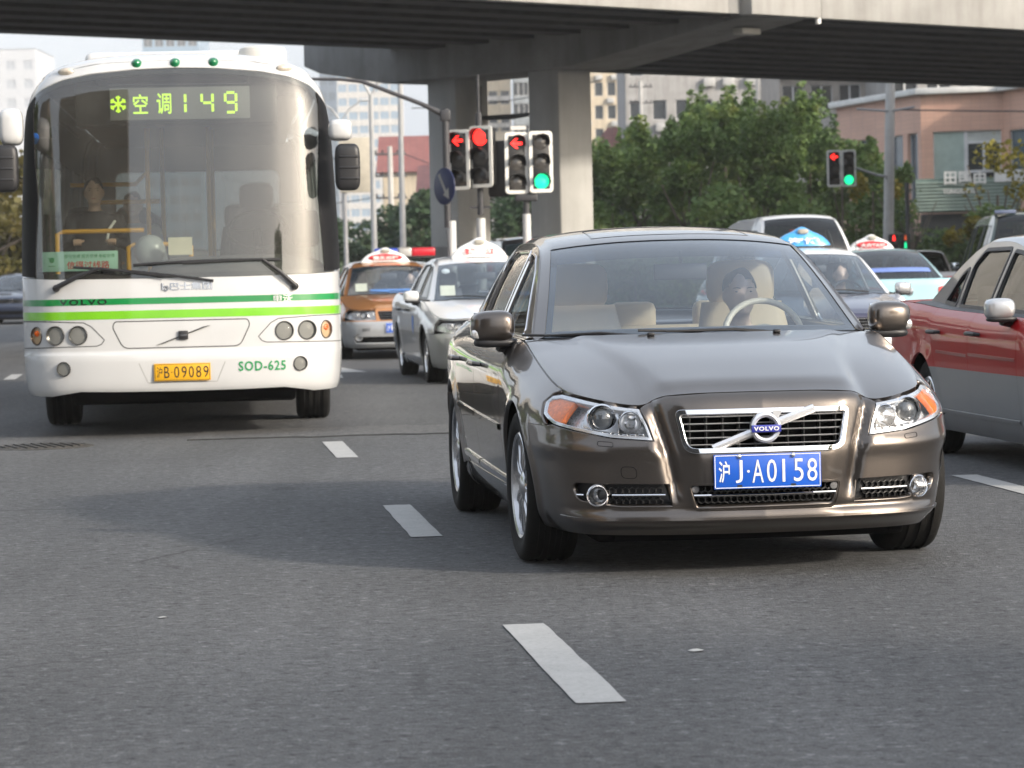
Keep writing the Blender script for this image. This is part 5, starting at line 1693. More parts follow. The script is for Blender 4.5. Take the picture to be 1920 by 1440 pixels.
def sedan2(paint_, **kw):
    """boxy three-box taxi saloon"""
    d = dict(L=4.68, W=1.70, fa=.90, ra=3.556, wr=.305, rim=.195, gap=.05, tw=.195, wheel_in=.955, paint=paint_,
        plan=[(0, 0), (.30, .012), (.52, .045), (.66, .11), (.745, .21), (.79, .36), (.82, .6), (.838, 1.0), (.85, 1.6), (.85, 2.6), (.845, 3.4), (.835, 4.1), (.815, 4.45), (.765, 4.60), (.5, 4.665), (0, 4.68)],
        ztop=[('x', 0, .735), ('x', .4, .728), ('x', .60, .718), ('x', .72, .722), ('y', .40, .742), ('y', .7, .79), ('y', 1.1, .862), ('y', 1.38, .91), ('y', 2.2, .925), ('y', 3.2, .945), ('y', 3.9, .975), ('y', 4.45, .985), ('r', .3, .985), ('r', 0, .985)],
        fb=[(.15, .09), (.20, .03), (.26, .0), (.42, -.01), (.52, .004), (.56, .03), (.72, .055)], ft=[(0, .03), (.02, .008), (.05, 0), (1, 0)],
        sb=[(.15, .09), (.22, .05), (.32, .028), (.5, .008), (.62, 0), (1.1, 0)], st=[(0, .075), (.02, .055), (.05, .03), (.09, .01), (.14, 0), (1, 0)],
        rb=[(.15, .10), (.25, .01), (.5, 0), (.6, .03), (1, .06)], rt=[(0, .03), (.03, .006), (.08, 0), (1, 0)],
        tf=(.5, .95), z_low=.17, z_rock=.29, z_seam=.545, z_rseam=.56, doors=(1.40, 2.43, 3.36), quarter_end=4.45,
        headlight=lambda P: [(P.tx(.36), .575), (P.tx(.375), .698), (P.tx(.60), .706), (P.tx(.70), .706), (P.ty(.30), .70), (P.ty(.36), .66), (P.ty(.36), .585), (P.tx(.70), .572), (P.tx(.55), .566)],
        hl_n_inner=0, nose_x=(.2, .345),
        hl_bottom=lambda P: [(P.tx(.365), .70), (P.tx(.352), .56), (P.tx(.55), .556), (P.tx(.70), .560), (P.ty(.37), .545)],
        fender_front=lambda P: [(P.ty(.375), .555), (P.ty(.375), .67), (P.ty(.34), .722), (P.ty(.34), .735)],
        front_holes=[rounded([(-.335, .575), (.335, .575), (.34, .695), (-.34, .695)], .02), rounded([(-.42, .26), (.42, .26), (.44, .37), (-.44, .37)], .02)],
        hood_corner=lambda P: P.ty(.34), hood_end=1.34, hood_c=(1.08, .905), hood_z=[(.1, .765), (.3, .812), (.6, .862)], hood_pow=3.2, hood_v=(.34, .50, .012),
        rail=[(1.38, .915), (1.75, 1.13), (2.08, 1.30), (2.4, 1.365), (2.8, 1.38), (3.15, 1.355), (3.65, 1.17), (4.02, .985)], rail_idx=(2, 5),
        bow=(.20, .13, -.10, -.13), crown=(.012, .035, .045), frit=.045, xs=tx_xs(),
        windows=[[(1.63, .94), (2.37, .95), (2.37, 1.30), (2.17, 1.285), (1.97, 1.21)], [(2.46, .952), (3.12, .962), (3.16, 1.22), (3.02, 1.31), (2.46, 1.315)], [(3.22, .968), (3.55, .985), (3.36, 1.16), (3.24, 1.2)]],
        z_handle=.80, res=.07, tail=[(.42, .66), (.42, .86), (.62, .88), (.72, .86), (.72, .66)], handle_mat=M_BLACK)
    d.update(kw)
    return d
M_SILV = pm('alloy_silver', (.62, .62, .63), .25, 1.0)
def dress(c, plate=None, cluster=True, steer=0., mirror_mat=None, mz=None, grille='bars', detail=True):
    """lamps, grille, plate, wheels, mirrors and cabin for an ordinary car"""
    P, root, sp = c.pm, c.root, c.sp
    for q in (1, -1):
        hl = [(q * t, z) for t, z in c.hl]
        h = panel('headlight', hl, P.P, M_GLASSC, root, res=.05, seg=.03, flange=0, lift=-.002)
        panel('headlight_housing', inset(hl, -.003), P.P, pm('headlamp_housing', (.72, .73, .75), .28, .5, var=.25, vscale=25), h, res=.05, seg=.03, flange=0, lift=-.055)
        zs_ = [z for _, z in c.hl]; zm = (min(zs_) + max(zs_)) / 2
        x0 = P.P([c.hl[0][0]], [zm])[0][0]
        for k, (dx, rr) in enumerate(((.075, .042), (.19, .048), (.30, .035))):
            cc, n, a = P.at(q * P.tx(x0 + dx), zm, -.025)
            o = MB().lathe([(.003, .045), (rr * .5, .038), (rr * .9, .015), (rr, 0), (rr * 1.12, -.004), (rr * 1.15, .02)], 24, 'Y').build('reflector', M_CHROME if k != 1 else M_LENS, h, ang=50)
            o.location = tuple(cc); o.rotation_euler = (0, 0, math.atan2(n[0], -n[1]) * .4)
        if sp.get('amber'):
            am = [(q * P.ty(y), z) for y, z in ((.22, zm - .06), (.22, zm + .06), (.35, zm + .05), (.36, zm - .05))]
            panel('turn_indicator', am, P.P, M_AMBER, h, res=.04, flange=.01, lift=-.012)
    f0 = lambda x, z: float(P.P([math.copysign(P.tx(abs(x)), x)], [z])[0][1])
    gh = sp['front_holes'][0]
    gx = max(a for a, b in gh); z0, z1 = min(b for a, b in gh), max(b for a, b in gh)
    rbox('grille_back', (0, f0(0, z0) + .10, (z0 + z1) / 2), (gx * 2.1, .01, z1 - z0 + .03), M_DARK, root, bevel=.001)
    n = 4
    for k in range(n):
        z = z0 + (z1 - z0) * (k + .5) / n
        m = MB().tube([(x, f0(x, z) + .02, z) for x in np.linspace(-gx * .98, gx * .98, 9)], .007, 6)
        m.build('grille_slat', M_CHROME if grille == 'bars' else M_BLACK, root)
    y = f0(0, (z0 + z1) / 2) - .008
    MB().lathe([(.040, .006), (.044, -.006), (.052, -.006), (.056, .006)], 28, 'Y', (0, y, (z0 + z1) / 2), closed=True).build('badge', M_CHROME, root)
    rbox('lower_grille_back', (0, f0(0, .3) + .09, .315), (.95, .01, .15), M_DARK, root, bevel=.001)
    for k in range(3): rbox('lower_slat', (0, f0(0, .3) + .05, .285 + k * .03), (.84, .03, .006), M_BLACK, root, bevel=.001)
    for q in (1, -1):
        cc, nn, a = P.at(q * P.tx(.60), .32, .0)
        o = MB().lathe([(.001, .008), (.03, .006), (.042, -.004), (.052, -.006), (.058, .006)], 22, 'Y').build('fog_lamp', pm('fog_grey', (.22, .22, .22), .3, .4), root, ang=50)
        o.location = tuple(cc); o.rotation_euler = (0, 0, math.atan2(nn[0], -nn[1]) * .7)
    if plate:
        zp = sp.get('plate_z', .45)
        pl, pf = c.plate('', f0(0, zp) - .014, zp)
        xs_ = np.linspace(-.178, .182, len(plate))
        for ch, x in zip(plate, xs_):
            text('plate_character', ch, .042, .085, M_WHITE, pl, flat((x, f0(0, zp) - .0175, zp), (1, 0, 0), (0, 0, 1)), .0006)
    c.wheels('five' if sp.get('five') else 'mid', 5 if sp.get('five') else 8, steer, detail)
    c.mirrors(mirror_mat or sp['paint'], sp['rail'][0][0] + .22, mz or sp['rail'][0][1] + .05, sp['W'] / 2 - .045, (.088, .07, .062))
    c.cabin(M_SEATG, M_INT, M_BLACK, 1)
    for x0, x1 in ((.45, -.05), (-.05, -.55)):
        a = c.surf(0, np.array([x0 / .72]))[0]; b = c.surf(1, np.array([x1 / .72]))[0]
        m = MB(); m.tube([a + [0, -.02, .012], (a + b) / 2 + [0, -.02, .022], b + [0, -.02, .012]], [.008, .007, .005], 6)
        m.build('wiper', M_BLACK, root)
def taxi_sign(c, txt, ink, shell, size=(.33, .10, .17), dy=0., knob=True, txt2=None, oval=None, rear=False):
    """domed roof light with lettering, a part bolted to the taxi roof"""
    y = (c.rail[c.i1][0] + c.rail[c.i2][0]) / 2 - .25 + dy
    i = int(np.argmin(np.abs(c.rail[c.i1:c.i2, 0] - y))) + c.i1
    z = c.surf(i, np.array([0.]))[0][2] - .012
    w, d, h = size
    prof = []
    V, F = [], []
    nu, nv = 29, 8
    for a in range(nu):
        u = -1 + 2 * a / (nu - 1)
        zz = h * (1 - abs(u)**2.6)**.75
        bump = h * .26 * math.exp(-(u / .27)**2) if knob else 0
        for b in range(nv + 1):
            v = -1 + 2 * b / nv
            e = max(0., 1 - abs(v)**3)**.5
            V.append((u * w, y + v * (d * (.55 + .45 * (1 - u * u))), z + (zz * .78 + bump) * e + .02))
    for a in range(nu - 1):
        for b in range(nv):
            F.append((a * (nv + 1) + b, (a + 1) * (nv + 1) + b, (a + 1) * (nv + 1) + b + 1, a * (nv + 1) + b + 1))
    s_ = mk('roof_sign', V, F, shell, c.root, True, 60)
    rbox('sign_base', (0, y, z + .012), (w * 2.0, d * 1.6, .03), M_BLACK if shell.name != 'sign_white' else M_WHITE, s_, bevel=.008)
    ff = 1 if rear else -1
    yt = y + ff * (d * 1.0 + .012)
    if knob: MB().ell((0, y + ff * d * .8, z + h * .88), (w * .20, .03, h * .15), 16, 8, e=.8).build('sign_lamp', pm('lamp_greige', (.36, .34, .29), .4), s_)
    ax = (-1 if rear else 1, 0, 0)
    if oval:
        q = MB().ell((0, y + ff * d * .86, z + h * .40), (w * .70, d * .20, h * .27), 28, 12); q.build('sign_oval', oval, s_)
    text('sign_letters', txt, *([w * 1.15, h * .34] if not oval else [w * 1.05, h * .27]), ink, s_, flat((0, yt - ff * 0.0, z + h * .38), ax, (0, 0, 1)), .002, bold=.03, spacing=1.0)
    return s_
M_SGNW = pm('sign_white', (.80, .79, .77), .3, coat=.5)
M_INKDR = pm('sign_red', (.60, .02, .03), .45)
M_WHITEC = paint('white_silver_taxi_paint', (.66, .67, .68), .0, .2)
TRAFFIC = R(6.6)

# white and silver taxi
sp = sedan2(paint2('white_over_silver', (.70, .71, .72), (.36, .37, .37), .56, .25))
jt = Car(sp, 'taxi_car', 'white taxi with red lettering on its dome sign, just behind the bronze sedan', (-.03, 33.35, 0), R(8.0))
jt.shell(); jt.hood(); jt.green(); dress(jt, None, mirror_mat=M_WHITEC)
taxi_sign(jt, '锦   江', M_INKDR, M_SGNW, (.325, .10, .215), dy=-.05)
MB().tube([(-.30, 2.6, 1.38), (-.33, 2.72, 1.72)], .004, 5).build('aerial', M_BLACK, jt.root)
MB().box((-.46, 1.62, 1.02), (.17, .005, .12), rx=R(-20)).build('windscreen_permit', pm('cream_paper', (.74, .68, .50), .7), jt.root)
MB().ell((-.44, 1.95, 1.24), (.05, .01, .03)).build('windscreen_sticker', M_WHITE, jt.root)
rbox('dash_banner', (.30, 1.52, .965), (.50, .01, .05), pm('banner_blue', (.05, .22, .60), .5), jt.root, bevel=.002)
for sd in (1, -1):
    t0 = jt.pm.ty(1.75)
    panel('door_crest', [(sd * jt.pm.ty(y), z) for y, z in rounded([(1.70, .62), (1.80, .52), (1.90, .62), (1.90, .74), (1.70, .74)], .03)], jt.pm.P, pm('crest_blue', (.05, .16, .55), .4), jt.root, res=.06, flange=0, lift=.002)

# orange people-carrier taxi
sp = sedan2(paint2('orange_over_silver', (.46, .21, .08), (.36, .37, .38), .545, .3), W=1.74,
    front_holes=[rounded([(-.30, .56), (.30, .56), (.34, .695), (-.34, .695)], .03), rounded([(-.66, .23), (.66, .23), (.69, .33), (-.69, .33)], .02)])
ot = Car(sp, 'taxi_car', 'orange taxi with silver bumper and white dome sign, half hidden by the bus', (-1.55, 43.2, 0), R(7.5))
ot.shell(); ot.hood(); ot.green(); dress(ot, '沪FK2835', mirror_mat=pm('orange_flat', (.46, .21, .08), .4, coat=1.))
taxi_sign(ot, '强生出租', M_SGNW, M_SGNW, (.36, .10, .20), dy=-.1, oval=M_INKDR)
text('fleet_number', '801', .10, .045, M_INKBLK, ot.root, flat((-.50, .02, .43), (1, 0, 0), (0, 0, 1)), .004)
MB().box((-.42, 1.62, 1.02), (.17, .005, .12), rx=R(-20)).build('windscreen_permit', pm('cream_paper', (.74, .68, .50), .7), ot.root)
rbox('dash_banner', (.12, 1.50, .96), (.85, .01, .06), pm('banner_blue', (.05, .22, .60), .5), ot.root, bevel=.002)
seated_person('driver of the orange taxi seen through its windscreen', to_world((-1.55, 43.2, 0), R(7.5), (.36, 2.12, .40)), R(7.5), pm('grey_shirt', (.3, .32, .36), .8), M_SKIN, M_HAIR, hands=((-.13, -.27, .50), (.15, -.25, .50)))

# red and grey taxi at the right edge
M_REDT = paint2('red_over_grey', (.38, .004, .007), (.24, .245, .25), .575, .0)
_b = M_REDT.node_tree.nodes['Principled BSDF']; _b.inputs['Specular IOR Level'].default_value = .15; _b.inputs['Coat Weight'].default_value = .55
M_GREYP = paint('grey_silver_paint', (.30, .31, .32), .7, .5)
sp = sedan2(M_REDT, pillar_paint=M_GREYP, roof_paint=M_GREYP, rocker=pm('rocker_grey', (.20, .20, .205), .4), five=False, trim_w=.032)
rt_ = Car(sp, 'taxi_car', 'red taxi with grey lower doors and silver mirror, cut by the picture edge', (3.94, 16.42, 0), R(7.0))
rt_.shell(); rt_.hood(); rt_.green(); dress(rt_, None, mirror_mat=pm('mirror_silver', (.55, .56, .57), .3, .6, coat=1.))
taxi_sign(rt_, '强生', M_INKDR, M_SGNW, (.33, .10, .20))
for sd in (1, -1):
    for (a, b) in ((1.42, 2.41), (2.45, 3.18)):
        ribbon('door_groove', [(sd * rt_.pm.ty(a), .665), (sd * rt_.pm.ty(b), .675)], rt_.pm.P, .02, pm('moulding_red', (.26, .008, .015), .35, coat=.6), rt_.root, lift=.006, thick=.008)
    ribbon('sill_moulding', [(sd * rt_.pm.ty(a), .30) for a in (1.42, 2.3, 3.15)], rt_.pm.P, .025, pm('rocker_grey', (.20, .20, .205), .4), rt_.root, lift=.008, thick=.01)

# dark blue taxi facing us behind the sedan
sp = sedan2(paint2('dark_blue_over_white', (.035, .035, .075), (.60, .61, .62), .55, .2), roof_paint=paint('white_silver_taxi_paint', (.66, .67, .68), 0., .2), pillar_paint=paint('white_silver_taxi_paint', (.66, .67, .68), 0., .2))
bt = Car(sp, 'taxi_car', 'dark blue taxi with light blue roof sign, behind the bronze sedan', (3.42, 30.3, 0), R(6.5))
bt.shell(); bt.hood(); bt.green(); dress(bt, None, mirror_mat=pm('mirror_silver', (.55, .56, .57), .3, .6, coat=1.))
taxi_sign(bt, '海博', M_WHITE, pm('sign_sky_blue', (.06, .36, .75), .3, coat=.6), (.31, .10, .20), dy=.1)
seated_person('driver of the dark blue taxi behind its windscreen', to_world((3.42, 30.3, 0), R(6.5), (.34, 2.12, .40)), R(6.5), pm('grey_shirt', (.3, .32, .36), .8), M_SKIN, M_HAIR, hands=((-.13, -.27, .50), (.15, -.25, .50)))

# pale blue taxi seen from behind
sp = sedan2(paint('pale_blue_taxi_paint', (.34, .56, .62), .1, .3))
lt = Car(sp, 'taxi_car', 'pale blue taxi seen from behind with white and red oval roof sign', (5.05, 47.2, 0), R(180 + 6.5))
lt.shell(); lt.hood(); lt.green(); dress(lt, None)
taxi_sign(lt, '大众TAXI', M_SGNW, M_SGNW, (.34, .10, .21), oval=M_INKDR, rear=True)
u0 = np.linspace(-.8, .8, 17)
grid('rear_window_banner', np.array([lt.surf(len(lt.rail) - 1 - k, u0, -.004) for k in (4, 7)]), pm('banner_blue_pale', (.16, .24, .55), .5), lt.root)
text('banner_letters', '电调62580000', .9, .07, pm('banner_yellow', (.7, .55, .2), .5), lt.root, (lambda u, v, d: np.array([[-a, 3.62 - b * .9 + .10, 1.11 + b + .015] for a, b in zip(u, v)])))
MB().lathe([(.001, .012), (.05, .010), (.06, 0)], 24, 'Y', (0, 4.64, .80)).build('boot_badge', M_CHROME, lt.root)
MB().tube([(.38, 3.0, 1.38), (.38, 3.1, 1.75)], .004, 5).build('aerial', M_BLACK, lt.root)

# vans and other cars
def van(paint_, H, **kw):
    k = H / 1.9
    d = sedan2(paint_, L=4.6, W=1.72, fa=.75, ra=3.4, wr=.32,
        plan=[(0, 0), (.35, .015), (.58, .06), (.72, .14), (.80, .28), (.84, .5), (.855, .9), (.86, 1.5), (.86, 2.8), (.86, 3.8), (.855, 4.3), (.82, 4.5), (.70, 4.58), (.4, 4.60), (0, 4.60)],
        ztop=[('x', 0, .93), ('x', .5, .92), ('x', .72, .93), ('y', .5, .98), ('y', .9, 1.04), ('y', 2, 1.06), ('y', 3.4, 1.06), ('y', 4.3, 1.05), ('r', .3, 1.05), ('r', 0, 1.05)],
        doors=(1.0, 2.0, 3.15), quarter_end=4.42, z_seam=.58, z_rseam=.56,
        headlight=lambda P: [(P.tx(.42), .66), (P.tx(.43), .85), (P.tx(.60), .86), (P.tx(.72), .86), (P.ty(.30), .87), (P.ty(.36), .82), (P.ty(.36), .70), (P.tx(.72), .66), (P.tx(.55), .65)],
        nose_x=(.2, .41), hl_bottom=lambda P: [(P.tx(.42), .86), (P.tx(.41), .645), (P.tx(.55), .635), (P.tx(.72), .645), (P.ty(.40), .58)],
        fender_front=lambda P: [(P.ty(.385), .60), (P.ty(.385), .82), (P.ty(.36), .90), (P.ty(.35), .945)],
        front_holes=[rounded([(-.36, .68), (.36, .68), (.38, .84), (-.38, .84)], .02), rounded([(-.45, .28), (.45, .28), (.47, .40), (-.47, .40)], .02)],
        hood_corner=lambda P: P.ty(.35), hood_end=.86, hood_c=(.55, 1.06), hood_z=[(.3, .98), (.6, 1.03)],
        rail=[(.90, 1.06), (1.25, 1.06 + .42 * (H - 1.06) / .84), (1.65, H - .13), (2.1, H - .055), (3.0, H - .05), (4.0, H - .07), (4.32, 1.06 + .45 * (H - 1.06) / .84), (4.46, 1.08)], bow=(.28, .14, -.10, -.10), crown=(.01, .035, .05),
        xs=tx_xs(.86, 1.06, .20, (.9, 1.8), (3.6, 4.4), .80), windows=[[(1.25, 1.10), (1.95, 1.10), (1.95, H - .22), (1.62, H - .24)], [(2.05, 1.10), (3.05, 1.10), (3.05, H - .20), (2.05, H - .20)], [(3.2, 1.10), (4.1, 1.10), (4.0, H - .22), (3.2, H - .20)]], z_handle=.92, plate_z=.5, tail=[(.58, .75), (.58, 1.02), (.76, 1.02), (.80, .75)])
    d.update(kw)
    return d
vw = Car(van(paint('white_van_paint', (.62, .63, .64), 0., .2), 1.92), 'van', 'white van seen from behind with red brake light above its rear window', (3.72, 47.9, 0), R(180 + 6.5))
vw.root['category'] = 'van'
vw.shell(); vw.hood(); vw.green(); dress(vw)
rbox('high_brake_light', (.05, 4.20, 1.70), (.24, .03, .03), emis('brake_red', (.9, .05, .04), .6, (.5, .02, .02)), vw.root, bevel=.004)
M_TEAL = paint('dark_teal_paint', (.045, .075, .075), .2, .3)
gv = Car(van(M_TEAL, 2.0, tail=[(.60, .45), (.60, .62), (.76, .62), (.78, .45)]), 'van', 'dark green van at the right edge beyond the red taxi', (8.95, 56.0, 0), R(180 - 2.0))
gv.root['category'] = 'van'
gv.shell(); gv.hood(); gv.green(); dress(gv)
rbox('roof_box_sign', (.35, 4.0, 2.02), (.36, .08, .06), pm('banner_grey_blue', (.12, .15, .24), .6), gv.root, bevel=.01)
sp = sedan2(paint('grey_hatch_paint', (.20, .205, .22), .6, .4))
gc = Car(sp, 'parked_car', 'small grey car seen past the pale blue taxi', (8.75, 66.0, 0), R(180 - 6.0))
gc.shell(); gc.hood(); gc.green(); dress(gc, detail=False)
sv = Car(van(paint('black_suv_paint', (.02, .021, .025), .1, .3), 1.78, two_doors=True), 'van', 'dark tall car half hidden behind the white taxi', (.72, 50.0, 0), R(7.0))
sv.shell(); sv.hood(); sv.green(); dress(sv, detail=False)
# police car
sp = sedan2(paint('police_white_paint', (.70, .71, .72), 0., .2))
pc = Car(sp, 'police_car', 'white police car with blue and red light bar behind the orange taxi', (-1.72, 56.5, 0), R(7.0))
pc.shell(); pc.hood(); pc.green(); dress(pc, detail=False)
M_LBB = pm('lightbar_blue', (.02, .06, .42), .2, coat=1., emit=(.03, .08, .6), estr=.25)
M_LBR = pm('lightbar_red', (.50, .015, .03), .2, coat=1., emit=(.7, .03, .04), estr=.25)
lb = rbox('light_bar', (0, 2.45, 1.505), (1.16, .28, .05), M_BLACK, pc.root, bevel=.02)
rbox('blue_lens', (-.36, 2.45, 1.60), (.46, .26, .17), M_LBB, lb, bevel=.035, seg=3)
rbox('red_lens', (.36, 2.45, 1.60), (.46, .26, .17), M_LBR, lb, bevel=.035, seg=3)
rbox('speaker_cover', (0, 2.44, 1.605), (.26, .28, .18), pm('speaker_silver', (.55, .55, .54), .35, .3), lb, bevel=.035, seg=3)
MB().tube([(-.35, 2.45, 1.42), (-.35, 2.45, 1.50)], .02, 8).build('bar_foot', M_BLACK, lb)
MB().tube([(.35, 2.45, 1.42), (.35, 2.45, 1.50)], .02, 8).build('bar_foot', M_BLACK, lb)
# dark blue car beyond the bus
sp = sedan2(paint('navy_car_paint', (.02, .028, .055), .2, .3))
dc = Car(sp, 'parked_car', 'dark blue car beyond the bus at the left edge of the picture', (-13.75, 84.0, 0), R(3.0))
dc.shell(); dc.hood(); dc.green(); dress(dc, detail=False)
# ------------------------------------------------------------------ overpass
UX, UY = math.cos(R(42)), math.sin(R(42))
OPO = (4.95, 56.0)
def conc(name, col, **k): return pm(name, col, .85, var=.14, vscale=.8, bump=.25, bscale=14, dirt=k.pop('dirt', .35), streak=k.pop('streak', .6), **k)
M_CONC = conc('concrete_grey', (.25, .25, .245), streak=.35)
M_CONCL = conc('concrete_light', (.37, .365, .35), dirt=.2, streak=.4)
M_CONCD = conc('concrete_shade_dark', (.055, .057, .06))  # tone set below real concrete, painting in the shade under the deck
M_CBASE = pm('pier_base_paint', (.17, .165, .155), .7)
op = thing('overpass', 'grey concrete road overpass crossing the street on a twin-column pier', 'overpass', (OPO[0], OPO[1], 0), R(42))
# local frame: x along the deck, y across it (near edge at 0)
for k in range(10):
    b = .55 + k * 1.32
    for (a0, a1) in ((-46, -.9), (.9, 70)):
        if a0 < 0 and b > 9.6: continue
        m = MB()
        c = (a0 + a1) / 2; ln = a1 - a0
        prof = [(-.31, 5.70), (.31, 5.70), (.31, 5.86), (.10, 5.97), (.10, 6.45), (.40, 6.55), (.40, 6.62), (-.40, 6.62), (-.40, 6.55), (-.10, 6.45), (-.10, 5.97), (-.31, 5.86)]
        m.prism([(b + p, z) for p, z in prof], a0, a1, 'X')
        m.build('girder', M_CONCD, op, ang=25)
for (a0, a1, w) in ((-46, -.02, 9.9), (.02, 70, 12.9)):
    MB().box(((a0 + a1) / 2, w / 2 - .05, 6.76), (a1 - a0, w, .26)).build('deck_slab', M_CONC, op)
    MB().box(((a0 + a1) / 2, w + .02, 6.75), (a1 - a0, .2, 1.9)).build('far_parapet', M_CONC, op)
for nm, a0, a1, d in (('fascia', -46, -1.45, .0), ('fascia', -.95, .90, .10), ('fascia', 1.02, 70, .0)):
    MB().box(((a0 + a1) / 2, -.12 - d / 2, 6.95), (a1 - a0, .24 + d, 2.46)).build(nm, M_CONCL, op, bevel=.015)
MB().box((-1.2, .05, 6.9), (.5, .2, 2.3)).build('expansion_gap', M_CONC, op)
MB().tube([(.96, -.2, 5.62), (.96, -.2, 8.2)], .055, 12).build('drain_pipe', M_WHITE, op)
m = MB()
cap = [(-.02, 6.50), (-.02, 5.70), (1.2, 5.55), (4.6, 5.10), (10.2, 5.10), (12.4, 5.45), (12.9, 5.62), (12.9, 6.60)]
m.prism(cap, -.80, .80, 'X'); m.build('pier_cap', M_CONC, op, bevel=.03)
for b in (5.80, 8.86):
    MB().box((0, b, 2.62), (.88, .88, 5.24)).build('column', conc('column_concrete', (.42, .42, .405), dirt=.12, streak=.25), op, bevel=.03)
    MB().box((0, b, .86), (.90, .90, 1.72)).build('column_base', M_CBASE, op, bevel=.02)
fx = MB().box((.05, .75, 5.52), (.5, .26, .12)).build('under_deck_lamp', pm('lamp_case', (.45, .44, .40), .5), op, bevel=.02)
m = MB(); m.tube([(0, 8.2, 4.95), (0, 8.2, 4.30), (-.02, 7.2, 4.28), (-.05, 6.55, 4.30), (-.05, 6.52, 5.10)], .055, 8)
m.build('sign_bracket', M_BLACK, op)

# ------------------------------------------------------------------ traffic lights, posts, signs
M_POLE = pm('pole_grey', (.30, .30, .31), .5, .3)
M_POLED = pm('pole_dark', (.05, .05, .055), .5)
M_POLEW = pm('pole_white', (.62, .62, .61), .5)
M_SIGB = pm('signal_black', (.012, .012, .013), .5)
M_SIGF = pm('signal_border', (.74, .73, .68), .5)
M_LRED = emis('lamp_red', (1.0, .02, .015), 3.2, (.4, .01, .01))
M_LGRN = emis('lamp_green', (.01, .95, .36), 1.25, (.01, .4, .2))
M_LOFF = pm('lamp_off', (.07, .065, .06), .25, coat=.6, var=.3, vscale=40)
def arrow_left(c, s_, y):
    cx, cz = c
    p = [(-1, 0), (-.15, .8), (.25, .8), (-.35, .22), (.9, .22), (.9, -.22), (-.35, -.22), (.25, -.8), (-.15, -.8)]
    return MB().prism([(cx + a * s_, cz + b * s_) for a, b in p], y - .004, y, 'Y')
def head(parent, x, z, y, w, h, states, rz=0., border=True):
    """one three-lens signal head; z = bottom"""
    e = bpy.data.objects.new('signal_head', None); e.empty_display_size = .1
    link(e, parent); e.location = (x, y, z); e.rotation_euler = (0, 0, rz)
    rbox('housing', (0, .10, h / 2), (w, .20, h), M_SIGB, e, bevel=.03)
    if border:
        ring = rounded([(-w / 2 - .02, -.02), (w / 2 + .02, -.02), (w / 2 + .02, h + .02), (-w / 2 - .02, h + .02)], .06)
        f = lambda a, b: np.stack([a, 0 * a - .003, b], -1)
        panel('border_frame', ring, f, M_SIGF, e, holes=[inset(ring, .052)], res=.2, flange=.02)
    r = w * .36
    for k, st in enumerate(states):
        cz = h * (5 / 6 - k / 3)
        lit = {'r': M_LRED, 'g': M_LGRN}.get(st, M_LOFF)
        if st == 'ra':
            MB().lathe([(.001, -.006), (r, -.002)], 20, 'Y', (0, 0, cz)).build('lens', M_SIGB, e)
            arrow_left((0, cz), r * .82, -.012).build('lit_arrow', M_LRED, e, smooth=False)
        else: MB().lathe([(.001, -.03), (r * .6, -.022), (r, -.002)], 24, 'Y', (0, 0, cz)).build('lens', lit, e)
        v, f = [], []
        n = 16
        for j in range(n + 1):
            a = R(-20 + 220 * j / n)
            for d in (0.0, -.16 if 3 < j < 13 else -.10):
                v.append((r * 1.1 * math.cos(a), d, cz + r * 1.1 * math.sin(a)))
        for j in range(n): f.append((2 * j, 2 * j + 1, 2 * j + 3, 2 * j + 2))
        mk('visor', v, f, M_SIGB, e)
    return e
# pole with mast arm and blue arrow sign
t1 = thing('signal_pole', 'dark pole with long mast arm reaching over the bus roof', 'pole', (-.93, 47.0, 0))
MB().tube([(0, 0, 1.9), (0, 0, 3.72)], .055, 12).build('upper_pole', M_POLED, t1)
MB().tube([(.06, 0, 0), (.06, 0, 2.0)], .065, 12).build('lower_pole', M_POLEW, t1)
MB().tube([(0, 0, 3.62), (-.35, 0, 3.80), (-1.27, 0, 4.17), (-1.6, 0, 4.21), (-2.6, 0, 4.24)], [.05, .035, .03, .025, .022], 8).build('mast_arm', M_POLED, t1)
MB().box((0, 0, 3.62), (.16, .12, .18)).build('arm_clamp', M_POLED, t1, bevel=.02)
rs = MB().lathe([(.001, -.01), (.26, -.01), (.27, .0), (.26, .02), (.001, .02)], 28, 'Y', (-2.62, 0, 4.30)).build('round_plate', pm('dark_red_disc', (.12, .012, .015), .5), t1)
bs = thing('direction_sign', 'round blue sign with white arrow pointing down to keep right', 'sign', (-.97, 46.85, 2.53), R(-55))
MB().lathe([(.001, -.008), (.27, -.008), (.285, -.002), (.285, .012), (.001, .012)], 32, 'Y').build('disc', pm('sign_blue_shaded', (.008, .016, .075), .4), bs, ang=40)  # blue darkened so the colour carries the shade on the sign
m = MB().prism([(-.15, .17), (-.10, .20), (.07, -.07), (.13, -.02), (.14, -.20), (-.02, -.13), (.03, -.10)], -.014, -.010, 'Y'); m.build('white_arrow', pm('sign_white_grey', (.30, .30, .28), .5), bs, smooth=False)
MB().tube([(0, .02, -.3), (0, .02, .3)], .02, 6).build('bracket', M_POLED, bs)
t2 = thing('traffic_light', 'twin signal heads with red arrow and full red lamp before the left pier column', 'traffic light', (-.43, 48.0, 0))
MB().tube([(0, .12, 2.1), (0, .12, 3.7), (0, .12, 3.72), (0, .12, 4.3)], [.05, .05, .022, .022], 10).build('upper_pole', M_POLED, t2)
MB().tube([(0, .12, 0), (0, .12, 2.05)], .07, 12).build('lower_pole', M_POLEW, t2)
MB().box((0, .12, 2.22), (.34, .05, .04)).build('foot_bar', M_POLED, t2)
head(t2, -.33, 2.52, 0, .34, .90, ('ra', 'o', 'o'), R(-28))
head(t2, .02, 2.55, -.05, .36, .92, ('r', 'o', 'o'), R(-28))
head(t2, .33, 2.38, .25, .30, .88, (), R(160), border=False)
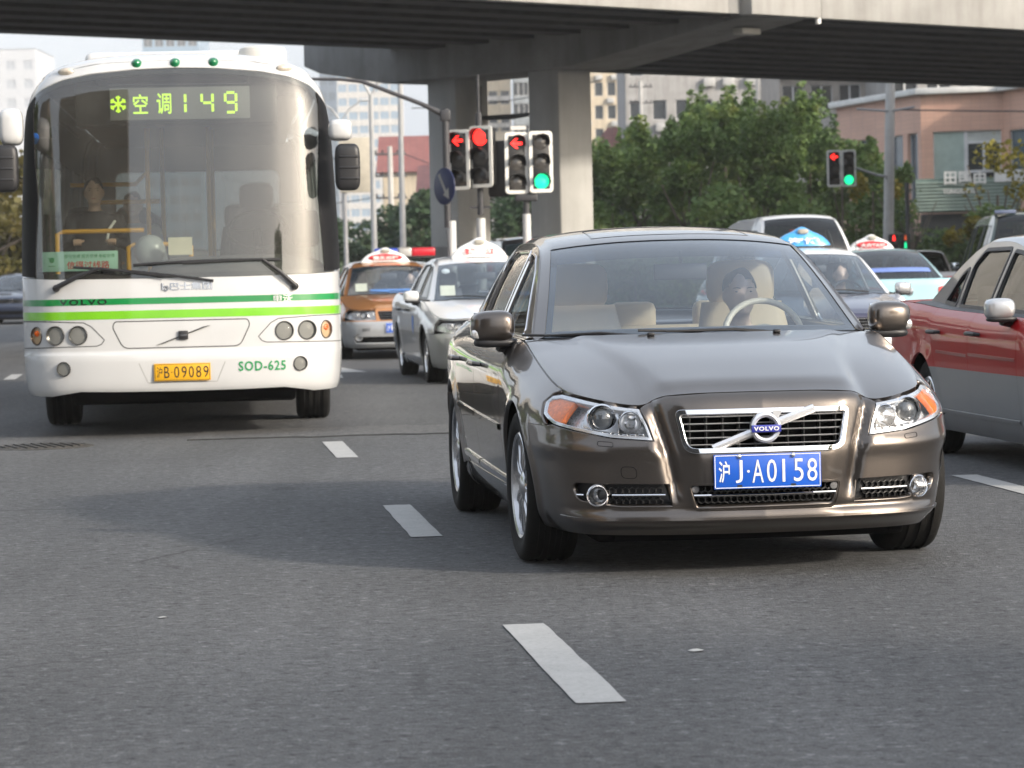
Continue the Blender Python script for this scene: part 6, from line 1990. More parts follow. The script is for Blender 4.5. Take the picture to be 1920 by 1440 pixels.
t3 = thing('traffic_light', 'twin signal heads with red arrow and green lamp before the right pier column', 'traffic light', (.29, 48.0, 0))
MB().tube([(.0, .12, 2.1), (0, .12, 2.5)], .05, 10).build('upper_pole', M_POLED, t3)
MB().tube([(.0, .12, 0), (0, .12, 2.1)], .065, 12).build('lower_pole', M_POLEW, t3)
MB().box((0, .12, 2.36), (.36, .2, .12)).build('foot_box', M_POLED, t3, bevel=.02)
MB().box((-.10, .1, 3.45), (.24, .2, .06)).build('top_cap', M_SIGF, t3)
head(t3, -.135, 2.44, 0, .335, .92, ('ra', 'o', 'o'), R(12))
head(t3, .245, 2.45, 0, .335, .92, ('o', 'o', 'g'), R(12))
# far light on the concrete lamp post
t4 = thing('lamp_post', 'tall round concrete post carrying the far traffic light by the trees', 'post', (10.42, 84.0, 0))
MB().tube([(-.03, 0, 0), (.25, 0, 9.5)], [.155, .115], 14).build('post', conc('post_concrete', (.56, .55, .53)), t4)
m = MB(); m.tube([(.12, -.1, 5.3), (.8, -.1, 5.4)], .03, 6); m.tube([(.12, -.1, 5.3), (-.8, -.1, 5.38)], .03, 6); m.build('cable_arm', M_POLE, t4)
t5 = thing('traffic_light', 'far twin signal with red arrow and green lamp hung from the concrete post', 'traffic light', (8.97, 82.0, 0))
head(t5, -.195, 3.24, 0, .35, .94, ('ra', 'o', 'o'))
head(t5, .195, 3.24, 0, .35, .94, ('o', 'o', 'g'))
MB().tube([(.38, .1, 3.72), (1.1, 1.2, 3.54), (1.42, 1.9, 3.52)], .035, 8).build('bracket_arm', M_POLE, t5)
t6 = thing('pedestrian_light', 'small pedestrian light with red and green figures at the foot of the post', 'traffic light', (10.55, 82.3, 0))
MB().tube([(.22, .1, 0), (.22, .1, 3.3)], .06, 10).build('post', M_POLED, t6)
for x in (-.18, .13):
    rbox('housing', (x, 0, 1.72), (.28, .16, .40), M_SIGB, t6, bevel=.02)
def figure(x, z, mt, s_=1.0):
    m = MB(); m.ell((x, -.085, z + .055 * s_), (.022 * s_, .006, .022 * s_), 10, 6); m.prism([(x - .03 * s_, z + .03 * s_), (x + .03 * s_, z + .03 * s_), (x + .022 * s_, z - .03 * s_), (x + .045 * s_, z - .085 * s_), (x + .015 * s_, z - .085 * s_), (x, z - .045 * s_), (x - .015 * s_, z - .085 * s_), (x - .045 * s_, z - .085 * s_), (x - .022 * s_, z - .03 * s_)], -.088, -.082, 'Y')
    m.build('lit_figure', mt, t6, smooth=False)
figure(-.18, 1.82, M_LRED, .9); figure(.13, 1.82, emis('lamp_amber_red', (.8, .12, .03), .8, (.3, .05, .02)), .8); figure(.13, 1.62, M_LGRN, 1.0)

# street lamps and utility poles in the gap left of the pier
def street_lamp(label, x, y, h, arm, group='street lamps beyond the overpass'):
    t = thing('street_lamp', label, 'street lamp', (x, y, 0), 0, group)
    MB().tube([(0, 0, 0), (0, 0, h)], [.11, .07], 10).build('post', pm('lamp_post_grey', (.42, .42, .42), .5, .3), t)
    for q in (1, -1):
        MB().tube([(0, 0, h - .05), (q * arm * .3, 0, h + .55), (q * arm * .75, 0, h + .95)], .04, 8).build('arm', pm('lamp_post_grey', (.42, .42, .42), .5, .3), t)
        MB().ell((q * arm * .95, 0, h + 1.0), (.34, .10, .07), 14, 8).build('lamp_head', pm('lamp_head_grey', (.55, .55, .54), .4), t)
    return t
street_lamp('double-armed street lamp rising between the bus mirror and the pier', -4.40, 100.0, 7.0, 1.05)
street_lamp('shorter double-armed street lamp beside the bus mirror', -8.1, 150.0, 8.6, 1.3)
pl_ = thing('lamp_pole', 'tall thin pale pole just left of the pier column', 'pole', (-2.95, 85.0, 0))
MB().tube([(0, 0, 0), (.03, 0, 8.5)], [.10, .05], 10).build('shaft', pm('lamp_post_grey', (.42, .42, .42), .5, .3), pl_)
def utility(label, x, y, h, arms=3):
    t = thing('utility_pole', label, 'utility pole', (x, y, 0), R(12), 'utility poles')
    MB().tube([(0, 0, 0), (0, 0, h)], [.17, .11], 10).build('shaft', conc('post_concrete', (.56, .55, .53)), t)
    for k in range(arms):
        z = h - .35 - k * 1.0
        rbox('cross_arm', (0, 0, z), (1.5, .08, .09), M_POLED, t, bevel=.01)
        for x_ in (-.65, -.35, .35, .65):
            MB().lathe([(.02, z), (.05, z + .06), (.03, z + .1), (.05, z + .14), (.02, z + .2)], 10, 'Z', (x_, 0, 0)).build('insulator', M_POLED, t)
    return t
utility('concrete utility pole with three cross arms in front of the red-roofed houses', -5.35, 140.0, 6.9)
utility('utility pole with cross arms above the plane trees', 8.4, 190.0, 12.6, 2)
utility('thin utility pole standing behind the tallest tree', 13.6, 165.0, 11.5, 1)
bb = thing('billboard', 'plain beige board on a post behind the bus mirror', 'billboard', (-5.95, 120.0, 0))
rbox('board', (0, 0, 5.4), (1.25, .12, 2.15), pm('board_beige', (.46, .42, .34), .6), bb, bevel=.02)
MB().tube([(-.45, .1, 0), (-.45, .1, 6.3)], .09, 8).build('post', M_POLE, bb)
def wire(label, a, b, sag):
    m = MB(); m.tube([(a[0] + (b[0] - a[0]) * k / 14, a[1] + (b[1] - a[1]) * k / 14, a[2] + (b[2] - a[2]) * k / 14 - sag * 4 * (k / 14) * (1 - k / 14)) for k in range(15)], .022, 5)
    o = m.build('overhead_wire', pm('wire_dark', (.04, .04, .045), .6), None)
    tag(o, label, 'wire', 'overhead wires')
wire('upper overhead wire running right from the utility pole', (-4.7, 140, 6.55), (2.6, 118, 3.9), .25)
wire('overhead wire running left from the top cross arm', (-6.0, 140, 6.55), (-14, 150, 7.2), .3)
wire('overhead wire running left from the middle cross arm', (-6.0, 140, 5.6), (-14, 150, 5.9), .3)
wire('overhead wire running left from the lowest cross arm', (-6.0, 140, 4.6), (-14, 150, 4.8), .3)
wire('two slack wires crossing the pale sky near the column', (-4.0, 130, 8.1), (4, 126, 8.9), .3)
wire('thin wire stretched in front of the pink building', (10.5, 84, 5.35), (25, 90, 5.5), .12)

# ------------------------------------------------------------------ trees
def leafmat(name, a, b, c):
    m, t, bs_ = _new(name)
    v = _coord(t, 1.0)
    n = _noise(t, v, .8, 4); n2 = _noise(t, v, 9, 3)
    col = _ramp(t, n, [(.32, a), (.55, b), (.78, c)])
    col = _mix(t, .6, col, _ramp(t, n2, [(.3, (.6,) * 3), (.7, (1.35,) * 3)]), 'MULTIPLY')
    t.links.new(col, bs_.inputs['Base Color'])
    bs_.inputs['Roughness'].default_value = .5
    bs_.inputs['Specular IOR Level'].default_value = .3
    tr = t.nodes.new('ShaderNodeBsdfTranslucent'); t.links.new(col, tr.inputs[0])
    mx = t.nodes.new('ShaderNodeMixShader'); mx.inputs[0].default_value = .3
    t.links.new(bs_.outputs[0], mx.inputs[1]); t.links.new(tr.outputs[0], mx.inputs[2])
    t.links.new(mx.outputs[0], t.nodes['Material Output'].inputs[0])
    return m
M_PLANE = leafmat('plane_leaves', (.08, .14, .045), (.145, .22, .065), (.30, .30, .07))
M_LEAFB = leafmat('blue_green_leaves', (.035, .07, .036), (.06, .105, .05), (.10, .135, .06))
M_LEAFY = leafmat('yellow_leaves', (.16, .15, .02), (.26, .21, .02), (.38, .28, .02))
M_LEAFO = leafmat('autumn_leaves', (.07, .075, .02), (.14, .12, .03), (.22, .14, .03))
M_BARK = pm('bark', (.12, .10, .08), .9, bump=.5, bscale=20)
def leaves(name, C, S, mat, parent, rs, up=.3):
    """C: leaf centres, S: sizes -> folded diamond leaves, one crown mesh"""
    n = len(C)
    a = rs.normal(size=(n, 3)); a[:, 2] *= .6; a /= np.linalg.norm(a, axis=1)[:, None]
    b = rs.normal(size=(n, 3)); b -= (b * a).sum(1)[:, None] * a; b /= np.linalg.norm(b, axis=1)[:, None]
    c = np.cross(a, b)
    S = S[:, None]
    V = np.stack([C - a * S, C + b * S * .62 + c * S * .18, C + a * S, C - b * S * .62 + c * S * .18], 1).reshape(-1, 3)
    me = bpy.data.meshes.new(name)
    me.vertices.add(4 * n); me.vertices.foreach_set('co', V.ravel())
    me.loops.add(4 * n); me.loops.foreach_set('vertex_index', np.arange(4 * n))
    me.polygons.add(n); me.polygons.foreach_set('loop_start', np.arange(n) * 4); me.polygons.foreach_set('loop_total', np.full(n, 4))
    me.update(); me.validate()
    me.materials.append(mat)
    return link(bpy.data.objects.new(name, me), parent)
def tree(label, x, y, h, w, mat, n=4200, leaf=.15, trunk=.30, seed=0, shoots=True, group=None, dens=1.0, bare=False, name='tree'):
    rs = np.random.RandomState(seed)
    t = thing(name, label, 'tree', (x, y, 0), 0, group)
    zb = h * trunk
    m = MB()
    m.tube([(0, 0, 0), (.05, .03, zb * .5), (0, .05, zb), (.03, 0, h * .62)], [h * .028, h * .022, h * .018, h * .008], 9)
    tips = []
    for k in range(9):
        a = k * 2.4 + rs.rand(); z0 = zb + (h * .55 - zb) * rs.rand() * .6
        l = w * (.35 + .25 * rs.rand())
        p1 = (l * .5 * math.cos(a), l * .5 * math.sin(a), z0 + h * .10)
        p2 = (l * math.cos(a), l * math.sin(a), z0 + h * (.2 + .2 * rs.rand()))
        m.tube([(0, 0, z0), p1, p2], [h * .010, h * .007, h * .003], 6)
        tips.append(p2)
    m.build('trunk', M_BARK, t)
    lob = []
    nl = int(16 * dens) + 4
    for k in range(nl):
        u = rs.rand()
        zz = zb + (h - zb) * (.04 + .84 * u)
        rr = (w / 2) * (.25 + .75 * math.sin(math.pi * min(1, .34 + u * .60))) * (.55 + .45 * rs.rand()**.5)
        a = rs.rand() * 6.283
        lob.append((rr * .75 * math.cos(a), rr * .75 * math.sin(a), zz, (.18 + .15 * rs.rand()) * w * .62))
    if shoots:
        for k in range(11):
            a, rr = rs.rand() * 6.283, w * .40 * rs.rand()**.5
            zt = h * (.84 + .17 * rs.rand())
            for q in range(3): lob.append((rr * math.cos(a), rr * math.sin(a), zt - q * h * .045, w * (.045 + .022 * q)))
    lob = np.array(lob)
    wt = lob[:, 3]**2; wt /= wt.sum()
    idx = rs.choice(len(lob), n, p=wt)
    d = rs.normal(size=(n, 3)); d /= np.linalg.norm(d, axis=1)[:, None]
    rad = lob[idx, 3] * (.45 + .6 * rs.rand(n)**.6)
    C = lob[idx, :3] + d * rad[:, None] * [1, 1, .85]
    # twig clumps: pull leaves towards clump centres for light and dark grouping
    ncl = max(8, n // 14)
    cc = C[rs.choice(n, ncl)]
    j = rs.randint(0, ncl, n)
    near = np.linalg.norm(cc[j] - C, axis=1) < w * .16
    C = np.where(near[:, None], C + (cc[j] - C) * .35, C)
    C[:, 2] = np.maximum(C[:, 2], zb * .7)
    leaves('crown', C, leaf * (.6 + .7 * rs.rand(n)), mat, t, rs)
    return t
PT = [(1150, 95, 5.1, 2.9, 'leftmost plane tree beside the pier column'), (1222, 98, 5.9, 3.0, 'second plane tree from the pier column'), (1296, 94, 6.0, 3.0, 'plane tree left of the tallest one'), (1362, 97, 6.9, 3.0, 'tallest plane tree with upright shoots in the middle of the row'), (1442, 94, 6.2, 3.0, 'plane tree right of the tallest one, behind the white van'), (1520, 98, 6.9, 3.0, 'plane tree with a pointed top right of the white van'), (1592, 95, 5.2, 2.7, 'plane tree right behind the far traffic light'), (1648, 92, 4.3, 2.4, 'lowest plane tree touching the concrete post'),
      (1186, 104, 5.9, 3.4, 'rear plane tree showing between the two nearest the pier'), (1330, 105, 6.6, 3.4, 'rear plane tree left behind the tallest one'), (1405, 104, 6.5, 3.4, 'rear plane tree right behind the tallest one'), (1490, 105, 6.4, 3.4, 'rear plane tree behind the pointed one')]
for k, (px_, y, h, w, lb_) in enumerate(PT):
    tree(lb_, (px_ + 4 - 960) / FPX * y, y, h, w, M_PLANE, 11000, .080, .08, 20 + k, group='plane trees right of the pier', dens=1.7)
BT = [(-7.6, 128, 3.8, 4.2, 'hazy dark green tree behind the bus mirror'), (-5.3, 134, 4.2, 4.2, 'hazy green tree left of the pier behind the lamp posts'), (-3.3, 126, 4.6, 4.0, 'hazy green tree touching the pier column'), (.4, 120, 4.5, 4.4, 'hazy tree seen between the two pier columns'), (-9.8, 140, 4.6, 4.5, 'hazy tree mostly behind the bus')]
for k, (x, y, h, w, lb_) in enumerate(BT):
    tree(lb_, x, y, h, w, M_LEAFB, 4200, .15, .12, 50 + k, shoots=False, group='hazy trees beyond the overpass')
LT = [(-16.2, 95, 5.6, 4.2, 'yellowing tree at the left picture edge beside the bus'), (-17.8, 104, 6.0, 4.6, 'second yellowing tree behind the first at the left picture edge')]
for k, (x, y, h, w, lb_) in enumerate(LT):
    tree(lb_, x, y, h, w, M_LEAFO, 4500, .14, .10, 70 + k, group='yellowing trees left of the bus')
tree('sparse yellow-green young tree in front of the pink building', 15.2, 95.0, 5.1, 2.5, leafmat('sapling_leaves', (.13, .13, .015), (.22, .19, .02), (.30, .24, .02)), 620, .10, .25, 81, shoots=True, dens=.9)
tree('bare thin young tree right of the pedestrian light', 11.6, 88.0, 3.7, 1.6, M_LEAFB, 110, .07, .35, 82, shoots=False, dens=.5)
def bush(label, x, y, z, w, h, mat, n, seed, leaf=.11):
    rs = np.random.RandomState(seed)
    t = thing('shrub', label, 'shrub', (x, y, 0))
    MB().tube([(0, 0, 0), (0, 0, z + h * .3)], .03, 6).build('stem', M_BARK, t)
    k = max(3, int(w / h * 4))
    lob = np.stack([rs.uniform(-w / 2, w / 2, k), rs.uniform(-.4, .4, k), z + h * rs.uniform(.15, .75, k)], -1)
    idx = rs.randint(0, k, n)
    d = rs.normal(size=(n, 3)); d /= np.linalg.norm(d, axis=1)[:, None]
    C = lob[idx] + d * (h * .33 * rs.rand(n)**.5)[:, None]
    C[:, 2] = np.maximum(C[:, 2], .02)
    leaves('foliage', C, leaf * (.6 + .7 * rs.rand(n)), mat, t, rs)
bush('yellow flowering spray beside the concrete post', 10.75, 90, 2.95, 1.3, 1.0, M_LEAFY, 420, 90, .085)
bush('yellow sprig left of the concrete post near the far signal', 9.85, 90, 3.6, .45, .9, M_LEAFY, 120, 91, .085)
bush('dense green hedge below the shop sign', 13.2, 92, 0, 4.6, 2.9, M_PLANE, 5200, 92)
bush('green hedge between the bare young tree and the shop', 11.9, 93, 0, 2.4, 2.0, M_LEAFB, 3000, 93)
bush('low hedge at the foot of the pier column', 3.7, 90, 0, 3.6, 3.0, M_PLANE, 7000, 96, .10)
bush('yellow-tipped bush above the green van', 14.0, 90.5, 1.7, 2.2, .9, leafmat('bush_yellow', (.09, .10, .02), (.20, .17, .02), (.32, .24, .02)), 900, 94)
bush('dark hedge behind the row of taxis under the plane trees', 6.6, 91, 0, 9.6, 3.4, M_PLANE, 14000, 95, .10)
# street tree behind the photographer: its shade reaches the foot of the picture
tree('street tree standing outside the picture whose shade crosses the nearest asphalt', 12.6, -.9, 6.75, 6.4, M_PLANE, 9000, .13, .45, 99, shoots=False)

# ------------------------------------------------------------------ buildings
def tiles(name, a, b, mortar, sc, bw=.5, rh=.25):
    m, t, bs_ = _new(name)
    br = t.nodes.new('ShaderNodeTexBrick')
    mp = t.nodes.new('ShaderNodeMapping'); tc = t.nodes.new('ShaderNodeTexCoord')
    mp.inputs['Rotation'].default_value = (R(90), 0, 0)
    t.links.new(tc.outputs['Object'], mp.inputs[0]); t.links.new(mp.outputs[0], br.inputs['Vector'])
    br.inputs['Color1'].default_value, br.inputs['Color2'].default_value, br.inputs['Mortar'].default_value = (*a, 1), (*b, 1), (*mortar, 1)
    br.inputs['Scale'].default_value = sc
    br.inputs['Mortar Size'].default_value = .012
    br.inputs['Brick Width'].default_value, br.inputs['Row Height'].default_value = bw, rh
    br.offset = 0
    n = _noise(t, _coord(t, 1.0), .6, 5)
    t.links.new(_mix(t, .5, br.outputs[0], _ramp(t, n, [(.3, (.82,) * 3), (.7, (1.1,) * 3)]), 'MULTIPLY'), bs_.inputs['Base Color'])
    bs_.inputs['Roughness'].default_value = .6
    return m
M_PINK = tiles('pink_tiles', (.60, .36, .27), (.64, .39, .29), (.50, .31, .25), 1.6)
M_WINDK = pm('dark_window', (.025, .03, .035), .12, spec=.8)
M_WINBL = pm('blue_window', (.07, .11, .14), .12, spec=.8)
M_FRAME = pm('window_frame_white', (.62, .62, .62), .4)
M_COPE = pm('coping_white', (.70, .69, .66), .6)
pk = thing('pink_building', 'pink tiled corner shop building with white coping at the right', 'building')
FP = [(12.75, 118.0), (14.85, 109.5), (17.65, 108.6), (18.35, 106.0), (30.0, 103.0), (34.0, 124.0), (18.0, 130.0)]
HP = 7.1
def wallseg(parent, a, b, z0, z1, mat, name='wall', holes=(), th=.25, rev=.12):
    """vertical wall from plan point a to b; outward to the right-hand side looking from a to b... holes as (s0,s1,z0,z1)"""
    A, B = Vector((*a, 0)), Vector((*b, 0))
    d = (B - A); L = d.length; d.normalize()
    n = Vector((d.y, -d.x, 0))
    f = lambda s, z: np.stack([A.x + d.x * s, A.y + d.y * s, z], -1)
    o = panel(name, [(0, z0), (L, z0), (L, z1), (0, z1)], f, mat, parent, holes=[[(s0, q0), (s1, q0), (s1, q1), (s0, q1)] for s0, s1, q0, q1 in holes], res=3.0, seg=4.0, flange=rev, hflange=rev)
    return o, A, d, n, L
def win(parent, A, d, n, s0, s1, z0, z1, glass_, frame=M_FRAME, mull=(1, 1), dep=.10, fw=.06):
    """window set back in an opening: pane plus frame bars"""
    c = A + d * ((s0 + s1) / 2) - n * dep
    rz = math.atan2(d.y, d.x)
    w = MB().box((c.x, c.y, (z0 + z1) / 2), (s1 - s0 + .04, .03, z1 - z0 + .04), rz=rz).build('window', glass_, parent)
    m = MB()
    e = n * .03
    for k in range(mull[0] + 1):
        s_ = s0 + (s1 - s0) * k / mull[0]
        q = A + d * s_ - n * dep + e
        m.box((q.x, q.y, (z0 + z1) / 2), (fw, .05, z1 - z0), rz=rz)
    for k in range(mull[1] + 1):
        z_ = z0 + (z1 - z0) * k / mull[1]
        q = A + d * ((s0 + s1) / 2) - n * dep + e * 1.1
        m.box((q.x, q.y, z_), (s1 - s0, .05, fw), rz=rz)
    m.build('window_frame', frame, w, smooth=False)
    return w
def face(a, b): return math.hypot(b[0] - a[0], b[1] - a[1])
segs = list(zip(FP, FP[1:] + FP[:1]))
L1 = face(*segs[1])
for k, (a, b) in enumerate(segs):
    Lk = face(a, b)
    holes = []
    if k == 0: holes = [(Lk - 3.3, Lk - 1.8, 3.2, 5.75), (Lk - 1.35, Lk - .35, 3.2, 5.75), (Lk - 6.5, Lk - 4.6, 3.2, 5.75)]
    if k == 1: holes = [(.42, L1 - .08, 3.3, 5.75)]
    if k == 2: holes = [(.5, Lk - .4, 3.3, 5.7)]
    if k == 3: holes = [(1.0 + 2.6 * j, 2.9 + 2.6 * j, 3.3, 5.7) for j in range(4)]
    o, A, d, n, L_ = wallseg(pk, a, b, 0, HP, M_PINK, holes=holes)
    if k == 0:
        for h_ in holes: win(pk, A, d, n, *h_, M_WINBL, dep=.18)
    if k == 1:
        win(pk, A, d, n, .42, 1.55, 3.3, 5.75, pm('curtain_green', (.34, .42, .38), .7), dep=.12)
        win(pk, A, d, n, 1.62, L1 - .08, 5.35, 5.75, pm('pale_panel', (.48, .50, .47), .6), dep=.12)
        win(pk, A, d, n, 1.62, L1 - .1, 4.30, 5.33, M_WINDK, mull=(2, 1), dep=.10, fw=.09)
        win(pk, A, d, n, 1.62, L1 - .08, 3.3, 4.28, M_WINDK, dep=.12)
    if k == 2: win(pk, A, d, n, *holes[0], M_WINBL, dep=.12)
    if k == 3:
        for h_ in holes: win(pk, A, d, n, *h_, M_WINBL, mull=(2, 1), dep=.12)
    c = (A + Vector((*b, 0))) / 2 + n * .08
    MB().box((c.x, c.y, HP + .10), (L_ + .3, .42, .22), rz=math.atan2(d.y, d.x)).build('coping', M_COPE, pk, bevel=.02)
mk('flat_roof', [(x, y, HP - .02) for x, y in FP], [tuple(range(7))], M_CONC, pk, False)
# shop sign band on the front
a, b = Vector((14.2, 109.2, 0)), Vector((19.3, 105.2, 0))
d = (b - a).normalized(); rz = math.atan2(d.y, d.x)
A_ = Vector((14.75, 108.9, 0)); d1 = Vector((2.9, -.95, 0)).normalized(); rz = math.atan2(d1.y, d1.x)
c = A_ + d1 * 2.6 - Vector((-d1.y, d1.x, 0)) * .5
M_SGNG = pm('sign_band_green', (.30, .38, .33), .6)
for k in range(9):
    z = 2.95 + k * .12
    MB().box((c.x, c.y, z), (5.4, .12, .07), rz=rz).build('sign_slat', M_SGNG, pk)
MB().box((c.x, c.y + .12, 3.45), (5.4, .1, 1.2), rz=rz).build('sign_backing', pm('sign_back', (.16, .22, .19), .7), pk)
nn = Vector((d1.y, -d1.x, 0))
def sgn(s_, z): 
    q = A_ + d1 * s_ + nn * .62
    return flat((q.x, q.y, z), tuple(d1), (0, 0, 1))
for k, ch in enumerate('田国由'):
    text('sign_character', ch, .44, .46, M_COPE, pk, sgn(1.15 + k * .52, 4.05), .02, bold=.03)
MB().box(tuple(A_ + d1 * 3.25 + nn * .6 + Vector((0, 0, 4.07))), (1.1, .05, .42), rz=rz).build('sign_board', M_COPE, pk)
text('sign_letters', 'TONGKANG', 1.15, .17, M_COPE, pk, sgn(1.45, 3.58), .02, bold=.03)
rbox('shop_front', (A_.x + d1.x * 2.6, A_.y + d1.y * 2.6 + .3, 1.4), (5.2, .2, 2.8), pm('shop_dark', (.05, .05, .05), .3), pk, rz=rz, bevel=.02)
def block(name, label, x0, x1, y, dep, h, mat, wins=(), roof=None, rz=0., group=None, frame=M_FRAME, cols=0, rows=0, wz=(1.2, 1.5), ww=1.2, z0=1.2, gl=M_WINDK, band=None, cream=None, ac=False):
    """plain building: walls with real window openings on the face toward us and on its right flank"""
    t = thing(name, label, 'building', ((x0 + x1) / 2, y, 0), rz, group)
    W_ = x1 - x0
    holes = []
    if cols:
        for r_ in range(rows):
            for c_ in range(cols):
                s_ = W_ * (c_ + .5) / cols
                zz = z0 + (h - z0 - .6) * r_ / rows
                holes.append((s_ - ww / 2, s_ + ww / 2, zz, zz + wz[1]))
    for (sx, sz, w_, h_) in wins: holes.append((sx, sx + w_, sz, sz + h_))
    o, A, d, n, L_ = wallseg(t, (-W_ / 2, 0), (W_ / 2, 0), 0, h, mat, holes=holes, rev=.25)
    for h_ in holes: win(t, A, d, n, *h_, gl, frame, mull=(2, 1) if ww > 1 else (1, 1), dep=.2, fw=.09)
    o, A, d, n, L_ = wallseg(t, (W_ / 2, 0), (W_ / 2, dep), 0, h, mat, rev=.1)
    wallseg(t, (-W_ / 2, dep), (-W_ / 2, 0), 0, h, mat, rev=.1)
    wallseg(t, (W_ / 2, dep), (-W_ / 2, dep), 0, h, mat, rev=.1)
    if roof:
        e, rh, rm = .5, roof[0], roof[1]
        if roof[2] == 'hip': V = [(-W_ / 2 - e, -e, h), (W_ / 2 + e, -e, h), (W_ / 2 + e, dep + e, h), (-W_ / 2 - e, dep + e, h), (-W_ * .2, dep / 2, h + rh), (W_ * .2, dep / 2, h + rh)]
        else: V = [(-W_ / 2 - e, -e, h), (W_ / 2 + e, -e, h), (W_ / 2 + e, dep + e, h), (-W_ / 2 - e, dep + e, h), (-W_ / 2 - e, dep / 2, h + rh), (W_ / 2 + e, dep / 2, h + rh)]
        mk('roof', V, [(0, 1, 5, 4), (1, 2, 5), (2, 3, 4, 5), (3, 0, 4), (0, 3, 2, 1)], rm, t, False)
    else:
        MB().box((0, dep / 2, h - .1), (W_, dep, .2)).build('roof', mat, t)
    if ac:
        rr = random.Random(int(abs(x0) * 10))
        for h_ in holes:
            if rr.random() < .4: MB().box((-W_ / 2 + h_[0] + rr.uniform(.2, .8), -.22, h_[2] - .5), (.75, .35, .55)).build('air_conditioner', pm('ac_grey', (.42, .42, .41), .5), t, bevel=.03)
    if band:
        for z_ in band[0]:
            MB().box((0, -.12, z_), (W_ + .02, .3, band[1])).build('balcony_band', cream or M_COPE, t)
    return t
M_REDRF = tiles('red_roof_tiles', (.22, .07, .06), (.26, .09, .075), (.13, .05, .045), .9)
M_GRYW = conc('grey_wall', (.36, .355, .35), dirt=.25)
M_CRMW = conc('cream_wall', (.56, .48, .36), dirt=.15)
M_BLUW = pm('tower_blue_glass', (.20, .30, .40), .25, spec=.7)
M_PALE = conc('pale_wall', (.55, .53, .50), dirt=.15)
# right background
block('apartment_block', 'grey apartment block behind the plane trees under the overpass edge', 7.8, 16.8, 200, 14, 17, M_GRYW, cols=6, rows=5, z0=2.0, ww=.9, wz=(0, 1.3), ac=True)
block('apartment_tower', 'cream tower showing right of the pier column', 8.0, 13.5, 330, 12, 30, M_CRMW, cols=4, rows=11, ww=.9, wz=(0, 1.5), z0=2., ac=True)
block('house', 'house with red hipped roof right of the pier column', 5.6, 9.9, 205, 7, 8.2, M_PALE, roof=(2.4, M_REDRF, 'hip'), cols=3, rows=2, ww=.9, wz=(0, 1.3))
block('apartment_block', 'white balconied block above the low plane trees', 15.2, 21.5, 170, 12, 15.5, conc('balcony_wall', (.40, .36, .32)), cols=4, rows=5, z0=1.6, ww=1.2, wz=(0, 1.4), band=((3.0, 6.0, 9.0, 11.8), .9), cream=M_PALE)
block('apartment_block', 'grey flats with wide windows above the pink shop roof', 20.0, 36.0, 160, 12, 15.0, conc('flats_wall', (.33, .32, .31)), cols=9, rows=5, z0=1.6, ww=1.3, wz=(0, 1.5), band=((5.6, 8.6, 11.4), .8), cream=M_PALE, ac=True)
block('hall', 'pale hall with round-topped roof behind the trees', 16.6, 20.2, 230, 10, 14.2, M_PALE)
# left gap
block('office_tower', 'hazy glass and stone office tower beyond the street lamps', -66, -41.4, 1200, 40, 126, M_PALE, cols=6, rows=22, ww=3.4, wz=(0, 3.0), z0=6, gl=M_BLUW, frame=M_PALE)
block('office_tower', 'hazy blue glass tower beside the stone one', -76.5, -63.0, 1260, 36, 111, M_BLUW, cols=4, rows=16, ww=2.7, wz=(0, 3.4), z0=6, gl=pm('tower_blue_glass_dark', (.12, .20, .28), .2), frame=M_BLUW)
block('house', 'cream gabled houses with red roof left of the pier', -10.2, -3.6, 250, 12, 9.2, M_CRMW, roof=(3.2, M_REDRF, 'gable'), cols=4, rows=2, ww=1.0, wz=(0, 1.6))
block('house', 'grey hall with red roof behind the left pier column', -6.0, 4.0, 215, 14, 6.2, M_GRYW, roof=(2.6, M_REDRF, 'gable'), cols=7, rows=1, ww=.9, wz=(0, 2.0), z0=2.2)
block('apartment_tower', 'cream balconied tower seen between the pier columns', -3.4, .6, 340, 14, 32, M_CRMW, cols=3, rows=10, ww=1.0, wz=(0, 1.5), band=([5 + 3 * k for k in range(8)], .5), cream=M_PALE)
block('apartment_tower', 'blue-grey tower seen between the pier columns', .9, 4.6, 360, 14, 32, conc('bluegrey_wall', (.30, .34, .38)), cols=3, rows=12, ww=1.2, wz=(0, 1.6))
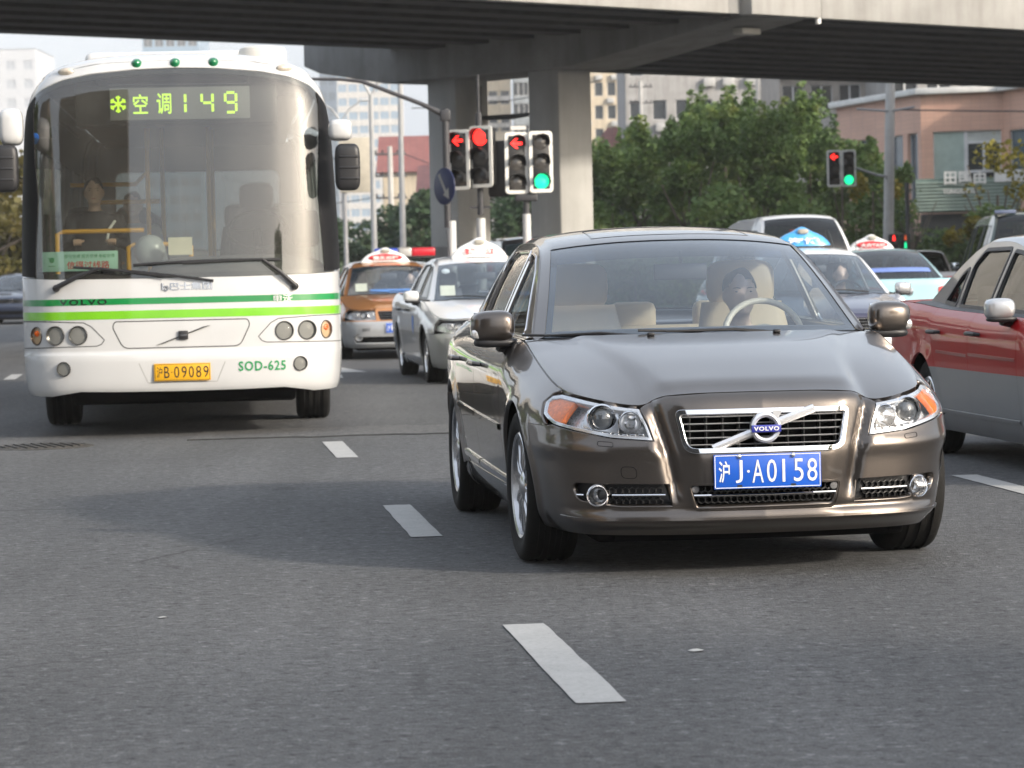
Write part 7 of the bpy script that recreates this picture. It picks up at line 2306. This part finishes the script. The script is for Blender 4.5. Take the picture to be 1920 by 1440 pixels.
block('house', 'low red-roofed house between the pier columns', -1.0, 3.6, 180, 8, 5.4, M_PALE, roof=(1.8, M_REDRF, 'hip'), cols=3, rows=1, ww=.8, wz=(0, 1.4))
# left edge
block('apartment_block', 'white block in the haze above the bus mirror at the left edge', -187, -153, 1000, 40, 76, pm('hazed_wall_far', (.50, .52, .55), .7), cols=6, rows=12, ww=3.0, wz=(0, 3.0), gl=pm('hazed_window', (.38, .41, .45), .3))  # wall and window colours drawn together to imitate haze
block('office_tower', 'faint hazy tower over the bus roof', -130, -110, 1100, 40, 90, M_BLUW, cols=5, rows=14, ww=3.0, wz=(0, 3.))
# behind the photographer (seen only as reflections)
block('apartment_block', 'cream building standing outside the picture, mirrored in the sedan fender', -42, -18, -2, 10, 16, conc('brown_stone', (.26, .20, .14)), rz=R(62), cols=8, rows=4, ww=1.5, wz=(0, 1.6))
block('apartment_block', 'dark building standing outside the picture, mirrored in the bus windscreen', -48, -8.5, -42, 12, 42, conc('dark_brick', (.035, .03, .026)), rz=R(180), cols=9, rows=8, ww=1.5, wz=(0, 1.6))
block('apartment_block', 'tall tan building standing outside the picture beyond the red taxi', 20, 46, 58, 14, 20, conc('tan_wall', (.48, .36, .25)), rz=R(-50), cols=8, rows=5, ww=1.5, wz=(0, 1.6))

for k, yy_ in enumerate((14, 24, 34, 44)):  # unseen row added to block low sky light and darken under the vehicles
    tree('unseen tree number %s added left of the picture to block low sky' % ('one', 'two', 'three', 'four')[k], -15.5 - k * .9, yy_, 8.0, 6.5, M_PLANE, 3500, .2, .3, 120 + k, shoots=False)
# ------------------------------------------------------------------ haze
hb = MB().box((0, 630, 64.5), (460, 1400, 131)).build('haze', None, None, smooth=False)
hm, ht, hbs = _new('haze_air')
ht.nodes.remove(hbs)
pv = ht.nodes.new('ShaderNodeVolumePrincipled')
pv.inputs['Color'].default_value = (.97, .985, 1.0, 1)
pv.inputs['Density'].default_value = .0003
pv.inputs['Anisotropy'].default_value = -.2
ht.links.new(pv.outputs[0], ht.nodes['Material Output'].inputs['Volume'])
hb.data.materials.append(hm)
hb['kind'] = 'stuff'
